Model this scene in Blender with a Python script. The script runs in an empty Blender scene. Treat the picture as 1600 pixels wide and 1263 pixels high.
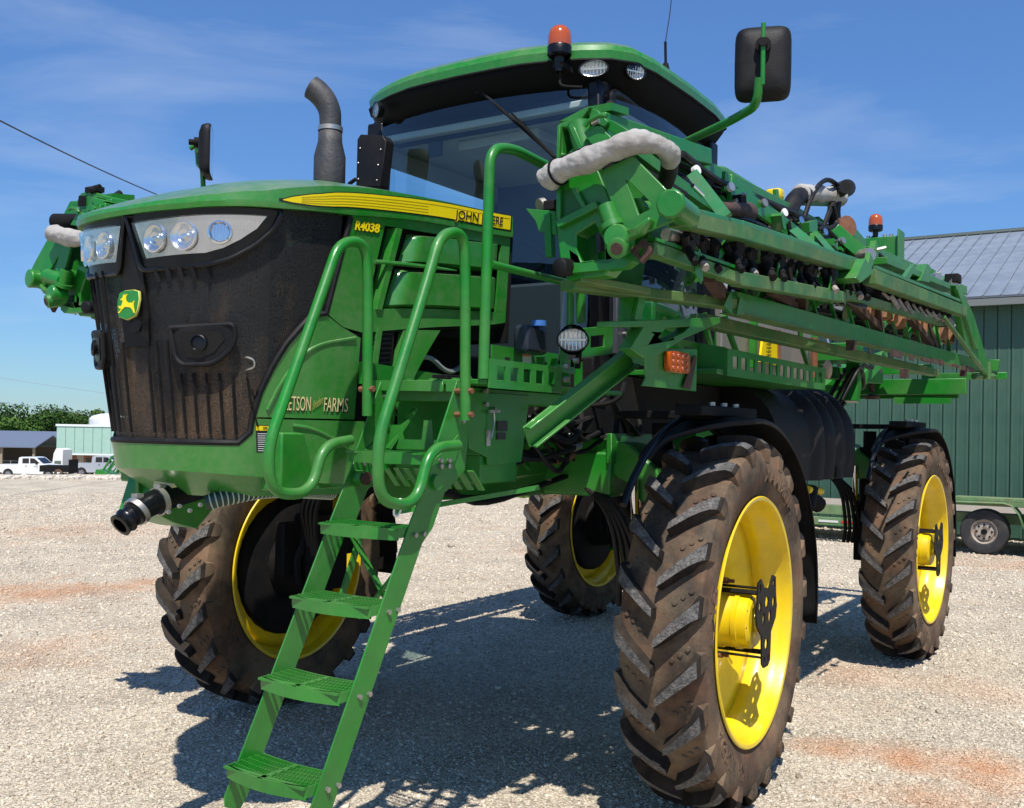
import bpy, math, random
import numpy as np
from mathutils import Vector, Matrix, Quaternion, noise
from mathutils.geometry import tessellate_polygon
random.seed(7); RNG = np.random.default_rng(7)
R = math.radians
scene = bpy.context.scene
COL = scene.collection

# ------------------------------------------------------------------ camera
cam_d = bpy.data.cameras.new('camera'); cam = bpy.data.objects.new('camera', cam_d); COL.objects.link(cam)
cam_d.sensor_fit = 'HORIZONTAL'; cam_d.sensor_width = 36.0; cam_d.lens = 36.0 * 1606.45 / 1600.0
cam_d.shift_y = (661.7 - 631.5) / 1600.0
cam_d.clip_start = 0.05; cam_d.clip_end = 6000
r_ = Vector((-0.55064066, 0.8345473, 0.01804612)); u_ = Vector((0.01668348, -0.01061173, 0.99980451)); f_ = Vector((-0.83457565, -0.55083409, 0.00807991))
m = Matrix.Identity(4)
for i in range(3):
    m[i][0] = r_[i]; m[i][1] = u_[i]; m[i][2] = -f_[i]
m[0][3], m[1][3], m[2][3] = 5.0065, 3.584, 1.860
cam.matrix_world = m
scene.camera = cam

# ------------------------------------------------------------------ light
SUN_DIR = Vector((0.48, 0.33, 1.0)).normalized()
sun_d = bpy.data.lights.new('sun', 'SUN'); sun_d.energy = 5.0; sun_d.angle = R(0.53); sun_d.color = (1.0, 0.955, 0.89)
sun = bpy.data.objects.new('sun', sun_d); COL.objects.link(sun); sun.location = (20, 15, 40)
sun.rotation_euler = SUN_DIR.to_track_quat('Z', 'Y').to_euler()
world = bpy.data.worlds.new('World'); scene.world = world; world.use_nodes = True
wn = world.node_tree; wn.nodes.clear()
def N(nt, t, **kw):
    n = nt.nodes.new(t)
    for k, v in kw.items():
        if k == 'i':
            for a, b in v.items():
                n.inputs[a].default_value = b
        else:
            setattr(n, k, v)
    return n
sky = N(wn, 'ShaderNodeTexSky', sky_type='NISHITA', sun_disc=False, sun_elevation=math.asin(SUN_DIR.z),
        sun_rotation=math.atan2(SUN_DIR.x, SUN_DIR.y), altitude=200, air_density=1.0, dust_density=0.15, ozone_density=1.6)
tc = N(wn, 'ShaderNodeTexCoord'); mp = N(wn, 'ShaderNodeMapping'); mp.inputs['Scale'].default_value = (1.0, 1.0, 4.5)
cl = N(wn, 'ShaderNodeTexNoise', i={'Scale': 2.4, 'Detail': 8.0, 'Roughness': 0.55, 'Distortion': 0.5})
cr = N(wn, 'ShaderNodeValToRGB'); cr.color_ramp.elements[0].position = 0.52; cr.color_ramp.elements[1].position = 0.80
cr.color_ramp.elements[1].color = (0.24, 0.24, 0.24, 1)
hs = N(wn, 'ShaderNodeMix', data_type='RGBA', blend_type='MULTIPLY'); hs.inputs[0].default_value = 1.0; hs.inputs[7].default_value = (0.75, 1.11, 1.56, 1)
mx = N(wn, 'ShaderNodeMix', data_type='RGBA'); mx.inputs[7].default_value = (9.0, 9.6, 10.4, 1)
bg = N(wn, 'ShaderNodeBackground', i={'Strength': 0.086}); wo = N(wn, 'ShaderNodeOutputWorld')
L = wn.links.new
L(tc.outputs['Generated'], mp.inputs['Vector']); L(mp.outputs[0], cl.inputs['Vector']); L(cl.outputs['Fac'], cr.inputs[0])
sp_ = N(wn, 'ShaderNodeSeparateXYZ'); L(tc.outputs['Generated'], sp_.inputs[0])
hr = N(wn, 'ShaderNodeMapRange', i={'From Min': 0.0, 'From Max': 0.40, 'To Min': 0.70, 'To Max': 1.0}); L(sp_.outputs[2], hr.inputs[0])
hm_ = N(wn, 'ShaderNodeVectorMath', operation='SCALE'); L(sky.outputs[0], hm_.inputs[0]); L(hr.outputs[0], hm_.inputs['Scale'])
L(hm_.outputs[0], hs.inputs[6]); L(hs.outputs[2], mx.inputs[6]); L(cr.outputs[0], mx.inputs[0]); L(mx.outputs[2], bg.inputs['Color']); L(bg.outputs[0], wo.inputs['Surface'])
scene.view_settings.view_transform = 'Standard'; scene.view_settings.look = 'None'
scene.view_settings.exposure = 0.22; scene.view_settings.gamma = 1.0
scene.render.engine = 'CYCLES'
scene.cycles.max_bounces = 8; scene.cycles.transparent_max_bounces = 12

# ------------------------------------------------------------------ materials
MATS = {}
def pmat(name, col, rough=0.5, metal=0.0, dirt=None, dirt_amt=0.0, dirt_scale=3.0, var=0.0, bump=0.0, bump_scale=60.0,
         coat=0.0, spec=0.5, dirt2=None, dirt2_amt=0.0, dirt2_scale=9.0, up_dust=0.0, streak=False):
    mt = bpy.data.materials.new(name); mt.use_nodes = True; nt = mt.node_tree; l = nt.links.new
    b = nt.nodes['Principled BSDF']; b.inputs['Roughness'].default_value = rough; b.inputs['Metallic'].default_value = metal
    b.inputs['Coat Weight'].default_value = coat; b.inputs['Coat Roughness'].default_value = 0.08
    b.inputs['Specular IOR Level'].default_value = spec
    co = N(nt, 'ShaderNodeTexCoord'); base = N(nt, 'ShaderNodeRGB'); base.outputs[0].default_value = (*col, 1); cur = base.outputs[0]
    vec = co.outputs['Object']
    if streak:
        mpp = N(nt, 'ShaderNodeMapping'); mpp.inputs['Scale'].default_value = (1, 1, 0.18); l(vec, mpp.inputs[0]); svec = mpp.outputs[0]
    else: svec = vec
    rsock = None
    if var:
        n = N(nt, 'ShaderNodeTexNoise', i={'Scale': 2.3, 'Detail': 5.0}); l(vec, n.inputs['Vector'])
        mr = N(nt, 'ShaderNodeMapRange', i={'From Min': 0.3, 'From Max': 0.7, 'To Min': 1 - var, 'To Max': 1 + var}); l(n.outputs['Fac'], mr.inputs[0])
        h = N(nt, 'ShaderNodeHueSaturation'); l(cur, h.inputs['Color']); l(mr.outputs[0], h.inputs['Value']); cur = h.outputs[0]
    for (dc, da, ds) in ((dirt, dirt_amt, dirt_scale), (dirt2, dirt2_amt, dirt2_scale)):
        if dc is None: continue
        n = N(nt, 'ShaderNodeTexNoise', i={'Scale': ds, 'Detail': 9.0, 'Roughness': 0.68}); l(svec, n.inputs['Vector'])
        mr = N(nt, 'ShaderNodeMapRange', i={'From Min': 0.42, 'From Max': 0.68, 'To Min': 0.0, 'To Max': da}); l(n.outputs['Fac'], mr.inputs[0])
        x = N(nt, 'ShaderNodeMix', data_type='RGBA'); x.inputs[7].default_value = (*dc, 1); l(cur, x.inputs[6]); l(mr.outputs[0], x.inputs[0]); cur = x.outputs[2]
        if rsock is None:
            rr = N(nt, 'ShaderNodeMapRange', i={'From Min': 0.0, 'From Max': 1.0, 'To Min': rough, 'To Max': 0.9}); l(mr.outputs[0], rr.inputs[0]); rsock = rr.outputs[0]
    if up_dust:
        g = N(nt, 'ShaderNodeNewGeometry'); s = N(nt, 'ShaderNodeSeparateXYZ'); l(g.outputs['Normal'], s.inputs[0])
        n = N(nt, 'ShaderNodeTexNoise', i={'Scale': 11.0, 'Detail': 8.0, 'Roughness': 0.7}); l(vec, n.inputs['Vector'])
        mm = N(nt, 'ShaderNodeMath', operation='MULTIPLY'); l(s.outputs[2], mm.inputs[0]); l(n.outputs['Fac'], mm.inputs[1])
        m2 = N(nt, 'ShaderNodeMapRange', i={'From Min': 0.2, 'From Max': 0.65, 'To Min': 0.0, 'To Max': up_dust}); l(mm.outputs[0], m2.inputs[0])
        x = N(nt, 'ShaderNodeMix', data_type='RGBA'); x.inputs[7].default_value = (0.33, 0.29, 0.22, 1); l(cur, x.inputs[6]); l(m2.outputs[0], x.inputs[0]); cur = x.outputs[2]
    l(cur, b.inputs['Base Color'])
    if rsock is not None: l(rsock, b.inputs['Roughness'])
    if bump:
        n = N(nt, 'ShaderNodeTexNoise', i={'Scale': bump_scale, 'Detail': 4.0}); l(vec, n.inputs['Vector'])
        bb = N(nt, 'ShaderNodeBump', i={'Strength': bump, 'Distance': 0.01}); l(n.outputs['Fac'], bb.inputs['Height']); l(bb.outputs[0], b.inputs['Normal'])
    MATS[name] = mt
    return mt
green = pmat('green_paint', (0.009, 0.190, 0.012), 0.34, dirt=(0.13, 0.22, 0.07), dirt_amt=0.34, dirt_scale=2.5, var=0.14, coat=0.18, bump=0.06, bump_scale=35, up_dust=0.16,
             dirt2=(0.02, 0.10, 0.02), dirt2_amt=0.35, dirt2_scale=14)
hoodg = pmat('green_bodywork', (0.012, 0.185, 0.014), 0.28, dirt=(0.16, 0.27, 0.10), dirt_amt=0.28, dirt_scale=1.6, var=0.09, coat=0.30, up_dust=0.45, dirt2=(0.20, 0.24, 0.13), dirt2_amt=0.22, dirt2_scale=22)
dusty = pmat('dusty_green_paint', (0.03, 0.15, 0.03), 0.5, dirt=(0.21, 0.26, 0.10), dirt_amt=0.62, dirt_scale=3.5, var=0.15, dirt2=(0.06, 0.05, 0.02), dirt2_amt=0.45, dirt2_scale=6, up_dust=0.2)
teal = pmat('sunfaded_green_paint', (0.015, 0.19, 0.06), 0.4, dirt=(0.10, 0.21, 0.11), dirt_amt=0.5, dirt_scale=3, var=0.1, dirt2=(0.1, 0.05, 0.03), dirt2_amt=0.3, dirt2_scale=8)
blackp = pmat('black_plastic', (0.006, 0.006, 0.007), 0.55, dirt=(0.035, 0.030, 0.025), dirt_amt=0.4, dirt_scale=4, bump=0.1, bump_scale=120, spec=0.25)
matblack = pmat('matt_black', (0.005, 0.005, 0.006), 0.75, dirt=(0.03, 0.024, 0.018), dirt_amt=0.4, dirt_scale=5, spec=0.2)
gloss_black = pmat('gloss_black', (0.004, 0.004, 0.005), 0.28, dirt=(0.015, 0.015, 0.016), dirt_amt=0.25, dirt_scale=3, spec=0.35)
rubber = pmat('dusty_rubber', (0.055, 0.044, 0.033), 0.85, spec=0.2, dirt=(0.25, 0.18, 0.11), dirt_amt=0.85, dirt_scale=2.2, dirt2=(0.30, 0.135, 0.065), dirt2_amt=0.38, dirt2_scale=5, bump=0.25, bump_scale=90)
lugm = pmat('worn_lug_rubber', (0.11, 0.105, 0.10), 0.8, spec=0.2, dirt=(0.24, 0.225, 0.205), dirt_amt=0.9, dirt_scale=22, dirt2=(0.02, 0.018, 0.016), dirt2_amt=0.8, dirt2_scale=70, bump=0.9, bump_scale=140)
hose_m = pmat('black_rubber_hose', (0.007, 0.007, 0.007), 0.5, dirt=(0.04, 0.032, 0.025), dirt_amt=0.45, dirt_scale=9, spec=0.3)
lug_side = pmat('shaded_lug_flank', (0.018, 0.015, 0.013), 0.85, dirt=(0.08, 0.058, 0.04), dirt_amt=0.5, dirt_scale=8, bump=0.2, spec=0.2)  # lug flanks darkened: the shade between the lugs is in the colour
yellow = pmat('yellow_paint', (0.80, 0.56, 0.0), 0.32, dirt=(0.42, 0.28, 0.05), dirt_amt=0.4, dirt_scale=4, var=0.06, coat=0.3)
yellowd = pmat('yellow_decal', (0.85, 0.66, 0.0), 0.4)
chrome = pmat('chrome', (0.75, 0.75, 0.76), 0.12, 1.0)
steel = pmat('zinc_steel', (0.52, 0.50, 0.46), 0.35, 0.9, dirt=(0.2, 0.14, 0.08), dirt_amt=0.5, dirt_scale=20)
copper = pmat('rusty_bolt', (0.24, 0.10, 0.05), 0.6, 0.3, dirt=(0.13, 0.05, 0.03), dirt_amt=0.6, dirt_scale=25)
rust = pmat('rusty_steel', (0.045, 0.022, 0.015), 0.8, dirt=(0.12, 0.055, 0.035), dirt_amt=0.7, dirt_scale=12, bump=0.5)
muff = pmat('grey_exhaust_paint', (0.045, 0.045, 0.048), 0.55, 0.2, dirt=(0.14, 0.12, 0.105), dirt_amt=0.35, dirt_scale=8, bump=0.3, bump_scale=50)
cloth = pmat('grey_canvas_wrap', (0.40, 0.385, 0.36), 0.9, dirt=(0.20, 0.17, 0.14), dirt_amt=0.7, dirt_scale=5, bump=0.35, bump_scale=40)
white = pmat('white_paint', (0.74, 0.74, 0.72), 0.4)
brownp = pmat('brown_nozzle_cap', (0.30, 0.14, 0.065), 0.6, dirt=(0.12, 0.06, 0.035), dirt_amt=0.6, dirt_scale=30)
rad_m = pmat('dusty_radiator', (0.34, 0.25, 0.16), 0.9, dirt=(0.45, 0.33, 0.2), dirt_amt=0.7, dirt_scale=12)
grey_in = pmat('cab_lining', (0.17, 0.165, 0.15), 0.8)
dark_in = pmat('cab_dark_trim', (0.03, 0.032, 0.036), 0.7)
decal_blk = pmat('decal_black', (0.012, 0.012, 0.012), 0.4)
cream = pmat('cream_decal', (0.72, 0.62, 0.28), 0.5)
orange_dec = pmat('orange_decal', (0.75, 0.22, 0.03), 0.5)
tank_m = pmat('stainless_tank', (0.46, 0.44, 0.42), 0.42, 0.7, dirt=(0.3, 0.2, 0.12), dirt_amt=0.6, dirt_scale=5, streak=True)

def glassmat(name, col=(1, 1, 1), tint=(0.8, 0.85, 0.85), gl=0.12, rough=0.02, ior_f=1.5):
    mt = bpy.data.materials.new(name); mt.use_nodes = True; nt = mt.node_tree; nt.nodes.clear(); l = nt.links.new
    o = N(nt, 'ShaderNodeOutputMaterial'); t = N(nt, 'ShaderNodeBsdfTransparent'); t.inputs[0].default_value = (*tint, 1)
    g = N(nt, 'ShaderNodeBsdfGlossy', i={'Roughness': rough}); g.inputs[0].default_value = (*col, 1)
    lw = N(nt, 'ShaderNodeLayerWeight', i={'Blend': 0.5}); fr = N(nt, 'ShaderNodeMath', operation='POWER'); fr.inputs[1].default_value = 4.0; l(lw.outputs['Facing'], fr.inputs[0]); ad = N(nt, 'ShaderNodeMath', operation='ADD'); ad.inputs[1].default_value = gl; ad.use_clamp = True
    x = N(nt, 'ShaderNodeMixShader'); l(fr.outputs[0], ad.inputs[0]); l(ad.outputs[0], x.inputs[0]); l(t.outputs[0], x.inputs[1]); l(g.outputs[0], x.inputs[2]); l(x.outputs[0], o.inputs[0])
    return mt
glass = glassmat('cab_glass', tint=(0.74, 0.90, 0.93), gl=0.07)
visor_blk = pmat('visor_black', (0.004, 0.004, 0.004), 0.6, spec=0.12)
bowl = pmat('silvered_bowl', (0.80, 0.80, 0.80), 0.22, 0.9)
lens = glassmat('lamp_lens', tint=(0.96, 0.97, 0.98), gl=0.04)

def amber_mat(name, col):
    mt = pmat(name, col, 0.15, coat=0.8)
    b = mt.node_tree.nodes['Principled BSDF']; b.inputs['Subsurface Weight'].default_value = 0.25; b.inputs['Subsurface Radius'].default_value = (0.05, 0.02, 0.005); b.inputs['Subsurface Scale'].default_value = 0.5
    return mt
amber = amber_mat('amber_plastic', (0.42, 0.075, 0.003))

# perforated black grille screen, clogged with chaff and dust
def grille_mat():
    mt = bpy.data.materials.new('perforated_screen'); mt.use_nodes = True; nt = mt.node_tree; l = nt.links.new
    b = nt.nodes['Principled BSDF']; out = nt.nodes['Material Output']
    co = N(nt, 'ShaderNodeTexCoord')
    mpp = N(nt, 'ShaderNodeMapping'); mpp.inputs['Scale'].default_value = (1.2, 1.2, 0.35); l(co.outputs['Object'], mpp.inputs[0])
    n = N(nt, 'ShaderNodeTexNoise', i={'Scale': 4.0, 'Detail': 8.0, 'Roughness': 0.62}); l(mpp.outputs[0], n.inputs['Vector'])
    sp = N(nt, 'ShaderNodeSeparateXYZ'); l(co.outputs['Object'], sp.inputs[0])
    hz = N(nt, 'ShaderNodeMapRange', i={'From Min': 1.75, 'From Max': 2.55, 'To Min': 0.17, 'To Max': -0.16}); l(sp.outputs[2], hz.inputs[0])
    ad = N(nt, 'ShaderNodeMath', operation='ADD'); l(n.outputs['Fac'], ad.inputs[0]); l(hz.outputs[0], ad.inputs[1])
    mr = N(nt, 'ShaderNodeMapRange', i={'From Min': 0.50, 'From Max': 0.72, 'To Min': 0.0, 'To Max': 0.85}); l(ad.outputs[0], mr.inputs[0])
    fine = N(nt, 'ShaderNodeTexNoise', i={'Scale': 260.0, 'Detail': 3.0}); l(co.outputs['Object'], fine.inputs['Vector'])
    fm = N(nt, 'ShaderNodeMapRange', i={'From Min': 0.40, 'From Max': 0.60, 'To Min': 0.1, 'To Max': 1.0}); l(fine.outputs['Fac'], fm.inputs[0])
    mu = N(nt, 'ShaderNodeMath', operation='MULTIPLY'); l(mr.outputs[0], mu.inputs[0]); l(fm.outputs[0], mu.inputs[1])
    c = N(nt, 'ShaderNodeMix', data_type='RGBA'); c.inputs[6].default_value = (0.008, 0.008, 0.008, 1); c.inputs[7].default_value = (0.15, 0.088, 0.042, 1)
    l(mu.outputs[0], c.inputs[0]); l(c.outputs[2], b.inputs['Base Color']); b.inputs['Roughness'].default_value = 0.62
    v = N(nt, 'ShaderNodeTexVoronoi', i={'Scale': 300.0}); l(co.outputs['Object'], v.inputs['Vector'])
    bb = N(nt, 'ShaderNodeBump', i={'Strength': 0.3, 'Distance': 0.002}); l(v.outputs['Distance'], bb.inputs['Height']); l(bb.outputs[0], b.inputs['Normal'])
    hole = N(nt, 'ShaderNodeMapRange', i={'From Min': 0.36, 'From Max': 0.42, 'To Min': 0.85, 'To Max': 0.0}); l(v.outputs['Distance'], hole.inputs[0])
    cover = N(nt, 'ShaderNodeMath', operation='SUBTRACT', use_clamp=True); cover.inputs[0].default_value = 1.0; l(mu.outputs[0], cover.inputs[1])
    hm = N(nt, 'ShaderNodeMath', operation='MULTIPLY'); l(hole.outputs[0], hm.inputs[0]); l(cover.outputs[0], hm.inputs[1])
    tr = N(nt, 'ShaderNodeBsdfTransparent'); x = N(nt, 'ShaderNodeMixShader'); l(hm.outputs[0], x.inputs[0]); l(b.outputs[0], x.inputs[1]); l(tr.outputs[0], x.inputs[2]); l(x.outputs[0], out.inputs[0])
    return mt
screen = grille_mat()

# ------------------------------------------------------------------ mesh helpers
def V(*a): return Vector(a[0]) if len(a) == 1 else Vector(a)
class MB:
    def __init__(s): s.v = []; s.f = []; s.m = []; s.cm = 0; s.mir = False; s.g = []
    def mat(s, i): s.cm = i; return s
    def add(s, vs, fs):
        b = len(s.v); s.g.append((b, len(s.f)))
        s.v += [tuple(p) for p in vs]; s.f += [tuple(b + i for i in f) for f in fs]; s.m += [s.cm] * len(fs); return s
    def box(s, c, d, rot=None):
        c = V(c); h = [x / 2 for x in d]; vs = []
        for sx in (-1, 1):
            for sy in (-1, 1):
                for sz in (-1, 1):
                    p = Vector((sx * h[0], sy * h[1], sz * h[2]))
                    if rot is not None: p = rot @ p
                    vs.append(c + p)
        return s.add(vs, [(0, 1, 3, 2), (4, 6, 7, 5), (0, 4, 5, 1), (2, 3, 7, 6), (0, 2, 6, 4), (1, 5, 7, 3)])
    def span(s, a, b):
        return s.box([(a[i] + b[i]) / 2 for i in range(3)], [abs(b[i] - a[i]) for i in range(3)])
    def beam(s, a, b, w, h, up=(0, 0, 1), w2=None, h2=None):
        a = V(a); b = V(b); d = (b - a).normalized(); x = d.cross(V(up))
        if x.length < 1e-4: x = d.cross(V(1, 0, 0))
        x.normalize(); z = x.cross(d); vs = []
        for p, ww, hh in ((a, w, h), (b, w2 or w, h2 or h)):
            for sx, sz in ((-1, -1), (1, -1), (1, 1), (-1, 1)): vs.append(p + x * sx * ww / 2 + z * sz * hh / 2)
        return s.add(vs, [(3, 2, 1, 0), (4, 5, 6, 7), (0, 1, 5, 4), (1, 2, 6, 5), (2, 3, 7, 6), (3, 0, 4, 7)])
    def tube(s, pts, r, n=10, rr=None, closed=False):
        pts = [V(p) for p in pts]; rs = rr if rr else [r] * len(pts); k = len(pts); vs = []; fs = []
        d0 = (pts[1] - pts[0]).normalized(); x = d0.orthogonal().normalized()
        for i, p in enumerate(pts):
            if i == 0: d = pts[1] - p
            elif i == k - 1: d = p - pts[i - 1]
            else: d = (pts[i + 1] - p).normalized() + (p - pts[i - 1]).normalized()
            if d.length < 1e-9: d = d0
            d = d.normalized(); x = (x - d * x.dot(d))
            if x.length < 1e-6: x = d.orthogonal()
            x.normalize(); y = d.cross(x)
            for j in range(n):
                t = 2 * math.pi * j / n; vs.append(p + (x * math.cos(t) + y * math.sin(t)) * rs[i])
        for i in range(k - 1):
            for j in range(n):
                a = i * n + j; b = i * n + (j + 1) % n; fs.append((a, b, b + n, a + n))
        if not closed: fs.append(tuple(range(n - 1, -1, -1))); fs.append(tuple((k - 1) * n + j for j in range(n)))
        return s.add(vs, fs)
    def cyl(s, a, b, r, n=16, r2=None): return s.tube([a, b], r, n, [r, r if r2 is None else r2])
    def lathe(s, prof, o, ax, n=32, a0=0.0, a1=2 * math.pi):
        # prof: (axial, radius)
        o = V(o); ax = V(ax).normalized(); x = ax.cross(V(0, 0, 1))
        if x.length < 1e-3: x = V(1, 0, 0)
        x.normalize(); y = ax.cross(x); full = abs(a1 - a0 - 2 * math.pi) < 1e-6; nn = n if full else n + 1; vs = []; fs = []
        for (h, r) in prof:
            for j in range(nn):
                t = a0 + (a1 - a0) * j / n; vs.append(o + ax * h + (x * math.cos(t) + y * math.sin(t)) * r)
        for i in range(len(prof) - 1):
            for j in range(n):
                a = i * nn + j; b = i * nn + (j + 1) % nn; fs.append((a, b, b + nn, a + nn))
        return s.add(vs, fs)
    def plate(s, outer, th, holes=()):
        # polygon (3D points) with holes, extruded by vector th
        loops = [[V(p) for p in outer]] + [[V(p) for p in h] for h in holes]; th = V(th)
        tris = tessellate_polygon(loops); flat = [p for l in loops for p in l]; n = len(flat)
        fs = [tuple(t) for t in tris] + [tuple(n + i for i in reversed(t)) for t in tris]; b = 0
        for l in loops:
            for i in range(len(l)):
                j = (i + 1) % len(l); fs.append((b + i, b + j, n + b + j, n + b + i))
            b += len(l)
        return s.add(flat + [p + th for p in flat], fs)
    def grid(s, rows, closed=False):
        nr = len(rows); nc = len(rows[0]); vs = [p for r in rows for p in r]; fs = []
        for i in range(nr - 1):
            for j in range(nc if closed else nc - 1):
                a = i * nc + j; b = i * nc + (j + 1) % nc; fs.append((a, b, b + nc, a + nc))
        return s.add(vs, fs)
    def ball(s, c, r, n=12, k=8, sc=(1, 1, 1)):
        c = V(c); rows = []
        for i in range(k + 1):
            ph = math.pi * i / k
            rows.append([c + Vector((r * sc[0] * math.sin(ph) * math.cos(2 * math.pi * j / n), r * sc[1] * math.sin(ph) * math.sin(2 * math.pi * j / n), r * sc[2] * math.cos(ph))) for j in range(n)])
        return s.grid(rows, True)
    def split(s, name, mats, parent=None, **kw):
        # every added primitive becomes an object of its own
        out = []; g = s.g + [(len(s.v), len(s.f))]
        for (v0, f0), (v1, f1) in zip(g[:-1], g[1:]):
            q = MB(); q.mir = s.mir; q.v = s.v[v0:v1]; q.f = [tuple(i - v0 for i in f) for f in s.f[f0:f1]]; q.m = s.m[f0:f1]; out.append(q.build(name, mats, parent, **kw))
        return out
    def build(s, name, mats, parent=None, bevel=0.0, ang=38, smooth=True, recalc=True):
        me = bpy.data.meshes.new(name)
        vs = [(v[0], -v[1], v[2]) for v in s.v] if s.mir else s.v
        me.from_pydata(vs, [], s.f)
        if not isinstance(mats, (list, tuple)): mats = [mats]
        for x in mats: me.materials.append(x)
        if len(mats) > 1: me.polygons.foreach_set('material_index', s.m)
        me.validate(); me.update()
        if recalc:
            import bmesh
            bm = bmesh.new(); bm.from_mesh(me); bmesh.ops.recalc_face_normals(bm, faces=bm.faces); bm.to_mesh(me); bm.free()
        if smooth:
            me.polygons.foreach_set('use_smooth', [True] * len(me.polygons)); me.set_sharp_from_angle(angle=R(ang))
        o = bpy.data.objects.new(name, me); COL.objects.link(o)
        if parent is not None:
            o.parent = parent; o.matrix_parent_inverse = Matrix.Translation(-wloc(parent))
        if bevel:
            b = o.modifiers.new('bevel', 'BEVEL'); b.width = bevel; b.segments = 2; b.limit_method = 'ANGLE'; b.angle_limit = R(50); b.harden_normals = False
        return o
def wloc(o):
    v = Vector((0, 0, 0))
    while o is not None and o.type == 'EMPTY': v = v + o.location; o = o.parent
    return v
def empty(name, loc=(0, 0, 0)):
    o = bpy.data.objects.new(name, None); o.location = loc; COL.objects.link(o); o.empty_display_size = 0.3; return o
def tag(o, label, cat, group=None):
    o['label'] = label; o['category'] = cat
    if group: o['group'] = group
    return o
def struct(o): o['kind'] = 'structure'; return o
def smoothpath(pts, it=3, keep=True):
    pts = [V(p) for p in pts]
    for _ in range(it):
        q = [pts[0]]
        for a, b in zip(pts[:-1], pts[1:]): q += [a.lerp(b, 0.25), a.lerp(b, 0.75)]
        q.append(pts[-1]); pts = q
    return pts
def fillet(pts, r, n=5):
    pts = [V(p) for p in pts]; out = [pts[0]]
    for i in range(1, len(pts) - 1):
        p = pts[i]; a = (pts[i - 1] - p); b = (pts[i + 1] - p); rr = min(r, a.length * 0.49, b.length * 0.49)
        A = p + a.normalized() * rr; B = p + b.normalized() * rr
        for k in range(n + 1):
            t = k / n; out.append(A * (1 - t) ** 2 + p * 2 * t * (1 - t) + B * t * t)
    out.append(pts[-1]); return out
def textmesh(s, size=1.0, ext=0.0, shear=0.0, bold=0.0, sx=1.0):
    cu = bpy.data.curves.new('t', 'FONT'); cu.body = s; cu.size = size; cu.extrude = ext; cu.shear = shear; cu.offset = bold; cu.resolution_u = 3
    o = bpy.data.objects.new('t', cu); COL.objects.link(o); dg = bpy.context.evaluated_depsgraph_get()
    me = bpy.data.meshes.new_from_object(o.evaluated_get(dg)); bpy.data.objects.remove(o); 
    vs = [(v.co.x * sx, v.co.y, v.co.z) for v in me.vertices]; fs = [tuple(p.vertices) for p in me.polygons]; bpy.data.meshes.remove(me)
    return vs, fs
def hose(pts, r, mb, n=7): mb.tube(smoothpath(pts, 2), r, n)
PLANECACHE = {}
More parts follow.
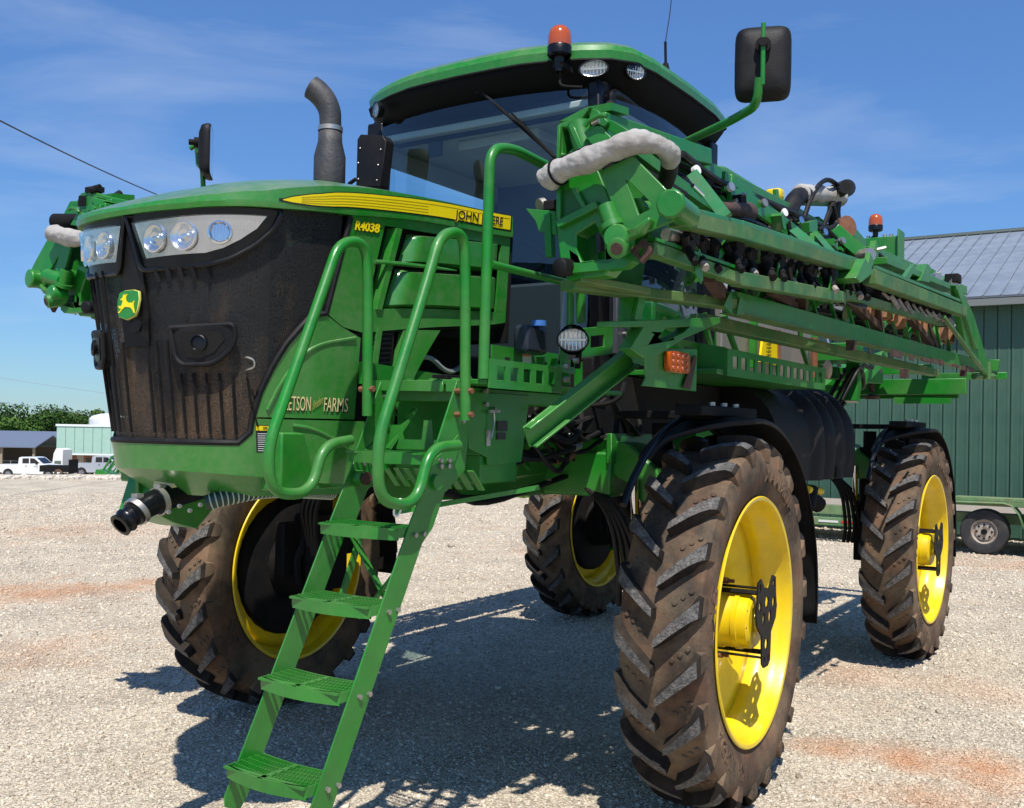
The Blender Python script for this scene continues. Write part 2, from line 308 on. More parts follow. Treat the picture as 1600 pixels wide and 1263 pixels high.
# ================================================================== GROUND
def ground_z(x, y):
    d = math.hypot(x - 5, y - 3.6)
    z = 0.0
    if d > 41:
        t = min(1, (d - 41) / 11); z = -3.1 * (t * t * (3 - 2 * t))
    return z
def ground_mat():
    mt = bpy.data.materials.new('gravel_ground'); mt.use_nodes = True; nt = mt.node_tree; l = nt.links.new; b = nt.nodes['Principled BSDF']
    b.inputs['Roughness'].default_value = 0.95; b.inputs['Specular IOR Level'].default_value = 0.2
    co = N(nt, 'ShaderNodeTexCoord'); P = co.outputs['Object']
    v = N(nt, 'ShaderNodeTexVoronoi', i={'Scale': 62.0, 'Randomness': 1.0}); l(P, v.inputs['Vector'])
    v2 = N(nt, 'ShaderNodeTexVoronoi', i={'Scale': 95.0}); l(P, v2.inputs['Vector'])
    ramp = N(nt, 'ShaderNodeValToRGB'); e = ramp.color_ramp.elements; e[0].position = 0.0; e[0].color = (0.34, 0.28, 0.205, 1); e[1].position = 1.0; e[1].color = (0.73, 0.645, 0.50, 1)
    e2 = ramp.color_ramp.elements.new(0.5); e2.color = (0.55, 0.475, 0.36, 1)
    sp = N(nt, 'ShaderNodeSeparateColor'); l(v.outputs['Color'], sp.inputs[0]); l(sp.outputs[0], ramp.inputs[0])
    n1 = N(nt, 'ShaderNodeTexNoise', i={'Scale': 0.45, 'Detail': 6.0, 'Roughness': 0.6}); l(P, n1.inputs['Vector'])
    m1 = N(nt, 'ShaderNodeMapRange', i={'From Min': 0.56, 'From Max': 0.76, 'To Min': 0.0, 'To Max': 0.35}); l(n1.outputs['Fac'], m1.inputs[0])
    fine = N(nt, 'ShaderNodeTexNoise', i={'Scale': 7.0, 'Detail': 6.0, 'Roughness': 0.7}); l(P, fine.inputs['Vector'])
    m2 = N(nt, 'ShaderNodeMapRange', i={'From Min': 0.35, 'From Max': 0.65, 'To Min': 0.2, 'To Max': 1.0}); l(fine.outputs['Fac'], m2.inputs[0])
    mm = N(nt, 'ShaderNodeMath', operation='MULTIPLY'); l(m1.outputs[0], mm.inputs[0]); l(m2.outputs[0], mm.inputs[1])
    cen = [(V((-1.609, -6.997, 0.000)), 1.6, .62), (V((-2.578, -6.578, 0.000)), 1.0, .7), (V((-1.234, 2.249, 0.000)), .55, .95), (V((-1.317, 2.643, 0.000)), .55, .9), (V((-1.169, 1.865, 0.000)), .40, .9), (V((-0.613, 2.447, 0.000)), .6, .5), (V((-3.330, 1.354, 0.000)), .9, .38), (V((-3.324, 2.336, 0.000)), .8, .30), (V((0.135, -4.189, 0.000)), 1.2, .3), (V((-12.111, 1.173, 0.000)), 2.2, .35), (V((-5.751, -12.519, 0.000)), 3.0, .30), (V((-8.899, -4.825, 0.000)), 1.5, .3)]
    acc = None
    wob = N(nt, 'ShaderNodeTexNoise', i={'Scale': 1.7, 'Detail': 5.0}); l(P, wob.inputs['Vector'])
    for (c_, r_c, a_c) in cen:
        dv = N(nt, 'ShaderNodeVectorMath', operation='DISTANCE'); l(P, dv.inputs[0]); dv.inputs[1].default_value = c_
        ad_ = N(nt, 'ShaderNodeMath', operation='MULTIPLY_ADD'); ad_.inputs[1].default_value = 2.2 * r_c; l(wob.outputs['Fac'], ad_.inputs[0]); l(dv.outputs['Value'], ad_.inputs[2])
        q_ = N(nt, 'ShaderNodeMapRange', i={'From Min': 1.9 * r_c, 'From Max': 1.0 * r_c, 'To Min': 0.0, 'To Max': a_c}); l(ad_.outputs[0], q_.inputs[0])
        if acc is None: acc = q_.outputs[0]
        else: mx_ = N(nt, 'ShaderNodeMath', operation='MAXIMUM'); l(acc, mx_.inputs[0]); l(q_.outputs[0], mx_.inputs[1]); acc = mx_.outputs[0]
    mq = N(nt, 'ShaderNodeMath', operation='MAXIMUM'); l(acc, mq.inputs[0]); l(mm.outputs[0], mq.inputs[1])
    x = N(nt, 'ShaderNodeMix', data_type='RGBA'); x.inputs[7].default_value = (0.53, 0.265, 0.13, 1); l(mq.outputs[0], x.inputs[0]); l(ramp.outputs[0], x.inputs[6])
    n3 = N(nt, 'ShaderNodeTexNoise', i={'Scale': 1.3, 'Detail': 5.0}); l(P, n3.inputs['Vector'])
    n4 = N(nt, 'ShaderNodeTexNoise', i={'Scale': 16.0, 'Detail': 3.0, 'Roughness': 0.8}); l(P, n4.inputs['Vector']); av = N(nt, 'ShaderNodeMath', operation='ADD'); l(n3.outputs['Fac'], av.inputs[0]); l(n4.outputs['Fac'], av.inputs[1])
    m3 = N(nt, 'ShaderNodeMapRange', i={'From Min': 0.7, 'From Max': 1.3, 'To Min': 0.68, 'To Max': 1.22}); l(av.outputs[0], m3.inputs[0])
    h = N(nt, 'ShaderNodeHueSaturation'); l(x.outputs[2], h.inputs['Color']); l(m3.outputs[0], h.inputs['Value'])
    # far away: grass beyond the lot
    g = N(nt, 'ShaderNodeVectorMath', operation='LENGTH'); l(P, g.inputs[0]); gm = N(nt, 'ShaderNodeMapRange', i={'From Min': 118.0, 'From Max': 124.0}); l(g.outputs[1], gm.inputs[0])
    gx = N(nt, 'ShaderNodeMix', data_type='RGBA'); gx.inputs[7].default_value = (0.06, 0.10, 0.03, 1); l(gm.outputs[0], gx.inputs[0]); l(h.outputs[0], gx.inputs[6]); l(gx.outputs[2], b.inputs['Base Color'])
    hh = N(nt, 'ShaderNodeMath', operation='MULTIPLY_ADD'); hh.inputs[1].default_value = 0.4; l(v2.outputs['Distance'], hh.inputs[0]); l(v.outputs['Distance'], hh.inputs[2])
    bb = N(nt, 'ShaderNodeBump', i={'Strength': 1.0, 'Distance': 0.012}); bb.invert = True; l(hh.outputs[0], bb.inputs['Height'])
    b2 = N(nt, 'ShaderNodeBump', i={'Strength': 0.5, 'Distance': 0.05}); l(fine.outputs['Fac'], b2.inputs['Height']); l(bb.outputs[0], b2.inputs['Normal']); l(b2.outputs[0], b.inputs['Normal'])
    return mt
def make_ground():
    mb = MB(); rows = []
    rad = [0, 3, 6, 9, 12, 16, 20, 25, 30, 35, 40, 41.5, 43, 44.5, 46, 48, 50, 52, 55, 60, 66, 72, 80, 90, 110, 140, 200, 350, 700, 1500, 4000]
    n = 96
    for r in rad: rows.append([Vector((5 + r * math.cos(2 * math.pi * j / n), 3.6 + r * math.sin(2 * math.pi * j / n), ground_z(5 + r * math.cos(2 * math.pi * j / n), 3.6 + r * math.sin(2 * math.pi * j / n)))) for j in range(n)])
    mb.grid(rows, True); o = mb.build('ground', ground_mat(), ang=60); struct(o)
make_ground()
def stone_mat():
    mt = bpy.data.materials.new('gravel_stone'); mt.use_nodes = True; nt = mt.node_tree; l = nt.links.new; b = nt.nodes['Principled BSDF']; b.inputs['Roughness'].default_value = 0.9
    b.inputs['Specular IOR Level'].default_value = 0.25
    a = N(nt, 'ShaderNodeAttribute', attribute_name='tone'); r = N(nt, 'ShaderNodeValToRGB'); e = r.color_ramp.elements
    e[0].color = (0.28, 0.225, 0.16, 1); e[1].color = (0.80, 0.73, 0.60, 1)
    for p, c in ((0.25, (0.43, 0.365, 0.28, 1)), (0.55, (0.58, 0.505, 0.395, 1)), (0.8, (0.67, 0.585, 0.45, 1))): k = e.new(p); k.color = c
    l(a.outputs['Fac'], r.inputs[0])
    co = N(nt, 'ShaderNodeTexCoord'); P = co.outputs['Object']
    n1 = N(nt, 'ShaderNodeTexNoise', i={'Scale': 0.45, 'Detail': 6.0, 'Roughness': 0.6}); l(P, n1.inputs['Vector'])
    m1 = N(nt, 'ShaderNodeMapRange', i={'From Min': 0.56, 'From Max': 0.76, 'To Min': 0.0, 'To Max': 0.35}); l(n1.outputs['Fac'], m1.inputs[0])
    cen = [(V((-1.609, -6.997, 0.000)), 1.6, .62), (V((-2.578, -6.578, 0.000)), 1.0, .7), (V((-1.234, 2.249, 0.000)), .55, .95), (V((-1.317, 2.643, 0.000)), .55, .9), (V((-1.169, 1.865, 0.000)), .40, .9), (V((-0.613, 2.447, 0.000)), .6, .5), (V((-3.330, 1.354, 0.000)), .9, .38), (V((-3.324, 2.336, 0.000)), .8, .30), (V((0.135, -4.189, 0.000)), 1.2, .3), (V((-12.111, 1.173, 0.000)), 2.2, .35), (V((-5.751, -12.519, 0.000)), 3.0, .30), (V((-8.899, -4.825, 0.000)), 1.5, .3)]
    acc = None
    wob = N(nt, 'ShaderNodeTexNoise', i={'Scale': 1.7, 'Detail': 5.0}); l(P, wob.inputs['Vector'])
    for (c_, r_c, a_c) in cen:
        dv = N(nt, 'ShaderNodeVectorMath', operation='DISTANCE'); l(P, dv.inputs[0]); dv.inputs[1].default_value = c_
        ad_ = N(nt, 'ShaderNodeMath', operation='MULTIPLY_ADD'); ad_.inputs[1].default_value = 2.2 * r_c; l(wob.outputs['Fac'], ad_.inputs[0]); l(dv.outputs['Value'], ad_.inputs[2])
        q_ = N(nt, 'ShaderNodeMapRange', i={'From Min': 1.9 * r_c, 'From Max': 1.0 * r_c, 'To Min': 0.0, 'To Max': a_c}); l(ad_.outputs[0], q_.inputs[0])
        if acc is None: acc = q_.outputs[0]
        else: mx_ = N(nt, 'ShaderNodeMath', operation='MAXIMUM'); l(acc, mx_.inputs[0]); l(q_.outputs[0], mx_.inputs[1]); acc = mx_.outputs[0]
    mq = N(nt, 'ShaderNodeMath', operation='MAXIMUM'); l(acc, mq.inputs[0]); l(m1.outputs[0], mq.inputs[1])
    x = N(nt, 'ShaderNodeMix', data_type='RGBA'); x.inputs[7].default_value = (0.53, 0.265, 0.13, 1); l(mq.outputs[0], x.inputs[0]); l(r.outputs[0], x.inputs[6]); l(x.outputs[2], b.inputs['Base Color'])
    return mt
def make_stones(n=215000):
    # uniform over the lot near the machine, thinning out with distance
    k = int(n * 9); ang = RNG.uniform(math.radians(180), math.radians(254), k); rr = np.sqrt(RNG.uniform(1.0, 30.0 ** 2, k))
    keep = RNG.uniform(0, 1, k) < np.clip((5.0 / rr) ** 1.6, 0, 1); ang = ang[keep][:n]; rr = rr[keep][:n]; n = len(rr)
    X = 5.0 + rr * np.cos(ang); Y = 3.6 + rr * np.sin(ang)
    size = RNG.gamma(2.6, 0.0013, n) + 0.0019; size = np.minimum(size, 0.026); size *= np.clip(0.62 + rr / 14, .92, 2.2)
    base = np.array([[-1, -1, -1], [1, -1, -1], [1, 1, -1], [-1, 1, -1], [-1, -1, 1], [1, -1, 1], [1, 1, 1], [-1, 1, 1]], float)
    v = base[None] * RNG.uniform(0.55, 1.1, (n, 8, 3)); v[:, :, 2] *= 0.65
    a = RNG.uniform(0, 6.283, n); b = RNG.uniform(-0.7, 0.7, n); ca, sa, cb, sb = np.cos(a), np.sin(a), np.cos(b), np.sin(b)
    y = v[:, :, 1] * cb[:, None] - v[:, :, 2] * sb[:, None]; z = v[:, :, 1] * sb[:, None] + v[:, :, 2] * cb[:, None]
    x = v[:, :, 0]; x2 = x * ca[:, None] - y * sa[:, None]; y2 = x * sa[:, None] + y * ca[:, None]
    co = np.stack([x2, y2, z], -1) * size[:, None, None]; co[:, :, 0] += X[:, None]; co[:, :, 1] += Y[:, None]; co[:, :, 2] += (size * 0.25)[:, None]
    F = np.array([[0, 3, 2, 1], [4, 5, 6, 7], [0, 1, 5, 4], [1, 2, 6, 5], [2, 3, 7, 6], [3, 0, 4, 7]])
    faces = (F[None] + (np.arange(n) * 8)[:, None, None]).reshape(-1, 4)
    me = bpy.data.meshes.new('gravel'); me.vertices.add(n * 8); me.vertices.foreach_set('co', co.reshape(-1))
    me.loops.add(faces.size); me.loops.foreach_set('vertex_index', faces.reshape(-1).astype(np.int32))
    me.polygons.add(len(faces)); me.polygons.foreach_set('loop_start', np.arange(0, faces.size, 4, dtype=np.int32)); me.update(calc_edges=True)
    at = me.attributes.new('tone', 'FLOAT', 'POINT'); at.data.foreach_set('value', np.repeat(RNG.beta(2.6, 2.4, n), 8).astype(np.float32))
    me.materials.append(stone_mat()); o = bpy.data.objects.new('gravel', me); COL.objects.link(o); o['kind'] = 'stuff'
    tag(o, 'loose pale crushed limestone gravel covering the yard under the sprayer', 'gravel')
make_stones()

# ================================================================== BARN (right)
def make_barn():
    wallm = pmat('dark_green_metal_wall', (0.036, 0.092, 0.060), 0.42, dirt=(0.08, 0.135, 0.095), dirt_amt=0.3, dirt_scale=1.2, var=0.07)
    roofm = pmat('grey_galvalume_roof', (0.21, 0.245, 0.29), 0.5, 0.3, dirt=(0.28, 0.32, 0.37), dirt_amt=0.5, dirt_scale=3, var=0.06)
    trim = pmat('barn_trim', (0.05, 0.07, 0.06), 0.5); dark = pmat('barn_seam', (0.010, 0.035, 0.025), 0.6)
    x0 = -16.0; ze = 4.62; xr = -21.3; zr = 6.68; y0, y1 = -7.0, 11.0
    t = empty('barn', (x0 - 5.3, 2, 0)); tag(t, 'dark green metal-sided barn with grey ribbed roof behind the trailer', 'barn')
    MB().span((x0 - 10.6, y0 + .1, 0), (x0 - .06, y1 - .1, ze - 0.02)).build('wall', dark, t)
    me = None; w = 0.236; n = int((y1 - y0) / w)
    for i in range(n):
        if me is None:
            mb = MB(); a = w - 0.014
            mb.plate([(0, 0, 0), (0.004, 0.0, 0), (0.018, 0.012, 0), (0.018, 0.03, 0), (0.008, 0.045, 0), (0.008, a - 0.06, 0), (0.014, a - .05, 0), (0.014, a - .02, 0), (0.004, a, 0), (0, a, 0)], (0, 0, ze - 0.13))
            o = mb.build('wall_panel', wallm, None, smooth=False); me = o.data
        else:
            o = bpy.data.objects.new('wall_panel', me); COL.objects.link(o)
        o.parent = t; o.location = Vector((x0 - 0.05, y0 + i * w, 0.06)) - t.location
    # roof slopes with standing seam panels
    sl = Vector((xr - x0, 0, zr - ze)); ov = 0.55; d = sl.normalized(); eave = Vector((x0, 0, ze)) - d * 0.0
    e0 = Vector((x0 + 0.32, 0, ze - 0.32 * (zr - ze) / (x0 - xr))) 
    ridge = Vector((xr, 0, zr)); nr = Vector((zr - ze, 0, x0 - xr)).normalized()
    rb = MB(); rb.plate([e0 + V(0, y0 - .3, 0), e0 + V(0, y1 + .3, 0), ridge + V(0, y1 + .3, 0), ridge + V(0, y0 - .3, 0)], nr * 0.03)
    back = Vector((2 * xr - e0.x, 0, e0.z)); rb.plate([back + V(0, y0 - .3, 0), ridge + V(0, y0 - .3, 0), ridge + V(0, y1 + .3, 0), back + V(0, y1 + .3, 0)], V(-nr.x, 0, nr.z) * 0.03)
    rb.build('roof', roofm, t, smooth=False)
    me = None; w = 0.305; n = int((y1 - y0 + .6) / w); ln = (ridge - e0).length
    for i in range(n):
        if me is None:
            mb = MB(); q = nr * 0.034
            for (a, b, h) in ((0.0, 0.03, 0.022), (0.04, w - 0.006, 0.006)):
                mb.plate([q + V(0, a, 0), q + V(0, b, 0), q + (ridge - e0) + V(0, b, 0), q + (ridge - e0) + V(0, a, 0)], nr * h)
            o = mb.build('roof_panel', roofm, None, smooth=False); me = o.data
        else: o = bpy.data.objects.new('roof_panel', me); COL.objects.link(o)
        o.parent = t; o.location = e0 + V(0, y0 - .3 + i * w, 0) - t.location
    mb = MB(); mb.tube([ridge + V(0, y0 - .32, .05), ridge + V(0, y1 + .32, .05)], 0.075, 8); mb.build('ridge_cap', trim, t)
    mb = MB(); mb.span((x0 + 0.24, y0 - .3, e0.z - 0.14), (x0 + .34, y1 + .3, e0.z - 0.015)); mb.span((x0 - .0, y0 - .3, e0.z - 0.10), (x0 + .235, y1 + .3, e0.z - 0.08)); mb.build('gutter', pmat('gutter_grey', (0.16, 0.17, 0.16), 0.5), t)
    for yy, nm in ((y0, 'gable_wall'), (y1, 'gable_wall')):
        MB().plate([(x0 - .05, yy, ze), (2 * xr - x0 + .05, yy, ze), (xr, yy, zr - .05)], (0, 0.1, 0)).build(nm, wallm, t)
make_barn()

# ================================================================== flatbed trailer by the barn
def make_trailer():
    gp = pmat('faded_green_trailer_paint', (0.075, 0.20, 0.075), 0.6, dirt=(0.28, 0.30, 0.16), dirt_amt=0.75, dirt_scale=2.5, dirt2=(0.18, 0.09, 0.04), dirt2_amt=0.5, dirt2_scale=7)
    wood = pmat('grey_deck_wood', (0.32, 0.28, 0.23), 0.9, dirt=(0.2, 0.16, 0.12), dirt_amt=0.5, dirt_scale=6)
    t = empty('flatbed_trailer', (-13.6, 0, 0)); tag(t, 'faded green flatbed trailer parked along the dark green barn wall', 'trailer')
    X = -13.4
    y0, y1 = -5.0, 4.2
    # deck boards
    me = None
    for i in range(10):
        if me is None:
            mb = MB(); mb.span((0, y0, 0), (0.17, y1, 0.045)); o = mb.build('deck_board', wood, None, bevel=0.004); me = o.data
        else: o = bpy.data.objects.new('deck_board', me); COL.objects.link(o)
        o.parent = t; o.location = Vector((X - 0.15 - 0.18 * (i + 1), 0, 0.62)) - t.location
    mb = MB(); mb.span((X - .1, y0, 0.49), (X - 0.04, y1, 0.655)); mb.span((X - 2.1, y0, 0.49), (X - 2.04, y1, 0.655))
    for k in range(12): mb.span((X - 2.04, y0 + .3 + k * .75, .5), (X - .1, y0 + .36 + k * .75, .58))
    mb.span((X - .1, y0 - .02, .45), (X - 2.1, y0 + .06, .655)); mb.build('frame', gp, t, bevel=0.005)
    mb = MB(); mb.span((X + .30, 0.35, 0.875), (X - .1, 4.2, 0.93)); mb.span((X + .30, 0.35, .80), (X + .26, 4.2, 0.874)); mb.build('side_rail', gp, t, bevel=0.005)
    # long lower tube with reflector on the left part
    mb = MB(); mb.span((X + .02, y0, .30), (X - .05, 0.0, .44)); mb.build('rub_rail', gp, t, bevel=0.006)
    mb = MB(); mb.span((X + .024, -1.55, .35), (X + .03, -1.25, .39)); mb.build('reflector', pmat('red_reflector', (0.5, 0.02, 0.02), 0.3), t)
    mb = MB(); mb.span((X + .024, -1.95, .35), (X + .03, -1.6, .39)); mb.build('reflector', pmat('white_reflector', (0.6, 0.6, 0.55), 0.3), t)
    tyre = pmat('trailer_tyre', (0.022, 0.022, 0.024), 0.8, dirt=(0.09, 0.075, 0.06), dirt_amt=0.5, dirt_scale=8)
    rimm = pmat('weathered_rim', (0.50, 0.45, 0.38), 0.5, 0.4, dirt=(0.25, 0.13, 0.07), dirt_amt=0.8, dirt_scale=9)
    for yc in (0.80, 1.75, ):
        c = Vector((X + 0.12, yc, 0.372)); ax = V(1, 0, 0); w = empty('wheel', c - t.location); w.parent = t
        mb = MB(); mb.lathe([(-.2, .2), (-.21, .28), (-.20, .345), (-.16, .368), (0, .372), (.07, .368), (.10, .345), (.11, .28), (.098, .215), (.08, .20)], c, ax, 36); mb.build('tyre', tyre, w)
        mb = MB(); mb.lathe([(.085, .203), (.09, .196), (.07, .185), (.03, .17), (.02, .15), (.05, .14), (.062, .10), (.05, .06), (.05, 0.0)], c, ax, 32)
        mb.build('rim', rimm, w)
        mb = MB(); mb.cyl(c + V(.05, 0, 0), c + V(.12, 0, 0), .045, 14)
        for k in range(8):
            a = k * math.pi / 4; p = c + V(.066, .115 * math.cos(a), .115 * math.sin(a)); mb.ball(p, .018, 8, 5, (.5, 1, 1))
        mb.mat(0); mb.split('hub_nut', matblack, w)
    # fender
    mb = MB(); path = [(0.30, .50), (0.33, .66), (0.42, .80), (.58, .855), (2.0, .855), (2.2, .80), (2.33, .6)]
    path = [(-0.02, .62), (0.08, .74), (0.22, .825), (0.40, .855), (1.10, .865), (1.22, .83), (1.32, .70), (1.40, .47)]
    outer = [V(X + .34, y, z) for y, z in path]; inner = [V(X - .02, y, z) for y, z in path]
    mb.grid([outer, inner]); mb.grid([[p - V(0, 0, .025) for p in outer], outer]); ob = mb.build('fender', gp, t, ang=20)
    so = ob.modifiers.new('s', 'SOLIDIFY'); so.thickness = 0.012
    mb = MB(); mb.span((X + .1, 1.38, .47), (X + .2, 4.2, .53)); mb.span((X - .05, 1.5, .3), (X - .0, 1.6, .5)); mb.build('step_rail', gp, t)
    # landing leg with wheel at the front, half hidden
    mb = MB(); mb.span((X - 1.1, y0 + .2, 0), (X - 1.0, y0 + .3, .5)); mb.span((X - 1.2, y0 + .1, 0.0), (X - .9, y0 + .4, .03)); mb.build('jack_stand', gp, t)
make_trailer()

# ================================================================== far left yard
def panel_building():
    mint = pmat('mint_green_siding', (0.33, 0.50, 0.41), 0.5, var=0.04); brick = bpy.data.materials.new('red_brick'); brick.use_nodes = True
    nt = brick.node_tree; b = nt.nodes['Principled BSDF']; br = N(nt, 'ShaderNodeTexBrick', i={'Scale': 1.6, 'Mortar Size': 0.02}); br.inputs['Color1'].default_value = (0.30, 0.13, 0.085, 1); br.inputs['Color2'].default_value = (0.22, 0.09, 0.06, 1); br.inputs['Mortar'].default_value = (0.4, 0.33, 0.28, 1)
    nt.links.new(br.outputs[0], b.inputs['Base Color']); b.inputs['Roughness'].default_value = 0.9
    # building frame: origin at the lower left front corner, along camera-right
    O = V((-56.466, -92.165, -3.718)); ax = V(r_.x, r_.y, 0).normalized(); dp = V(f_.x, f_.y, 0).normalized(); gz = O.z
    t = empty('office_building', (O.x, O.y, gz)); tag(t, 'low brick building with mint green metal fascia behind the parked pickups', 'building')
    rot = Matrix((( ax.x, dp.x, 0), (ax.y, dp.y, 0), (0, 0, 1)))
    def B(mb, a, b_):
        c = V([(a[i] + b_[i]) / 2 for i in range(3)]); d = [abs(b_[i] - a[i]) for i in range(3)]
        mb.box(V(O.x, O.y, gz) + rot @ c, d, rot); return mb
    B(MB(), (0.45, 0.8, 0), (22, 12, 2.55)).build('wall', brick, t)
    me = None
    for k in range(24):
        B(MB(), (0.02 + k * .92, -0.02, 2.62), (0.90 + k * .92, 0.1, 5.3)).build('fascia_panel', mint, t)
    B(MB(), (0.0, 0.12, 2.6), (22.2, 12, 5.28)).build('upper_wall', mint, t)
    wt = pmat('white_trim', (0.72, 0.78, 0.74), 0.4)
    B(MB(), (-.08, -.1, 5.31), (22.2, 12.1, 5.52)).build('cornice', wt, t); B(MB(), (-.05, -.08, 2.42), (22.2, .2, 2.6)).build('lower_trim', wt, t)
    for xx in (1.15, 7.9): B(MB(), (xx, .05, 0), (xx + .16, .2, 2.42)).build('post', pmat('tan_post', (0.6, 0.5, 0.36), 0.6), t)
    dk = pmat('dark_glass', (0.02, 0.025, 0.03), 0.15)
    for xx, ww in ((2.75, .45), (5.5, .45), (6.3, 1.1)): B(MB(), (xx, .74, 0.0 if ww > 1 else .5), (xx + ww, .79, 2.1)).build('window' if ww < 1 else 'door', dk, t)
    mb = MB(); B(mb, (6.65, -.06, 4.45), (7.1, -.03, 4.75)); B(mb, (6.8, -.06, 4.0), (7.0, -.03, 4.4)); mb.build('wall_emblem', pmat('dark_green_emblem', (0.01, 0.06, 0.03), 0.5), t)
    # carport annex
    B(MB(), (9.0, -1.6, 2.55), (13, -.1, 3.3)).build('annex_fascia', mint, t)
    for xx in (9.2, 9.8): B(MB(), (xx, -1.5, 0), (xx + .15, -1.35, 2.55)).build('post', wt, t)
    # round white tank behind roof
    P0 = V((-67.915, -100.154, 1.734)); w = tag(MB().lathe([(0, 2.0), (1.0, 2.0), (1.35, 1.7), (1.62, .8), (1.7, 0)], (P0.x, P0.y, P0.z - .3), (0, 0, 1), 24).lathe([(-8, 2.0), (0, 2.0)], (P0.x, P0.y, P0.z - .3), (0, 0, 1), 24).build('storage_tank', white), 'white domed tank showing above the roof of the mint green building', 'tank')
panel_building()
def far_box(name, px0, px1, py0, py1, d, depth, mat, label, cat, ground=None):
    pass
def open_shed():
    roofm = pmat('blue_grey_shed_roof', (0.15, 0.18, 0.24), 0.5, 0.2); dk = pmat('shed_shade_wall', (0.14, 0.11, 0.085), 0.9); pm = pmat('shed_post', (0.30, 0.24, 0.17), 0.8)
    ax = V(r_.x, r_.y, 0).normalized(); dp = V(f_.x, f_.y, 0).normalized(); rot = Matrix(((ax.x, dp.x, 0), (ax.y, dp.y, 0), (0, 0, 1)))
    def shed(px, py, d, wdt, dep, h, rise, label, posts):
        O = V((5.007, 3.584, 1.860)); O = V((0, 0, 0)); base = CORN[(px, d)]
        t = empty('open_shed', base); tag(t, label, 'shed', None)
        def P(a, b, c): return V(base) + rot @ V(a, b, c)
        mb = MB(); mb.plate([P(-.4, -.5, h), P(wdt + .4, -.5, h), P(wdt + .4, dep / 2, h + rise), P(-.4, dep / 2, h + rise)], (0, 0, .12)); mb.plate([P(-.4, dep + .5, h), P(wdt + .4, dep + .5, h), P(wdt + .4, dep / 2, h + rise), P(-.4, dep / 2, h + rise)], (0, 0, .12)); mb.build('roof', roofm, t)
        mb = MB(); mb.box(P(wdt / 2, dep - .1, h / 2), (wdt, .15, h), rot); mb.build('back_wall', dk, t)
        for k in range(posts): MB().box(P(k * wdt / (posts - 1), 0, h / 2), (.22, .22, h), rot).build('post', pm, t)
    CORN = {(-170, 125): V((-57.859, -128.193, -4.739)), (-150, 108): V((-50.052, -109.148, -3.951))}
    shed(-170, 0, 125, 20.5, 12, 3.7, 1.75, 'wide open-fronted shed with blue-grey metal roof left of the mint green building', 8)
    shed(-150, 0, 108, 13.6, 7, 3.2, 1.2, 'smaller open shed with grey roof at the far left edge behind the white pickup', 5)
open_shed()
def rect_frame(px, py, d):
    base = V(px, py, d)
AXR = V(r_.x, r_.y, 0).normalized(); AXF = V(f_.x, f_.y, 0).normalized(); ROTC = Matrix(((AXR.x, AXF.x, 0), (AXR.y, AXF.y, 0), (0, 0, 1)))
def loc3(base, yaw=0.0):
    rz = Matrix.Rotation(yaw, 3, 'Z'); rr = ROTC @ rz
    return (lambda a, b, c: V(base) + rr @ V(a, b, c)), rr
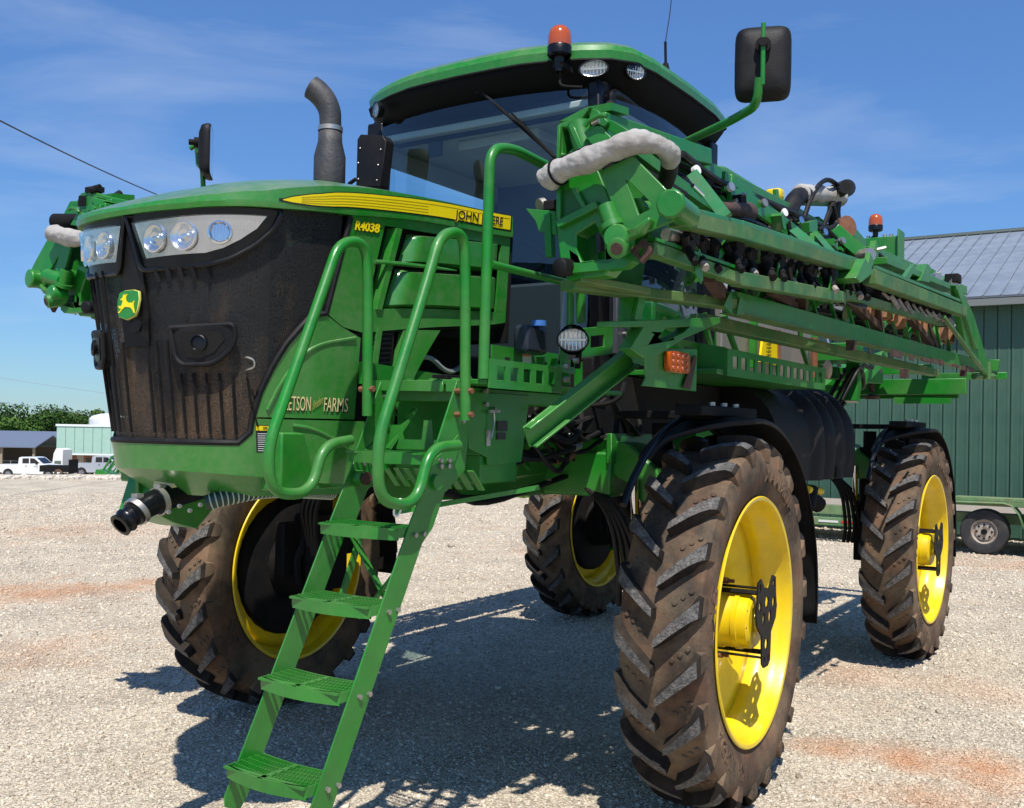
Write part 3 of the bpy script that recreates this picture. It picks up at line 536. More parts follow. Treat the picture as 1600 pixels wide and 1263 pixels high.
def pickup(base, paint, label, yaw=0.0, sil=False):
    # length along local +x (nose to the right), 5.8 x 2.0 x 1.92
    P, rr = loc3(base, yaw); t = empty('pickup_truck', base); tag(t, label, 'pickup truck')
    gl = pmat('tinted_window', (0.015, 0.018, 0.022), 0.08); ty = pmat('car_tyre', (0.02, 0.02, 0.02), 0.85); al = pmat('alloy_wheel', (0.45, 0.45, 0.46), 0.3, 0.8)
    W = 1.95
    side = [(0, .62), (0, 1.16), (0.02, 1.22), (1.95, 1.24), (2.06, 1.30), (2.12, 1.86), (2.35, 1.93), (3.35, 1.93), (3.62, 1.87), (4.30, 1.30), (5.45, 1.20), (5.72, 1.08), (5.80, .80), (5.78, .52), (5.42, .45)]
    def arch(cx, r=.47):
        return [(cx + r * math.cos(a), .40 + r * math.sin(a)) for a in np.linspace(0.05, math.pi - .05, 9)]
    low = arch(4.75) + [(4.2, .42), (1.75, .42)] + arch(1.15) + [(0.6, .50)]
    prof = side + low
    mb = MB(); mb.plate([P(x, 0, z) for x, z in prof], rr @ V(0, W, 0)); mb.build('body', paint, t, bevel=0.05)
    for (nm, q) in (('window', [(2.42, 1.35), (2.44, 1.80), (3.02, 1.82), (3.02, 1.35)]), ('window', [(3.12, 1.35), (3.12, 1.82), (3.50, 1.80), (3.98, 1.38)])):
        MB().plate([P(x, -.012, z) for x, z in q], rr @ V(0, .02, 0)).build(nm, gl, t)
    MB().plate([P(3.66, .18, 1.84), P(3.66, W - .18, 1.84), P(4.24, W - .12, 1.36), P(4.24, .12, 1.36)], (0.01, 0, .02)).build('windscreen', gl, t)
    MB().box(P(3.75, -.12, 1.36), (.10, .2, .2), rr).build('mirror', gloss_black, t)
    for xx in (2.75, 3.55): MB().box(P(xx, -.015, 1.12), (.18, .03, .04), rr).build('door_handle', gloss_black, t)
    MB().box(P(5.74, .25, .95), (.1, .4, .2), rr).build('headlight', lens, t); MB().box(P(0.0, .12, 1.0), (.04, .16, .35), rr).build('tail_light', pmat('tail_red', (0.4, 0.01, 0.01), 0.3), t)
    MB().box(P(2.9, .9, .47), (5.2, 1.5, .2), rr).build('chassis', matblack, t)
    for cx in (1.15, 4.75):
        for yy in (0.0, W - .26):
            w = empty('wheel', P(cx, yy, .40) - V(base)); w.parent = t; a = rr @ V(0, 1, 0)
            MB().lathe([(0.0, .24), (0.0, .37), (.04, .40), (.22, .40), (.26, .37), (.26, .24)], P(cx, yy, .40), a, 24).build('tyre', ty, w)
            mb = MB(); mb.lathe([(.015, .25), (.03, .23), (.06, .21), (.06, 0.0)], P(cx, yy, .40), a, 20)
            for k in range(6):
                an = k * math.pi / 3; d = rr @ V(math.cos(an), 0, math.sin(an)); mb.beam(P(cx, yy + .02, .40) + d * .04, P(cx, yy + .02, .40) + d * .22, .05, .03, up=a)
            mb.build('rim', al, w)
pickup(V((-46.376, -85.658, -3.116)) , pmat('white_car_paint', (0.78, 0.79, 0.80), 0.25, coat=0.6), 'white crew-cab pickup truck parked at the far left of the yard')
pickup(V((-50.598, -81.073, -2.934)), pmat('silver_car_paint', (0.48, 0.50, 0.54), 0.3, 0.3, coat=0.5), 'silver pickup truck parked beside the green loader, right of the white pickup')
def low_trailer():
    base = V((-46.252, -78.579, -2.775)); P, rr = loc3(base); t = empty('utility_trailer', base); tag(t, 'low black utility trailer parked in front of the white pickup truck', 'trailer')
    MB().box(P(1.2, .9, .75), (2.5, 1.8, .55), rr).build('box', matblack, t, bevel=.02); MB().box(P(2.48, .9, .95), (.08, 1.8, 1.2), rr).build('ramp_gate', matblack, t)
    MB().lathe([(0, .18), (0, .33), (.04, .36), (.2, .36), (.2, .18)], P(1.6, -.12, .36), rr @ V(0, 1, 0), 20).build('wheel', rubber, t)
    mb = MB(); mb.lathe([(0, .46), (.25, .46)], P(1.6, -.14, .40), rr @ V(0, 1, 0), 16, 0.1, math.pi - .1); mb.build('mudguard', matblack, t, recalc=False)
low_trailer()
def loader():
    base = V((-46.457, -71.003, -2.534)); P, rr = loc3(base); t = empty('front_loader', base); tag(t, 'small green tractor front loader attachment standing on the gravel by the silver pickup', 'loader')
    for yy in (0.2, 1.3):
        mb = MB(); mb.tube([P(.3, yy, .35), P(1.2, yy, 1.75), P(1.9, yy, 2.0), P(2.5, yy, 1.75)], .09, 8); mb.tube([P(.9, yy, .5), P(2.0, yy, 1.9)], .06, 8); mb.tube([P(1.5, yy, .35), P(2.2, yy, 1.7)], .06, 8); mb.build('lift_arm', green, t)
    MB().plate([P(-.1, -.1, .05), P(1.3, -.1, .05), P(1.3, -.1, .2), P(.5, -.1, .65), P(.0, -.1, .7)], rr @ V(0, 1.9, 0)).build('bucket', green, t, bevel=.02)
    mb = MB(); mb.box(P(2.1, .75, .9), (1.0, .9, .9), rr); mb.box(P(2.0, .75, 1.6), (.5, .4, .5), rr); mb.build('frame', green, t, bevel=.04)
    MB().ball(P(1.55, .4, 1.35), .16, 10, 8).build('lamp', white, t)
    for yy in (0.0, 1.4): MB().lathe([(0, .25), (-.02, .5), (.05, .62), (.3, .62), (.35, .5), (.33, .25), (.2, .0)], P(2.9, yy, .62), rr @ V(0, 1, 0), 20).build('wheel', rubber, t)
loader()
def white_van():
    base = V((-53.305, -87.872, -3.333)); P, rr = loc3(base, 0); t = empty('box_truck', base); tag(t, 'white high truck cab seen end-on beside the mint green building corner', 'truck')
    MB().plate([P(0, 0, .5), P(1.0, 0, .5), P(1.0, 0, 2.7), P(.35, 0, 2.8), (P(.1, 0, 2.3)), P(0, 0, 1.5)], rr @ V(0, 2.2, 0)).build('cab', white, t, bevel=.06)
    MB().plate([P(.12, -.03, .85), P(.9, -.03, .85), P(.85, -.03, 1.6), P(.25, -.03, 1.6)], rr @ V(0, .02, 0)).build('windscreen', pmat('grey_glass', (.12, .15, .13), .1), t)
    for xx in (.1, .7): MB().lathe([(0, 0), (0, .45), (.25, .45)], P(xx + .15, .1, .45), rr @ V(0, 1, 0), 16).build('wheel', rubber, t)
white_van()
def chain_fence():
    base = V((-49.597, -97.120, -3.347)); P, rr = loc3(base); t = empty('wire_fence', base); tag(t, 'thin grey wire fence running behind the white pickup', 'fence')
    for k in range(7): MB().cyl(P(k * 1.6, 0, 0), P(k * 1.6, 0, 1.5), .035, 8).build('fence_post', steel, t)
    for k in range(6): MB().cyl(P(0, 0, .2 + k * .25), P(9.6, 0, .2 + k * .25), .012, 5).build('wire', steel, t)
chain_fence()
# stored implements in the shed shade
for k, (px, d, c, s) in enumerate(((28, 114, white, (2.2, 1.6, 1.5)), (50, 115, white, (1.8, 1.5, 1.3)), (66, 117, matblack, (2.3, 1.8, 1.6)), (10, 112, matblack, (2.0, 1.5, 1.7)))):
    pass

# trees
leafm = []
for nm, c in (('leaf_dark', (0.035, 0.075, 0.018)), ('leaf_mid', (0.055, 0.115, 0.022)), ('leaf_light', (0.095, 0.16, 0.035)), ('twig_grey', (0.16, 0.15, 0.11))):
    leafm.append(pmat(nm, c, 0.8, spec=0.1))
barkm = pmat('bark', (0.10, 0.075, 0.05), 0.9)
def tree(base, h, w, kind, label):
    rnd = random.Random(int(base.x * 7 + base.y * 13)); t = empty('tree', base); tag(t, label, 'tree', 'trees in the far treeline')
    mb = MB(); top = h * .75; mb.tube([base, base + V(.1, 0, h * .3), base + V(-.1, .1, top)], .2, 8, [.32, .24, .05])
    blobs = []
    for k in range(9):
        a = rnd.uniform(0, 6.28); rr = rnd.uniform(.15, .5) * w; z = h * rnd.uniform(.38, .85); c = base + V(rr * math.cos(a), rr * math.sin(a), z); blobs.append((c, rnd.uniform(.20, .36) * w * (1.15 - .4 * z / h)))
        mb.tube([base + V(0, 0, h * rnd.uniform(.2, .45)), (base + c) / 2 + V(0, 0, z * .22), c], .06, 5, [.12, .08, .03])
    blobs.append((base + V(0, 0, h * .84), w * .24)); mb.build('trunk', barkm, t)
    cr = MB()
    for (c, r) in blobs:
        for _ in range(260):
            d = V(rnd.gauss(0, 1), rnd.gauss(0, 1), rnd.gauss(0, 1)).normalized() * r * rnd.uniform(.55, 1.12); d.z *= .8; p = c + d; s = rnd.uniform(.13, .28)
            n = (d.normalized() + V(rnd.uniform(-.7, .7), rnd.uniform(-.7, .7), rnd.uniform(-.3, .8))).normalized(); x = n.orthogonal().normalized() * s; y = n.cross(x)
            cr.cm = (kind if rnd.random() < .72 else (kind + 1) % 3) if kind < 3 else 3
            cr.add([p + x, p + y * .8, p - x, p - y * .9], [(0, 1, 2, 3)])
    cr.build('crown', leafm, t, smooth=False, recalc=False)
TREES = [(-30, 185, 12.5, 9, 0), (4, 180, 13.8, 9, 0), (22, 172, 9.5, 8, 1), (38, 210, 9.8, 8, 3), (50, 185, 10.6, 8, 1), (64, 195, 11.6, 8, 2), (80, 178, 13.2, 9, 0), (96, 190, 12.0, 8, 1), (110, 215, 11.2, 8, 3), (124, 188, 12.0, 8, 2), (138, 182, 12.0, 8, 0), (152, 190, 13.4, 6, 2), (168, 205, 11.8, 8, 3), (184, 188, 11.5, 8, 1), (202, 192, 12, 9, 0), (770, 190, 11, 9, 1), (800, 196, 12, 9, 0)]
TB = [V((-96.870, -178.018, -5.082)), V((-96.214, -169.930, -4.826)), V((-92.777, -160.610, -4.494)), V((-115.532, -195.140, -5.860)), V((-101.943, -170.329, -4.916)), V((-108.660, -178.312, -5.251)), V((-99.727, -160.975, -4.600)), V((-107.829, -170.489, -5.001)), V((-123.708, -191.830, -5.870)), V((-108.446, -165.922, -4.869)), V((-105.698, -159.189, -4.626)), V((-111.476, -164.962, -4.881)), V((-121.797, -176.564, -5.377)), V((-112.312, -160.062, -4.743)), V((-115.993, -161.749, -4.844)), V((-151.724, -103.962, -3.562)), V((-158.689, -104.304, -3.667))]
KN = {0: 'dark green oak', 1: 'mid green bushy tree', 2: 'bright yellow-green tree', 3: 'grey-green sparse tree'}
TL = ['dark green oak cut by the left edge of the picture', 'tall dark green oak near the left edge, behind the blue-grey shed roof', 'low mid green tree in the dip of the treeline, above the shed roof', 'grey-green sparse tree right of the dip in the treeline', 'mid green bushy tree above the middle of the shed roof', 'bright yellow-green tree left of the tallest oak', 'tallest dark green oak, above the left corner of the mint green building', 'mid green bushy tree just right of the tallest oak', 'grey-green sparse tree above the left part of the mint green building', 'bright yellow-green tree above the middle of the mint green building', 'dark green oak left of the white domed tank', 'narrow bright green tree with a pointed top behind the white domed tank', 'grey leafless-looking tree beside the black grille edge', 'mid green tree hidden behind the black grille, first of two', 'dark green oak hidden behind the black grille, second of two', 'mid green tree seen low between the wheels, left one', 'dark green oak seen low between the wheels, right one']
for (a, b, lb) in zip(TREES, TB, TL):
    tree(V(b.x, b.y, -3.3), a[2] * .62, a[3] * .85, a[4], lb)
# second shrubby row that closes the gaps between trunks
for k in range(16):
    c = TB[0] + AXR * (2.2 * k * 1.0) + AXF * 12; tree(V(c.x, c.y, -3.6), 4.6, 7, k % 3, 'low bushy %s tree filling a gap at the foot of the distant treeline' % ('dark green', 'mid green', 'pale green')[k % 3])

# overhead wire between two poles (near pole out of frame at the left)
def wires():
    wm = pmat('black_wire', (0.01, 0.01, 0.01), 0.5); pm = pmat('pole_wood', (0.14, 0.10, 0.07), 0.9)
    a = V((-5.488, -18.534, 9.079)); b = V((-25.818, -33.085, 11.313))
    t = empty('power_pole', (b.x, b.y, 0)); tag(t, 'wooden power pole hidden behind the sprayer bonnet carrying the black wire', 'pole'); MB().cyl((b.x, b.y, -3), (b.x, b.y, b.z + .1), .15, 10, .1).build('pole_shaft', pm, t)
    pts = [a.lerp(b, k / 24) - V(0, 0, 0.45 * 4 * (k / 24) * (1 - k / 24) * .5) for k in range(25)]
    tag(MB().tube(pts, .022, 6).build('overhead_wire', wm), 'thick black overhead wire sloping down across the left sky', 'wire')
    a = V((-71.467, -134.662, 5.130)); b = V((-100.667, -108.636, 0.910))
    for k, dz in enumerate((0, 3.3)):
        pts = [a.lerp(b, i / 20) + V(0, 0, dz - .8 * 4 * (i / 20) * (1 - i / 20) * .5) for i in range(21)]
        tag(MB().tube(pts, .02, 5).build('utility_line', pmat('grey_line', (0.25, 0.27, 0.3), 0.6)), ('faint grey utility line lower, above the treeline', 'faint grey utility line, the upper of two above the treeline')[k], 'wire')
wires()
def lip_rocks():
    rnd = random.Random(21); mb = MB(); stm = pmat('pale_limestone', (0.62, 0.56, 0.46), 0.9, dirt=(.4, .34, .27), dirt_amt=.6, dirt_scale=3)
    a = V((-13.495, -30.535, 0.000)); b = V((-19.633, -25.442, 0.000))
    for k in range(420):
        c = a.lerp(b, rnd.random()) + AXF * rnd.uniform(-1.2, .6); s = rnd.uniform(.03, .12); c.z = s * .3; mb.ball(c, s, 5, 3, (rnd.uniform(.7, 1.4), rnd.uniform(.7, 1.4), rnd.uniform(.5, .9)))
    o = mb.build('rubble', stm, smooth=False); o['kind'] = 'stuff'; tag(o, 'low band of pale rubble stones along the far edge of the gravel yard', 'rubble')
lip_rocks()
# plank, post and black culvert pipe seen under the machine
o = MB().plate([(-19.840, -15.079, -0.129), (-20.528, -14.034, 0.048), (-20.530, -14.032, -0.088), (-19.842, -15.077, -0.265)], AXF * .15).build('plank', pmat('orange_wood', (0.52, 0.30, 0.15), 0.8)); tag(o, 'reddish timber plank lying at the far edge of the gravel', 'plank')
def pipe():
    a = V((-20.108, -13.764, -0.075)); b = V((-19.649, -11.735, -0.009)); a.z = b.z = 0.17
    o = MB().cyl(a, b, .17, 18).build('black_pipe', pmat('black_culvert', (0.03, 0.03, 0.035), 0.5)); tag(o, 'thick black plastic pipe lying at the far edge of the gravel', 'pipe')
    p = V((-19.982, -13.771, 0.043)); o = MB().box((p.x, p.y, .22), (.22, .22, .46), ROTC).build('wood_block', pmat('tan_wood', (0.55, 0.42, 0.25), 0.8)); tag(o, 'short tan wooden block standing at the end of the black pipe', 'block')
    a2 = V((-21.339, -14.619, 0.068)); b2 = V((-21.388, -12.730, 0.114)); a2.z = b2.z = .35; o = MB().beam(a2, b2, .3, .3).build('timber_beam', pmat('pink_timber', (0.55, 0.36, 0.25), 0.8)); tag(o, 'pale squared timber lying behind the black pipe', 'timber')
    gm = leafm[2]; mb = MB(); rnd = random.Random(3)
    for _ in range(260):
        q = a.lerp(b, rnd.uniform(.02, .8)) - AXF * rnd.uniform(.15, .6); q.z = 0; h = rnd.uniform(.05, .22); d = V(rnd.uniform(-.1, .1), rnd.uniform(-.1, .1), h); x = V(rnd.uniform(-.02, .02), rnd.uniform(-.02, .02), 0)
        mb.add([q - x * 1.5, q + x * 1.5, q + d], [(0, 1, 2)])
    o = mb.build('weeds', gm, recalc=False, smooth=False); o['kind'] = 'stuff'; tag(o, 'short green weeds growing along the black pipe', 'weeds')
pipe()
# ================================================================== THE SPRAYER  (x forward, y to its left, z up; origin under the front axle)
S = empty('crop_sprayer', (0, 0, 0)); tag(S, 'large green self-propelled crop sprayer with yellow wheels, black grille and folded spray booms', 'crop sprayer')
WB = 4.24; TR = 1.59
# ---------------- nose surface: outline at two heights, interpolated
NT = [(2.42, 0), (2.415, .15), (2.39, .30), (2.33, .43), (2.22, .54), (2.05, .61), (1.82, .655), (1.4, .70), (.78, .75)]
NB = [(2.29, 0), (2.285, .14), (2.25, .27), (2.18, .375), (2.08, .44), (1.95, .49), (1.78, .55), (1.4, .63), (.78, .70)]
def interp(tab, u):
    i = min(int(u), 7); f = u - i
    # Catmull-Rom through the table for a smooth skin
    g = lambda k: Vector(tab[max(0, min(8, k))]) if k >= 0 else Vector((tab[-k][0], -tab[-k][1]))
    p0, p1, p2, p3 = g(i - 1), g(i), g(i + 1), g(i + 2)
    return 0.5 * ((2 * p1) + (p2 - p0) * f + (2 * p0 - 5 * p1 + 4 * p2 - p3) * f * f + (3 * p1 - p0 - 3 * p2 + p3) * f ** 3)
def nose(u, z, off=0.0):
    s = 1 if u >= 0 else -1; a = min(abs(u), 8.0)
    def raw(a):
        t = (z - 1.78) / .97; p = interp(NT, a) * t + interp(NB, a) * (1 - t); return Vector((p.x, s * p.y, z))
    p = raw(a)
    if off:
        q = raw(min(a + .05, 8.0)); q0 = raw(max(a - .05, 0)); d = (q - q0)
        n = Vector((abs(d.y), s * abs(d.x), 0.0)).normalized() if d.length > 1e-6 else Vector((1, 0, 0))
        p = p + n * off
    return p
def nu(pts, z0, off):  # polyline on the nose
    return [nose(u, z, off) for u, z in pts]
GB = [(0, 1.80), (3.2, 1.80), (3.6, 1.84), (3.7, 1.90), (3.95, 2.0), (4.3, 2.10), (4.7, 2.20), (5.3, 2.32), (5.65, 2.335), (5.66, 2.34), (6.0, 2.74)]
def gb(u):
    a = abs(u)
    for (x0, z0), (x1, z1) in zip(GB[:-1], GB[1:]):
        if a <= x1: return z0 + (z1 - z0) * (a - x0) / (x1 - x0)
    return 9
def lip(u):
    a = abs(u); t = [(0, 2.70), (2, 2.70), (4.5, 2.72), (6, 2.745), (7, 2.79), (8, 2.82)]
    for (x0, z0), (x1, z1) in zip(t[:-1], t[1:]):
        if a <= x1: return z0 + (z1 - z0) * (a - x0) / (x1 - x0)
    return 2.82
# grille screen
mb = MB(); us = np.arange(-5.9, 5.91, .1); rows = []
for u in us:
    zl = gb(u); zh = lip(u); rows.append([nose(u, zl + (zh - zl) * k / 24, -0.01) for k in range(25)])
mb.grid(rows); grille = mb.build('grille', screen, S, recalc=False)
mb = MB()
# vertical ribs pressed in the lower screen (proud of it)
for u in (-3.3, -2.9, -2.5, -2.1, -0.9, 0.9, 1.3, 1.75, 2.2, 2.65, 3.1):
    pass
for u in list(np.arange(-4.6, -1.1, .45)) + [-.75, .35, .75, 1.15, 1.55, 1.95, 2.35, 2.75, 3.15]:
    zt = 2.50 if u < -1 else (2.42 if abs(u) < .8 else 2.50)
    zt = 2.50; z0 = gb(u) + .03
    if 1.2 < u < 3.4: segs = [(z0, 2.07), ]
    else: segs = [(z0, zt)]
    if u > -.8 and u < 1.2: segs = [(z0, 2.2)]
    for (a, b) in segs:
        p = [nose(u, a + (b - a) * k / 10, .003) for k in range(11)]; mb.tube(p, .0065, 6)
mb.build('grille_ribs', matblack, grille)
# smooth bezel areas around the lights and the centre bar
def patch(pts_uz, off, name, mat, parent, thick=0.01, nsub=10, bevel=0.0):
    # fill a polygon given in (u,z) on the nose surface, subdivided in u so that it follows the curve
    from mathutils.geometry import delaunay_2d_cdt
    P2 = []; n = len(pts_uz)
    for i in range(n):
        a = pts_uz[i]; b = pts_uz[(i + 1) % n]; k = max(1, int(abs(b[0] - a[0]) / .12 + abs(b[1] - a[1]) / .04))
        for j in range(k): P2.append(Vector((a[0] + (b[0] - a[0]) * j / k, a[1] + (b[1] - a[1]) * j / k)))
    m_ = len(P2); us_ = [p.x for p in P2]; zs_ = [p.y for p in P2]
    def inside(x, y):
        c = False
        for i in range(m_):
            x0, y0 = P2[i]; x1, y1 = P2[i - 1]
            if (y0 > y) != (y1 > y) and x < (x1 - x0) * (y - y0) / (y1 - y0) + x0: c = not c
        return c
    inner = [Vector((x, y)) for x in np.arange(min(us_), max(us_), .12) for y in np.arange(min(zs_), max(zs_), .04) if inside(x, y)]
    r = delaunay_2d_cdt(P2 + inner, [(i, (i + 1) % m_) for i in range(m_)], [], 1, 1e-5)
    vs, es, fs = r[0], r[1], r[2]
    mb = MB(); nv = len(vs); top = [nose(v.x, v.y, off) for v in vs]; bot = [nose(v.x, v.y, off - thick) for v in vs]
    mb.add(top + bot, [tuple(f) for f in fs] + [tuple(nv + i for i in reversed(f)) for f in fs])
    # rim
    from collections import Counter
    ec = Counter()
    for f in fs:
        for i in range(len(f)): ec[frozenset((f[i], f[(i + 1) % len(f)]))] += 1
    for e, c in ec.items():
        if c == 1:
            a, b = tuple(e); mb.add([top[a], top[b], bot[b], bot[a]], [(0, 1, 2, 3)])
    return mb.build(name, mat, parent, ang=30)
# black solid frame behind the headlights
HL = [(.30, 2.665), (4.18, 2.685), (3.95, 2.635), (3.55, 2.59), (3.1, 2.555), (2.6, 2.535), (.66, 2.525)]
HLo = [(.02, 2.698), (4.55, 2.715), (4.35, 2.64), (3.9, 2.57), (3.3, 2.515), (2.7, 2.49), (.55, 2.478), (.40, 2.50)]
for s in (1, -1):
    fo = patch([(s * u, z) for u, z in HLo], .004, 'headlight_bezel', gloss_black, grille, .012)
    hl = empty('headlight'); hl.parent = S
    patch([(s * u, z) for u, z in HL], .007, 'reflector', pmat('satin_reflector', (.66, .66, .68), .22, .9), hl, .004)
    patch([(s * u, z) for u, z in HL], .024, 'lens', lens, hl, .003)
    mb = MB()
    for (u, z, r) in ((1.08, 2.598, .053), (2.02, 2.60, .054)):
        c = nose(s * u, z, .008); n = (nose(s * u, z, 1.008) - c)
        mb.lathe([(.001, r + .004), (.012, r + .003), (.013, r), (.006, r * .90), (.001, r * .55), (.0015, r * .50), (.008, r * .48), (.004, r * .40), (.002, r * .22), (.010, r * .18), (.011, 0)], c, n, 28)
    mb.build('lamp_bowl', bowl, hl)
    c = nose(s * 3.05, 2.612, .007); n = nose(s * 3.05, 2.612, 1.02) - c; mb = MB(); mb.lathe([(.004, .046), (.016, .046), (.017, .040), (.006, .034), (.007, 0)], c, n, 28)
    for k in range(5): mb.mat(0); mb.beam(c + n * .009 + V(0, 0, -.03) + n.cross(V(0, 0, 1)) * (k - 2) * .012, c + n * .009 + V(0, 0, .03) + n.cross(V(0, 0, 1)) * (k - 2) * .012, .006, .005, up=n)
    mb.build('lamp', chrome, hl)
    edge = [nose(s * u, z, .014) for u, z in HLo]; mb = MB(); mb.tube(fillet(edge + [edge[0]], .03), .010, 6); mb.build('bezel_rim', gloss_black, grille)
# centre bar between the lights, plain black
patch([(-.33, 2.70), (.10, 2.70), (.42, 2.49), (.5, 2.30), (.42, 2.18), (-.62, 2.18), (-.68, 2.3), (-.45, 2.46)], .004, 'centre_bar', blackp, grille, .006)
# rim of the grille
for s in (1, -1):
    rim = [(0, 1.795), (1.6, 1.795), (3.2, 1.795), (3.62, 1.84), (3.7, 1.90), (3.95, 2.0), (4.3, 2.10), (4.7, 2.20), (5.3, 2.32), (5.66, 2.335), (6.0, 2.74)]
    q = []
    for a, b in zip(rim[:-1], rim[1:]):
        k = max(1, int(abs(b[0] - a[0]) / .2))
        q += [nose(s * (a[0] + (b[0] - a[0]) * j / k), a[1] + (b[1] - a[1]) * j / k, .004) for j in range(k)]
    q.append(nose(s * 6.0, 2.74, .004)); MB().tube(q, .014, 8).build('grille_rim', blackp, S)
# small teeth under the left light
mb = MB()
for u in (.95, 1.35, 1.75, 2.15, 2.6):
    mb.beam(nose(u, 2.485, .006), nose(u + .06, 2.43, .002), .014, .016, w2=.004)
mb.build('vent_teeth', blackp, grille)
# recessed fog light pods
for s in (1, -1):
    pod = [(1.45, 2.245), (3.28, 2.262), (3.30, 2.21), (3.15, 2.165), (2.85, 2.125), (2.55, 2.105), (1.75, 2.10), (1.55, 2.13)]
    po = patch([(s * u, z) for u, z in pod], .028, 'fog_light_pod', blackp, S, .03)
    ring = [nose(s * u, z, .030) for u, z in pod]; MB().tube(fillet(ring + [ring[0]], .02), .011, 8).build('pod_rim', blackp, po)
    inn = [(1.75, 2.225), (2.9, 2.235), (3.0, 2.20), (2.7, 2.15), (2.3, 2.125), (1.9, 2.13)]
    patch([(s * u, z) for u, z in inn], .0315, 'pod_recess', gloss_black, po, .002)
    c = nose(s * 2.3, 2.185, .032); n = nose(s * 2.3, 2.185, 1.032) - c; n = (n + V(0, 0, 0)).normalized()
    mb = MB(); mb.lathe([(-.0, .032), (.010, .034), (.012, .030), (.004, .026), (.006, 0)], c, n, 20); mb.build('fog_lamp', [gloss_black], po)
# emblem: rounded green shield with a leaping yellow deer
def uv_on(pts, u0, z0, off):
    return [nose(u0 + x * 6.9, z0 + y, off) for x, y in pts]
emb = [(-.043, .052), (-.02, .060), (.02, .060), (.043, .052), (.049, .02), (.045, -.025), (.036, -.050), (.0, -.064), (-.036, -.050), (-.045, -.025), (-.049, .02)]
EU, EZ = -.15, 2.345
def emblem():
    n = V(1, 0, .09).normalized(); c = V(2.375, -.012, EZ + .0); yx = V(0, 1, 0); zx = n.cross(yx) * -1
    zx = V(-.09, 0, 1).normalized()
    F = lambda x, y, o: c + yx * x * 1.42 + zx * y + n * o
    mb = MB(); mb.plate([F(x, y, .010) for x, y in emb], n * .012); e = mb.build('emblem', pmat('pale_yellow', (.55, .55, .12), .4), S, bevel=.003)
    MB().plate([F(x * .95, y * .95, .0225) for x, y in emb], n * .002).build('shield_field', green, e)
    deer = [(-.036, -.030), (-.030, -.034), (-.020, -.020), (-.008, -.010), (.006, -.012), (.016, -.014), (.026, -.024), (.034, -.038), (.037, -.036), (.030, -.016), (.028, -.002), (.031, .010), (.029, .012), (.023, .004), (.004, .006), (-.006, .014), (-.008, .026), (-.002, .040), (-.005, .040), (-.011, .030), (-.013, .042), (-.016, .030), (-.020, .040), (-.022, .028), (-.030, .022), (-.030, .018), (-.020, .016), (-.022, .000), (-.028, -.008), (-.034, -.004), (-.037, -.006), (-.030, -.016), (-.022, -.014), (-.028, -.024)]
    MB().plate([F(x * 1.05, y * 1.05, .0245) for x, y in deer], n * .0025).build('leaping_deer', yellowd, e)
    MB().plate([F(x * .55 + .03, y * .4 - .09, .0) for x, y in emb], n * .012).build('emblem_mount', matblack, e)
emblem()
# radiator behind the screen, sunlit through it
mb = MB(); mb.span((2.04, -.42, 1.84), (2.08, .42, 2.62)); 
for k in range(34): mb.span((2.081, -.40, 1.86 + k * .022), (2.092, .40, 1.872 + k * .022))
mb.build('radiator', rad_m, S); mb = MB()
for k in (-.2, 0.14): mb.span((2.11, k - .012, 1.84), (2.13, k + .012, 2.6))
for z in (2.02, 2.30): mb.span((2.11, -.42, z), (2.135, .42, z + .03))
mb.build('radiator_frame', matblack, S)
mb = MB(); mb.span((1.62, -.45, 1.84), (1.92, -.43, 2.64)); mb.span((1.62, .45, 1.84), (1.92, .43, 2.64)); mb.split('sky_blocking_liner', matblack, S)  # black liners added to keep sky from showing through the screen
mb = MB(); mb.span((.9, -.46, 1.84), (1.62, .46, 2.62)); mb.build('engine_block', matblack, S)
# ---------------- green bodywork round the nose
def zbot(u):
    a = abs(u); t = [(0, 1.645), (2, 1.64), (4.2, 1.62), (6, 1.59), (8, 1.57)]
    for (x0, z0), (x1, z1) in zip(t[:-1], t[1:]):
        if a <= x1: return z0 + (z1 - z0) * (a - x0) / (x1 - x0)
def skin(name, u0, u1, zl, zh, off, mat, parent, n=10, du=.1, fold=0.0):
    mb = MB(); rows = []; k = max(2, int(abs(u1 - u0) / du))
    for i in range(k + 1):
        u = u0 + (u1 - u0) * i / k; a, b = zl(u), zh(u); r = [nose(u, a + (b - a) * j / n, off) for j in range(n + 1)]
        rows.append([nose(u, a, off - .02)] + r + [nose(u, b, off - .02)])
    mb.grid(rows); mb.grid([rows[0], [p + V(-.001, 0, 0) for p in rows[0]]]); return mb.build(name, mat, parent, recalc=False, ang=30)
sign = lambda s, f: (lambda u: f(u))
for s in (1, -1):
    skin('bumper_panel', 0, s * 3.62, lambda u: zbot(u) + .035, lambda u: min(gb(u), 1.795) if abs(u) < 3.3 else gb(u) - .0, .012, hoodg, S)
    skin('lower_side_panel', s * 3.62, s * 6.75, lambda u: zbot(u) + .035, lambda u: 1.893 if abs(u) > 3.7 else gb(u), .012, hoodg, S)
    skin('side_panel', s * 3.72, s * 5.66, lambda u: 1.90, lambda u: gb(u) - .0, .010, hoodg, S)
    skin('side_panel', s * 5.66, s * 6.28, lambda u: 1.90, lambda u: 2.328 - (abs(u) - 5.66) * .13, .010, hoodg, S)
    skin('lower_vent_frame', s * 6.28, s * 6.75, lambda u: 1.90, lambda u: 2.31, .004, matblack, S)
    # chamfered underside of the bumper
    mb = MB(); top = [nose(u, zbot(u) + .035, .011) for u in np.arange(0, 6.8, .2) * s]; bot = [V(p.x * .93 + .02, p.y * .80, 1.57) for p in top]
    mb.grid([top, bot]); mb.grid([bot, [V(p.x, 0, 1.57) for p in bot]]); mb.build('bumper_underside', hoodg, S, recalc=False)
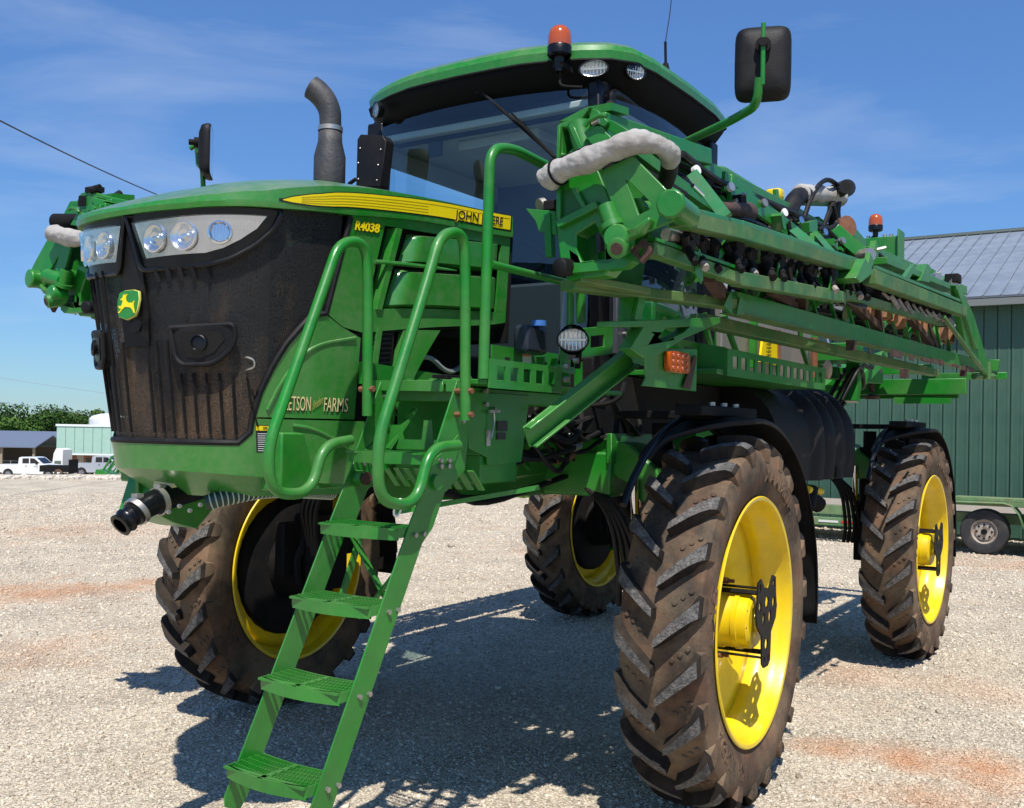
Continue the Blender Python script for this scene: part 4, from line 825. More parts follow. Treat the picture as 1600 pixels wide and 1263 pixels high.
# wheel-arch style raised line on the left side panel and lower panel
for off in (.012,):
    MB().tube(smoothpath([nose(4.15, 1.93, off), nose(4.6, 2.06, off), nose(5.3, 2.20, off), nose(6.2, 2.245, off)]), .008, 6).build('pressed_line', hoodg, S)
    MB().tube(smoothpath([nose(4.9, 1.87, off), nose(5.5, 1.86, off), nose(6.1, 1.80, off), nose(6.5, 1.72, off)]), .008, 6).build('pressed_line', hoodg, S)
# upper engine side panel with raised door and vents (left), plain on the right

vl = lambda z: 6.33 + (z - 2.38) * .47      # left edge of the louvre opening
bl = lambda z: 6.47 + (z - 2.38) * .52      # green louvre bar
dl = lambda z: 6.62 + (z - 2.38) * .70      # left edge of the raised doors
for s in (1, -1):
    P = lambda pts: [(s * u, z) for u, z in pts]
    patch(P([(5.66, 2.335), (6.0, 2.285), (6.32, 2.27), (6.33, 2.38), (vl(2.73), 2.73), (6.50, lip(6.5)), (6.0, lip(6.0))]), .012, 'engine_side_panel', hoodg, S, .012)
    patch(P([(6.32, 2.27), (7.0, 2.315), (8.0, 2.40), (8.0, 2.452), (7.4, 2.425), (6.33, 2.37)]), .012, 'engine_side_panel', hoodg, S, .012)
    patch(P([(6.5, 2.735), (7.3, 2.755), (8.0, 2.78), (8.0, lip(8)), (7.0, lip(7)), (6.5, lip(6.5))]), .012, 'engine_side_panel', hoodg, S, .012)
    patch(P([(7.82, 2.445), (8.0, 2.452), (8.0, 2.78), (7.84, 2.774)]), .012, 'engine_side_panel', hoodg, S, .012)
    skin('vent_recess', s * 6.28, s * 8.0, lambda u: 2.30, lambda u: 2.76, -.035, matblack, S, n=3)
    for (za, zb, nm) in ((2.385, 2.565, 'lower_engine_door'), (2.585, 2.728, 'upper_engine_door')):
        mb = MB(); rows = []
        for i in range(19):
            t_ = i / 18; rows.append([])
            for j in range(11):
                q = j / 10; z = za + (zb - za) * q + (t_ ** 1) * (.055 if zb > 2.6 else .058) * (1 if True else 0)
                zl_ = za + (zb - za) * q; u0 = dl(zl_); u = u0 + (7.80 - u0) * t_
                e = min(1, t_ / .10, q / .10 + .0, (1 - q) / .10, (1 - t_) / .05 + .3); rows[-1].append(nose(s * u, z, -.022 + .052 * (e ** .5)))
        mb.grid(rows); mb.build(nm, hoodg, S, recalc=False, ang=40)
    mb = MB(); mb.grid([[nose(s * (bl(z) - .035), z, -.03) for z in np.linspace(2.375, 2.735, 9)], [nose(s * (bl(z) - .01), z, .022) for z in np.linspace(2.375, 2.735, 9)], [nose(s * (bl(z) + .06), z, .022) for z in np.linspace(2.375, 2.735, 9)], [nose(s * (bl(z) + .07), z, -.03) for z in np.linspace(2.375, 2.735, 9)]]); mb.build('vent_bar', hoodg, S, recalc=False)
    mb = MB(); mb.tube([nose(s * u, 2.572 + (u - 6.3) * .03, .022) for u in np.linspace(6.38, 7.35, 12)], .010, 6, rr=[.010] * 9 + [.008, .006, .002]); mb.build('door_rib', hoodg, S)
    mb = MB()
    for k in range(25):
        z = 2.385 + k * .014; mb.beam(nose(s * (vl(z) + .005), z, -.02), nose(s * (bl(z) - .04), z + .02, -.02), .006, .006); mb.beam(nose(s * (bl(z) + .075), z, -.02), nose(s * (dl(z) - .01), z + .016, -.02), .006, .006)
    o = mb.build('vent_slats', gloss_black, S); o['kind'] = 'stuff'
    # lower vent
    mb = MB()
    for k in range(18): mb.beam(nose(s * 6.38, 1.93 + k * .021, .006), nose(s * 6.72, 1.945 + k * .021, .006), .006, .008)
    o = mb.build('vent_slats', gloss_black, S); o['kind'] = 'stuff'
    MB().plate([nose(s * 6.44, 1.93, .02), nose(s * 6.50, 2.30, .02), nose(s * 6.56, 2.30, .02), nose(s * 6.50, 1.93, .02)], (0, s * -.03, 0)).build('vent_bar', hoodg, S)
    patch(P([(6.66, 1.92), (6.85, 2.30), (7.25, 2.32), (7.02, 2.1), (6.95, 1.92)]), .014, 'vent_side_panel', hoodg, S, .03)
    mb = MB(); mb.tube([nose(s * u, 2.262 + max(0, u - 6.3) * .075, .0) for u in np.linspace(5.7, 8.0, 20)], .008, 6); mb.build('panel_seal', matblack, S)
# ---------------- bonnet cap
def shoulder(u):
    a = abs(u); t = [(0, 2.735), (2.0, 2.742), (3, 2.755), (4.15, 2.78), (5.35, 2.835), (6.45, 2.88), (7.25, 2.905), (8, 2.925)]
    for (x0, z0), (x1, z1) in zip(t[:-1], t[1:]):
        if a <= x1: return z0 + (z1 - z0) * (a - x0) / (x1 - x0)
    return 2.925
SPX = [2.36, 2.34, 2.26, 2.15, 2.02, 1.88, 1.62, 1.25, .78]
SPZ = [2.75, 2.765, 2.805, 2.85, 2.90, 2.94, 2.995, 3.02, 2.965]
def cap_rows(s):
    rows = []
    for i in range(0, 81):
        a = i / 10; u = s * a; k = min(int(a), 7); f = a - k
        sx = SPX[k] * (1 - f) + SPX[k + 1] * f; sz = SPZ[k] * (1 - f) + SPZ[k + 1] * f
        if a < 1.2: pass
        l = nose(u, lip(u), .026); sh = nose(u, shoulder(u), .018); sh.z = shoulder(u); spine = V(sx, 0, sz)
        r = [nose(u, lip(u) + .002, -.02), l, nose(u, lip(u) + .02, .028)]
        for j in range(1, 5): t = j / 5; q = nose(u, lip(u) + .02, .028).lerp(sh, t); r.append(q)
        r.append(sh)
        for j in range(1, 13):
            t = j / 12; q = sh.lerp(spine, t); bulge = math.sin(math.pi * min(1, t * 1.0)) * .10 * (spine.z - sh.z) + (1 - (1 - t) ** 2) * 0; q.z = sh.z + (spine.z - sh.z) * (1 - (1 - t) ** 1.7); r.append(q)
        rows.append(r)
    return rows
mb = MB(); mb.grid(cap_rows(1)); mb.grid(cap_rows(-1)); bonnet = mb.build('bonnet', hoodg, S, ang=24)
# rear face of bonnet
mb = MB(); mb.plate([(.775, -.72, 2.3), (.775, .74, 2.3), (.775, .76, 2.90), (.775, .5, 2.94), (.775, 0, 2.95), (.775, -.5, 2.94), (.775, -.76, 2.90)], (-.03, 0, 0)); mb.build('bonnet_rear_seal', matblack, S)
# side stripe decals and lettering
def stripe(s):
    pts = [(4.5, 0), (5.0, .7), (5.6, 1)]
    def band(u0, u1, lo, hi, name, mat, off):
        mb = MB(); k = max(2, int((u1 - u0) / .05)); rows = []
        for i in range(k + 1):
            u = u0 + (u1 - u0) * i / k; rows.append([nose(s * u, lo(u), off), nose(s * u, (lo(u) + hi(u)) / 2, off), nose(s * u, hi(u), off)])
        mb.grid(rows); return mb.build(name, mat, bonnet, recalc=False)
    c = lambda u: np.interp(u, [4.5, 5.35, 6.45, 7.25, 7.92], [2.752, 2.778, 2.825, 2.862, 2.885])
    w = lambda u: np.interp(u, [4.5, 4.7, 5.1, 5.6, 7.9], [.001, .010, .020, .027, .034])
    band(4.42, 7.95, lambda u: c(u) - w(u) - .005, lambda u: c(u) + w(u) + .004, 'stripe_border', decal_blk, .0295)
    band(4.50, 7.92, lambda u: c(u) - w(u), lambda u: c(u) + w(u), 'yellow_stripe', yellowd, .031)
    mb = MB()
    for q in (-.6, -.2, .2, .6): mb.tube([nose(s * u, c(u) + w(u) * q, .0312) for u in np.linspace(4.9, 7.0 if q < .3 else 7.9, 30)], .0012, 4)
    mb.build('stripe_lines', pmat('dark_yellow', (0.55, 0.38, 0.0), 0.5), bonnet)
stripe(1); stripe(-1)
def nose_text(txt, u0, u1, z0, z1, h, name, mat, parent, bold=0.0, shear=0.0, off=.032, th=.002, slope=0.0, sx=1.0):
    vs, fs = textmesh(txt, 1.0, .5, shear, bold)
    xs = [v[0] for v in vs]; ys = [v[1] for v in vs]; x0, x1 = min(xs), max(xs); y0 = 0.0; y1 = max(ys)
    mb = MB(); out = []
    for v in vs:
        t = (v[0] - x0) / (x1 - x0); u = u0 + (u1 - u0) * t; z = z0 + (z1 - z0) * t + v[1] / y1 * h; out.append(nose(u, z, off + (v[2] + .5) * th))
    mb.add(out, fs); return mb.build(name, mat, parent, smooth=False)
nose_text('JOHN DEERE', 7.28, 7.79, 2.836, 2.862, .040, 'maker_name', yellowd, bonnet, .075, 0, .0316, .0012)
nose_text('JOHN DEERE', 7.28, 7.79, 2.8365, 2.8625, .039, 'maker_name', decal_blk, bonnet, .012, 0, .033, .0012)
nose_text('R4038', 6.05, 6.42, 2.690, 2.698, .038, 'model_number', decal_blk, S, .07, .1, .0145, .0012)
nose_text('R4038', 6.05, 6.42, 2.691, 2.699, .037, 'model_number', yellowd, S, .035, .1, .0165, .0012)
nose_text('BLETSON', 4.56, 5.39, 1.928, 1.928, .060, 'farm_name', decal_blk, S, .02, 0, .0125, .0008)
nose_text('BLETSON', 4.55, 5.38, 1.931, 1.931, .058, 'farm_name', cream, S, .0, 0, .0135, .0008)
nose_text('FARMS', 5.73, 6.17, 1.928, 1.928, .060, 'farm_name', decal_blk, S, .02, 0, .0125, .0008)
nose_text('FARMS', 5.72, 6.16, 1.931, 1.931, .058, 'farm_name', cream, S, .0, 0, .0135, .0008)
nose_text('Brothers', 5.44, 5.70, 1.935, 1.965, .036, 'farm_name', pmat('gold_decal', (0.35, 0.33, 0.08), 0.5), S, .0, .5, .0135, .0008)
def decal(u0, u1, z0, z1, title, body, s=1, tcol=yellowd, name='warning_decal', off=.013):
    d = patch([(u0, z0), (u1, z0), (u1, z1), (u0, z1)], off, name, decal_blk, S, .002)
    patch([(u0 + .01, z1 - (z1 - z0) * .2), (u1 - .01, z1 - (z1 - z0) * .2), (u1 - .01, z1 - .003), (u0 + .01, z1 - .003)], off + .0015, 'decal_header', tcol, d, .001)
    mb = MB()
    for k in range(9):
        z = z0 + (z1 - z0) * (.06 + .078 * k); e = u1 - .05 - (k * 37 % 5) * .04; mb.tube([nose(u0 + .05, z, off + .001), nose(e, z, off + .001)], .0014, 4)
    mb.build('decal_text_lines', white, d)
    nose_text('CAUTION', u0 + .22, u1 - .15, z1 - (z1 - z0) * .16, z1 - (z1 - z0) * .16, (z1 - z0) * .11, 'decal_title', decal_blk, d, 0.02, 0, off + .0028, .0005)
decal(3.78, 4.28, 1.758, 1.868, '', '')
# D-shaped tow clip on the grille and latch
c = nose(4.25, 2.02, .02)
mb = MB(); mb.tube(fillet([nose(3.55, 2.135, .01), nose(3.55, 2.135, .04), nose(3.75, 2.125, .055), nose(3.75, 2.095, .055), nose(3.55, 2.085, .04), nose(3.55, 2.085, .01)], .015), .004, 7); mb.build('grille_catch', steel, S)
mb = MB(); mb.tube([nose(3.55, 2.06, .02), nose(3.72, 1.92, .02), nose(3.85, 1.86, .02)], .003, 5); mb.build('lanyard', matblack, S)

# ---------------- quick-fill coupler at the front and its mount
mb = MB(); mb.plate([(2.154, -0.250, 1.662), (2.057, -0.250, 1.660), (2.030, -0.250, 1.502), (2.152, -0.250, 1.564)], (0, -.02, 0)); mb.build('coupler_bracket', green, S, bevel=.003)
mb = MB(); mb.plate([(2.163, -0.120, 1.483), (2.101, -0.120, 1.665), (1.807, -0.120, 1.630), (1.830, -0.120, 1.499), (1.936, -0.120, 1.401), (2.062, -0.120, 1.435)], (0, -.25, 0)); mb.build('tank_bracket', green, S, bevel=.004)
e0 = V((2.189, 0.020, 1.565)); e1 = V((2.302, 0.020, 1.536)); e2 = V((2.360, 0.020, 1.507)); e3 = V((2.422, 0.020, 1.465))
mb = MB(); mb.tube(smoothpath([e0 + V(-.15, 0, .03), e0, e1, e2], 2), .052, 20); mb.build('elbow_pipe', gloss_black, S)
ax = (e3 - e2).normalized(); mb = MB(); mb.lathe([(-.02, .050), (.0, .050), (.02, .053), (.025, .045), (.045, .045), (.05, .052), (.058, .052), (.07, .044), (.09, .05), (.092, .034), (.02, .034)], e2, ax, 24); mb.build('hose_coupler', gloss_black, S)
for p, a in ((e0 + V(.06, 0, -.02), (e1 - e0)), (e2 + ax * -.005, ax)):
    mb = MB(); mb.lathe([(-.012, .0535), (-.012, .060), (.012, .060), (.012, .0535)], p, a, 24); mb.box(p + V(0, 0, .062), (.03, .04, .018)); mb.build('hose_clamp', steel, S)
mb = MB(); mb.lathe([(-.03, 0.0), (-.03, .06), (.02, .06), (.02, 0)], (2.191, 0.000, 1.626), (.9, .1, .3), 18); mb.build('hose_reel_cap', cream, S)
for k in range(4): MB().cyl(V((2.434, 0.310, 1.528)) + V(-k * .05, 0, .02 * (k % 2)), V((2.434, 0.310, 1.528)) + V(-k * .05, .012, .02 * (k % 2)), .008, 8).build('bolt', steel, S)
# ribbed suction hose with white spiral
hp = smoothpath([(2.158, 0.200, 1.544), (2.108, 0.250, 1.565), (1.980, 0.300, 1.589), (1.833, 0.300, 1.592), (1.408, 0.200, 1.556)], 3)
mb = MB(); mb.tube(hp, .032, 12); mb.build('suction_hose', pmat('dark_green_hose', (0.02, 0.045, 0.03), 0.5), S)
mb = MB(); tot = 60
hpv = [V(p) for p in hp]; cum = [0]
for a, b in zip(hpv[:-1], hpv[1:]): cum.append(cum[-1] + (b - a).length)
def at_len(l):
    for i in range(len(cum) - 1):
        if l <= cum[i + 1]: return hpv[i].lerp(hpv[i + 1], (l - cum[i]) / max(1e-6, cum[i + 1] - cum[i])), (hpv[i + 1] - hpv[i]).normalized()
    return hpv[-1], (hpv[-1] - hpv[-2]).normalized()
for k in range(1, 38):
    p, d = at_len(cum[-1] * k / 38); mb.lathe([(-.003, .032), (-.002, .035), (.002, .035), (.003, .032)], p, d, 12)
mb.build('hose_spiral', pmat('pale_green_rib', (0.42, 0.52, 0.42), 0.5), S)

# ---------------- wheels
def wheel(cx, cy, steer, side, da=0.0):
    # side +1: outer face toward +y
    w = empty('wheel', (cx, cy, .93)); w.parent = S
    cs, sn = math.cos(steer), math.sin(steer); fx = V(cs, sn, 0); ay = V(-sn, cs, 0) * side; C0 = V(cx, cy, .93)
    def Wp(a, r, th): return C0 + ay * a + fx * (r * math.cos(th)) + V(0, 0, 1) * (r * math.sin(th))
    prof = [(-.155, .600), (-.175, .625), (-.185, .66), (-.203, .72), (-.208, .77), (-.200, .815), (-.188, .846), (-.165, .860), (-.10, .870), (0, .873), (.10, .870), (.165, .860), (.188, .846), (.200, .815), (.208, .77), (.203, .72), (.185, .66), (.175, .625), (.155, .600)]
    n = 72; mb = MB(); mb.grid([[Wp(a, r, 2 * math.pi * j / n) for j in range(n)] for a, r in prof], True)
    # bead ring
    mb.mat(0)
    NL = 22; path = [(.006, .934, .0), (.045, .936, .035), (.09, .935, .080), (.135, .930, .122), (.172, .918, .158), (.196, .897, .182), (.206, .870, .196), (.209, .835, .203), (.206, .80, .205)]
    mb.mat(1)
    for sd in (1, -1):
        for k in range(NL):
            t0 = 2 * math.pi * (k + (0.5 if sd < 0 else 0)) / NL + .02; sec = []
            for i, (a, r, dt) in enumerate(path):
                wd = .0185 + .004 * i if i < 6 else (.043 if i == 6 else .038 if i == 7 else .026)
                hw = wd / r; depth = .068 if i < 4 else [.062, .054, .040, .026, .012][i - 4]
                # inward direction (radial on the crown, axial on the shoulder)
                q = min(1, max(0, (i - 3) / 4)); dr = depth * (1 - q * .85); da = depth * q
                th = t0 + dt; sl = .010 / r
                top = [Wp(sd * a, r, th - hw), Wp(sd * a, r, th + hw)]; bot = [Wp(sd * (a - da), r - dr, th + hw + sl), Wp(sd * (a - da), r - dr, th - hw - sl)]
                sec.append(top + bot)
            b = len(mb.v); vs = [p for s_ in sec for p in s_]; fs = []; fm = []
            for i in range(len(sec) - 1):
                for j in range(4):
                    j2 = (j + 1) % 4; fs.append((i * 4 + j, i * 4 + j2, i * 4 + 4 + j2, i * 4 + 4 + j)); fm.append(1 if j == 0 and i < 5 else (2 if i < 6 else 0))
            fs.append((3, 2, 1, 0)); fm.append(2); e = (len(sec) - 1) * 4; fs.append((e, e + 1, e + 2, e + 3)); fm.append(0)
            mb.v += [tuple(p) for p in vs]; mb.f += [tuple(b + i for i in f) for f in fs]; mb.m += fm
    # small raised ovals between the lugs
    mb.mat(0)
    for sd in (1, -1):
        for k in range(NL):
            t0 = 2 * math.pi * (k + .45 + (0.5 if sd < 0 else 0)) / NL + .02
            for q in (0, 1, 2):
                a = .075 + q * .035; th = t0 + .075 + q * .032; r = .872 - q * .003; cc = Wp(sd * a, r, th); nn = (Wp(sd * a, r + 1, th) - cc)
                mb.lathe([(-.004, .014), (.005, .011), (.006, 0)], cc, nn, 8)
    ty = mb.build('tyre', [rubber, lugm, lug_side], w, ang=32)
    # raised sidewall lettering
    def side_text(txt, th0, th1, r, h, sd):
        vs, fs = textmesh(txt, 1.0, .5, 0, .01); xs = [v[0] for v in vs]; ym = max(v[1] for v in vs); x0, x1 = min(xs), max(xs); m2 = MB(); out = []
        for v in vs:
            t = (v[0] - x0) / (x1 - x0); th = th0 + (th1 - th0) * t; rr = r + v[1] / ym * h
            out.append(Wp(sd * (.201 + (v[2] + .5) * .004 + (.004 if .7 < rr < .8 else 0)), rr, th))
        m2.add(out, fs); m2.build('sidewall_lettering', rubber, w, smooth=False)
    dirn = -1  # text reads clockwise seen from outside
    for a0 in (2.35, -0.55):
        side_text('AGRIMAX', a0, a0 - .75, .700, .075, 1) if side > 0 else None
    if side > 0: side_text('BKT', .35, -.05, .70, .085, 1)
    else:
        side_text('BKT', -.62 + 0, -.28 + 0, .69, .09, -1); side_text('RADIAL', -1.9, -1.35, .70, .06, -1)
    # rim
    rp = [(-.185, .628), (-.192, .622), (-.188, .606), (-.165, .598), (-.12, .592), (-.10, .57), (-.06, .552), (.03, .548), (.07, .56), (.10, .582), (.14, .594), (.165, .598), (.188, .606), (.192, .622), (.185, .628)]
    mb = MB(); mb.lathe(rp, C0, ay, 72); rim = mb.build('rim', yellow, w)
    dp = [(-.02 + da, .552), (-.035 + da, .50), (-.075 + da, .42), (-.085 + da, .33), (-.06 + da, .25), (-.055 + da, .16), (-.055 + da, 0)]
    mb = MB(); mb.lathe(dp, C0, ay, 64); dk = mb.build('wheel_disc', yellow, w); so = dk.modifiers.new('s', 'SOLIDIFY'); so.thickness = .014
    mb = MB(); mb.lathe([(-.05, .155), (.02, .150), (.03, .143), (.09, .143), (.092, .150), (.115, .150), (.117, .143), (.165, .140), (.18, .125), (.185, .06), (.20, .055), (.202, 0)], C0, ay, 40); mb.build('hub', yellow, w)
    mb = MB()
    for k in range(10):
        th = 2 * math.pi * k / 10 + .2; p = Wp(-.055, .200, th); mb.cyl(p, p + ay * .055, .016, 6); mb.cyl(p + ay * .055, p + ay * .085, .010, 8)
        p = Wp(.117, .13, th + .3); mb.cyl(p, p + ay * .055, .007, 6)
    mb.build('wheel_bolts', copper, w)
    # crop-divider bracket plate on flat bars
    mb = MB()
    for (th, r) in ((1.9, .165), (1.15, .165), (-1.95, .18), (-1.2, .18)):
        mb.beam(Wp(-.045, r, th), Wp(.222, r, th), .034, .008, up=Wp(0, 1, th) - C0)
    mb.split('bracket_bar', matblack, w)
    def Pl(x, z): return C0 + ay * .225 + fx * (x * side * 1.75) + V(0, 0, 1) * z
    out = [(-.085, .21), (-.055, .225), (-.02, .165), (.02, .165), (.055, .225), (.085, .21), (.09, .12), (.10, .06), (.09, .0), (.045, -.06), (.04, -.20), (.02, -.225), (-.02, -.225), (-.04, -.20), (-.045, -.06), (-.09, 0), (-.10, .06), (-.09, .12)]
    def hole(cx_, cz, a, b, k=8): return [Pl(cx_ + a * math.cos(2 * math.pi * i / k), cz + b * math.sin(2 * math.pi * i / k)) for i in range(k)]
    holes = [hole(-.066, .18, .010, .025), hole(.066, .18, .010, .025), hole(-.065, .085, .013, .03), hole(.065, .085, .013, .03), hole(-.03, .02, .012, .035), hole(.03, .02, .012, .035), hole(0, -.11, .016, .03), hole(-.018, -.185, .008, .02), hole(.018, -.185, .008, .02), hole(0, .1, .018, .03)]
    mb = MB(); mb.plate([Pl(x, z) for x, z in out], ay * .008, holes); mb.build('bracket_plate', blackp, w)
    return w
STR = .05
wheel(0, TR, STR, 1); wheel(0, -TR, STR, -1, .15); wheel(-WB, TR, 0, 1); wheel(-WB, -TR, 0, -1, .15)
# ---------------- fenders
def fender(cx, cy, side):
    mb = MB(); C = V(cx, cy, .93); rows = []; n = 26; R0 = 1.0
    angs = [math.radians(-9 + (126 - -9) * k / n) for k in range(n + 1)]   # measured from the rear, over the top, to the front
    for t in angs:
        wdt = (.03, .20) if True else 0
        x = -math.cos(t); z = math.sin(t); r = R0 + .012 * math.sin(t)
        up = max(0, math.sin(t)); a0, a1 = -.19, .19
        if t > math.radians(95): q = min(1, (t - math.radians(95)) / math.radians(22)); a1 = .19 - q * .33; 
        sec = [(a0, -.02), (a0, 0), ((a0 + a1) / 2, .010), (a1 - .01, 0), (a1, -.02)]
        rows.append([C + V(x * (r + dr), side * a, z * (r + dr)) for a, dr in sec])
    mb.grid(rows); f = mb.build('fender', blackp if side > 0 else matblack, S, recalc=False, ang=30); so = f.modifiers.new('s', 'SOLIDIFY'); so.thickness = .008
    mb = MB(); pts = [C + V(-math.cos(t) * (R0 + .03), side * -.15, math.sin(t) * (R0 + .03)) for t in [math.radians(a) for a in range(0, 146, 8)]]; mb.tube(pts, .018, 8); mb.build('fender_frame', gloss_black, f)
    mb = MB(); mb.box(C + V(.05, side * -.02, R0 + .05), (.75, .14, .05)); mb.box(C + V(.1, side * -.25, R0 + .03), (.2, .5, .04)); mb.build('fender_bracket', matblack, f, bevel=.006)
    mb = MB()
    for k in range(3): mb.cyl(C + V(.18 - k * .16, 0, R0 + .06), C + V(.18 - k * .16, 0, R0 + .095), .018, 8)
    mb.build('bolt', steel, f)
for cx in (0, -WB):
    for s in (1, -1): fender(cx, s * TR, s)

# ---------------- chassis
mb = MB()
for s in (1, -1): mb.span((2.05, s * .40, 1.60), (-5.6, s * .52, 1.84))
for x in (1.6, .75, -.9, -2.2, -3.3, -5.2): mb.span((x, -.40, 1.63), (x - .12, .40, 1.8))
mb.build('frame', green, S, bevel=.008)
def axle(cx):
    mb = MB(); mb.span((cx + .16, -1.02, 1.52), (cx - .16, 1.02, 1.76)); mb.build('axle_beam', green, S, bevel=.015)
    for s in (1, -1):
        # arched knee: side profile in the y-z plane
        prof = [(.62, 1.84), (.92, 1.84), (1.12, 1.80), (1.27, 1.68), (1.30, 1.52), (1.18, 1.50), (1.10, 1.60), (.95, 1.66), (.62, 1.66)]
        MB().plate([V(cx + .13, s * y, z) for y, z in prof], (-.26, 0, 0)).build('axle_knee', green, S, bevel=.012)
        ax = s * 1.24
        mb = MB(); mb.cyl((cx, ax, 1.78), (cx, ax, 1.22), .085, 20); mb.cyl((cx, ax, 1.92), (cx, ax, 1.72), .055, 16); mb.build('suspension_sleeve', matblack, S)
        mb = MB(); mb.cyl((cx, ax, 1.30), (cx, ax, .78), .045, 18); mb.build('suspension_rod', chrome, S)
        mb = MB(); mb.span((cx + .15, ax - .09, .80), (cx - .15, ax + .12, 1.30)); mb.lathe([(0, .0), (0, .20), (.13, .23), (.24, .24), (.26, .20), (.27, 0)], (cx, ax - s * .0, .95), (0, s, 0), 24); (mb.lathe([(.24, 0), (.21, .40), (.24, .46), (.36, .47), (.37, .3), (.38, 0)], (cx, ax, .93), (0, s, 0), 28) if s < 0 else mb.lathe([(.12, 0), (.12, .28), (.22, .30), (.235, 0)], (cx, ax, .93), (0, s, 0), 28)); mb.span((cx - .1, ax, 1.0), (cx - .42, ax + s * .12, 1.3)); mb.span((cx + .1, ax + s * .02, .9), (cx + .30, ax + s * .10, 1.25)); mb.cyl((cx, ax, .70), (cx, ax, .80), .05, 14)  # right wheels: wide black drum added in place of the shaded rim interior
        mb.tube([V(cx + .12, ax, 1.15), V(cx + .20, ax, 1.0), V(cx + .18, ax, .84)], .03, 8); mb.build('wheel_motor_dark_drum', matblack, S, bevel=.01)
        mb = MB(); mb.cyl((cx, ax, .69), (cx, ax, .715), .075, 14); mb.build('motor_flange', green, S)
        mb = MB(); mb.cyl((cx - .2, s * .75, 1.62), (cx - .1, s * 1.20, 1.25), .035, 10); mb.build('steer_cylinder', matblack, S)
        mb = MB(); mb.cyl((cx + .13, s * 1.16, 1.2), (cx + .16, s * 1.16, 1.62), .022, 12); mb.build('chrome_strut', chrome, S)
        for k in range(4):
            y = s * (1.06 + .035 * k); hose_pts = [V(cx + .12 - .03 * k, s * .8, 1.6), V(cx + .22 + .02 * k, y, 1.45), V(cx + .19 - .02 * k, y + s * .04, 1.1), V(cx + .12, y, .95)]
            MB().tube(smoothpath(hose_pts), .016, 7).build('hydraulic_hose', hose_m, S)
axle(0); axle(-WB)
# belly plates, under-cab structure (left side visible)
mb = MB(); mb.plate([(1.45, .56, 1.86), (.5, .60, 1.86), (.20, .78, 1.80), (-.75, .78, 1.80), (-.95, .62, 1.70), (-1.1, .60, 1.50), (1.5, .56, 1.53)], (0, .02, 0), [[(.55 + .07 * math.cos(a), .60, 1.69 + .07 * math.sin(a)) for a in np.linspace(0, 6.28, 13)[:-1]]])
mb.build('belly_plate', green, S, bevel=.004)
mb = MB(); mb.cyl((.5, .585, 1.69), (.5, .66, 1.69), .06, 20); mb.tube(fillet([(.44, .66, 1.73), (.46, .70, 1.66), (.56, .70, 1.72), (.55, .66, 1.62)], .02), .010, 6); mb.build('frame_eye', green, S)
MB().plate([(.95, .600, 1.60), (.72, .600, 1.60), (.72, .600, 1.72), (.95, .600, 1.72)], (0, .004, 0)).build('data_plate', decal_blk, S)
mb = MB()
for k in range(5): mb.span((.93, .605, 1.615 + k * .02), (.78 + .02 * (k % 3), .607, 1.622 + k * .02))
mb.span((.69, .60, 1.60), (.62, .607, 1.72)); mb.build('data_plate_print', cream, S)
MB().plate([(-.05, 1.02, 1.86), (-.42, 1.02, 1.86), (-.60, 1.04, 1.70), (-.60, 1.04, 1.50), (-.50, 1.04, 1.50), (-.36, 1.02, 1.68), (.18, 1.0, 1.70), (.18, 1.0, 1.86)], (0, .03, 0)).build('gusset_plate', green, S, bevel=.004)
# dark machinery under the cab: pumps, manifolds, hoses
rnd = random.Random(11)
mb = MB()
for k in range(26):
    c = V(rnd.uniform(-.7, 1.2), rnd.uniform(.15, .72), rnd.uniform(1.88, 2.12)); mb.box(c, (rnd.uniform(.05, .2), rnd.uniform(.05, .16), rnd.uniform(.04, .16)))
    if k % 3 == 0: mb.cyl(c, c + V(rnd.uniform(-.12, .12), .1, rnd.uniform(-.05, .05)), rnd.uniform(.02, .05), 10)
mb.build('hydraulic_manifold', matblack, S, bevel=.004)
mb = MB()
for k in range(30):
    c = V(rnd.uniform(-.6, 1.15), rnd.uniform(.6, .85), rnd.uniform(1.88, 2.15)); mb.cyl(c, c + V(rnd.uniform(-.03, .03), .03, rnd.uniform(-.03, .03)), rnd.uniform(.008, .018), 6)
mb.build('hose_fittings', steel, S)
for k in range(26):
    a = V(rnd.uniform(-.9, 1.3), rnd.uniform(.5, .95), rnd.uniform(1.75, 2.1)); b = a + V(rnd.uniform(-.8, .8), rnd.uniform(-.2, .2), rnd.uniform(-.2, .2)); m_ = (a + b) / 2 + V(0, rnd.uniform(.02, .12), -rnd.uniform(.02, .2))
    MB().tube(smoothpath([a, m_, b]), rnd.uniform(.009, .017), 6).build('hydraulic_hose', hose_m, S)
mb = MB(); mb.span((.74, -.6, 1.86), (-1.3, .45, 2.25)); mb.build('gearbox_mass', matblack, S, bevel=.02)
mb = MB(); mb.tube([(.66, .72, 1.93), (.30, .74, 1.94)], .022, 12); mb.build('chrome_rod', chrome, S)
rnd2 = random.Random(31)
for k in range(20):
    a = V(rnd2.uniform(.45, 1.35), rnd2.uniform(.70, .98), rnd2.uniform(1.88, 2.05)); b = V(a.x - rnd2.uniform(.3, .8), rnd2.uniform(.75, 1.0), rnd2.uniform(1.70, 2.05)); c_ = (a + b) / 2 + V(0, rnd2.uniform(.03, .10), -rnd2.uniform(.06, .22))
    MB().tube(smoothpath([a, c_, b], 3), rnd2.uniform(.009, .016), 7).build('hydraulic_hose', hose_m, S)
    if k % 2: MB().cyl(b, b + V(-.05, .0, .01), .018, 8).build('hose_fitting', rnd2.choice([steel, steel, copper]), S)
for k in range(5): MB().tube(smoothpath([(1.25 - k * .05, .60, 1.60), (.95, .66 + .01 * k, 1.52 - .01 * k), (.3, .70, 1.58), (-.2, .78 + .02 * k, 1.72)], 2), .012, 7).build('hydraulic_hose', hose_m, S)
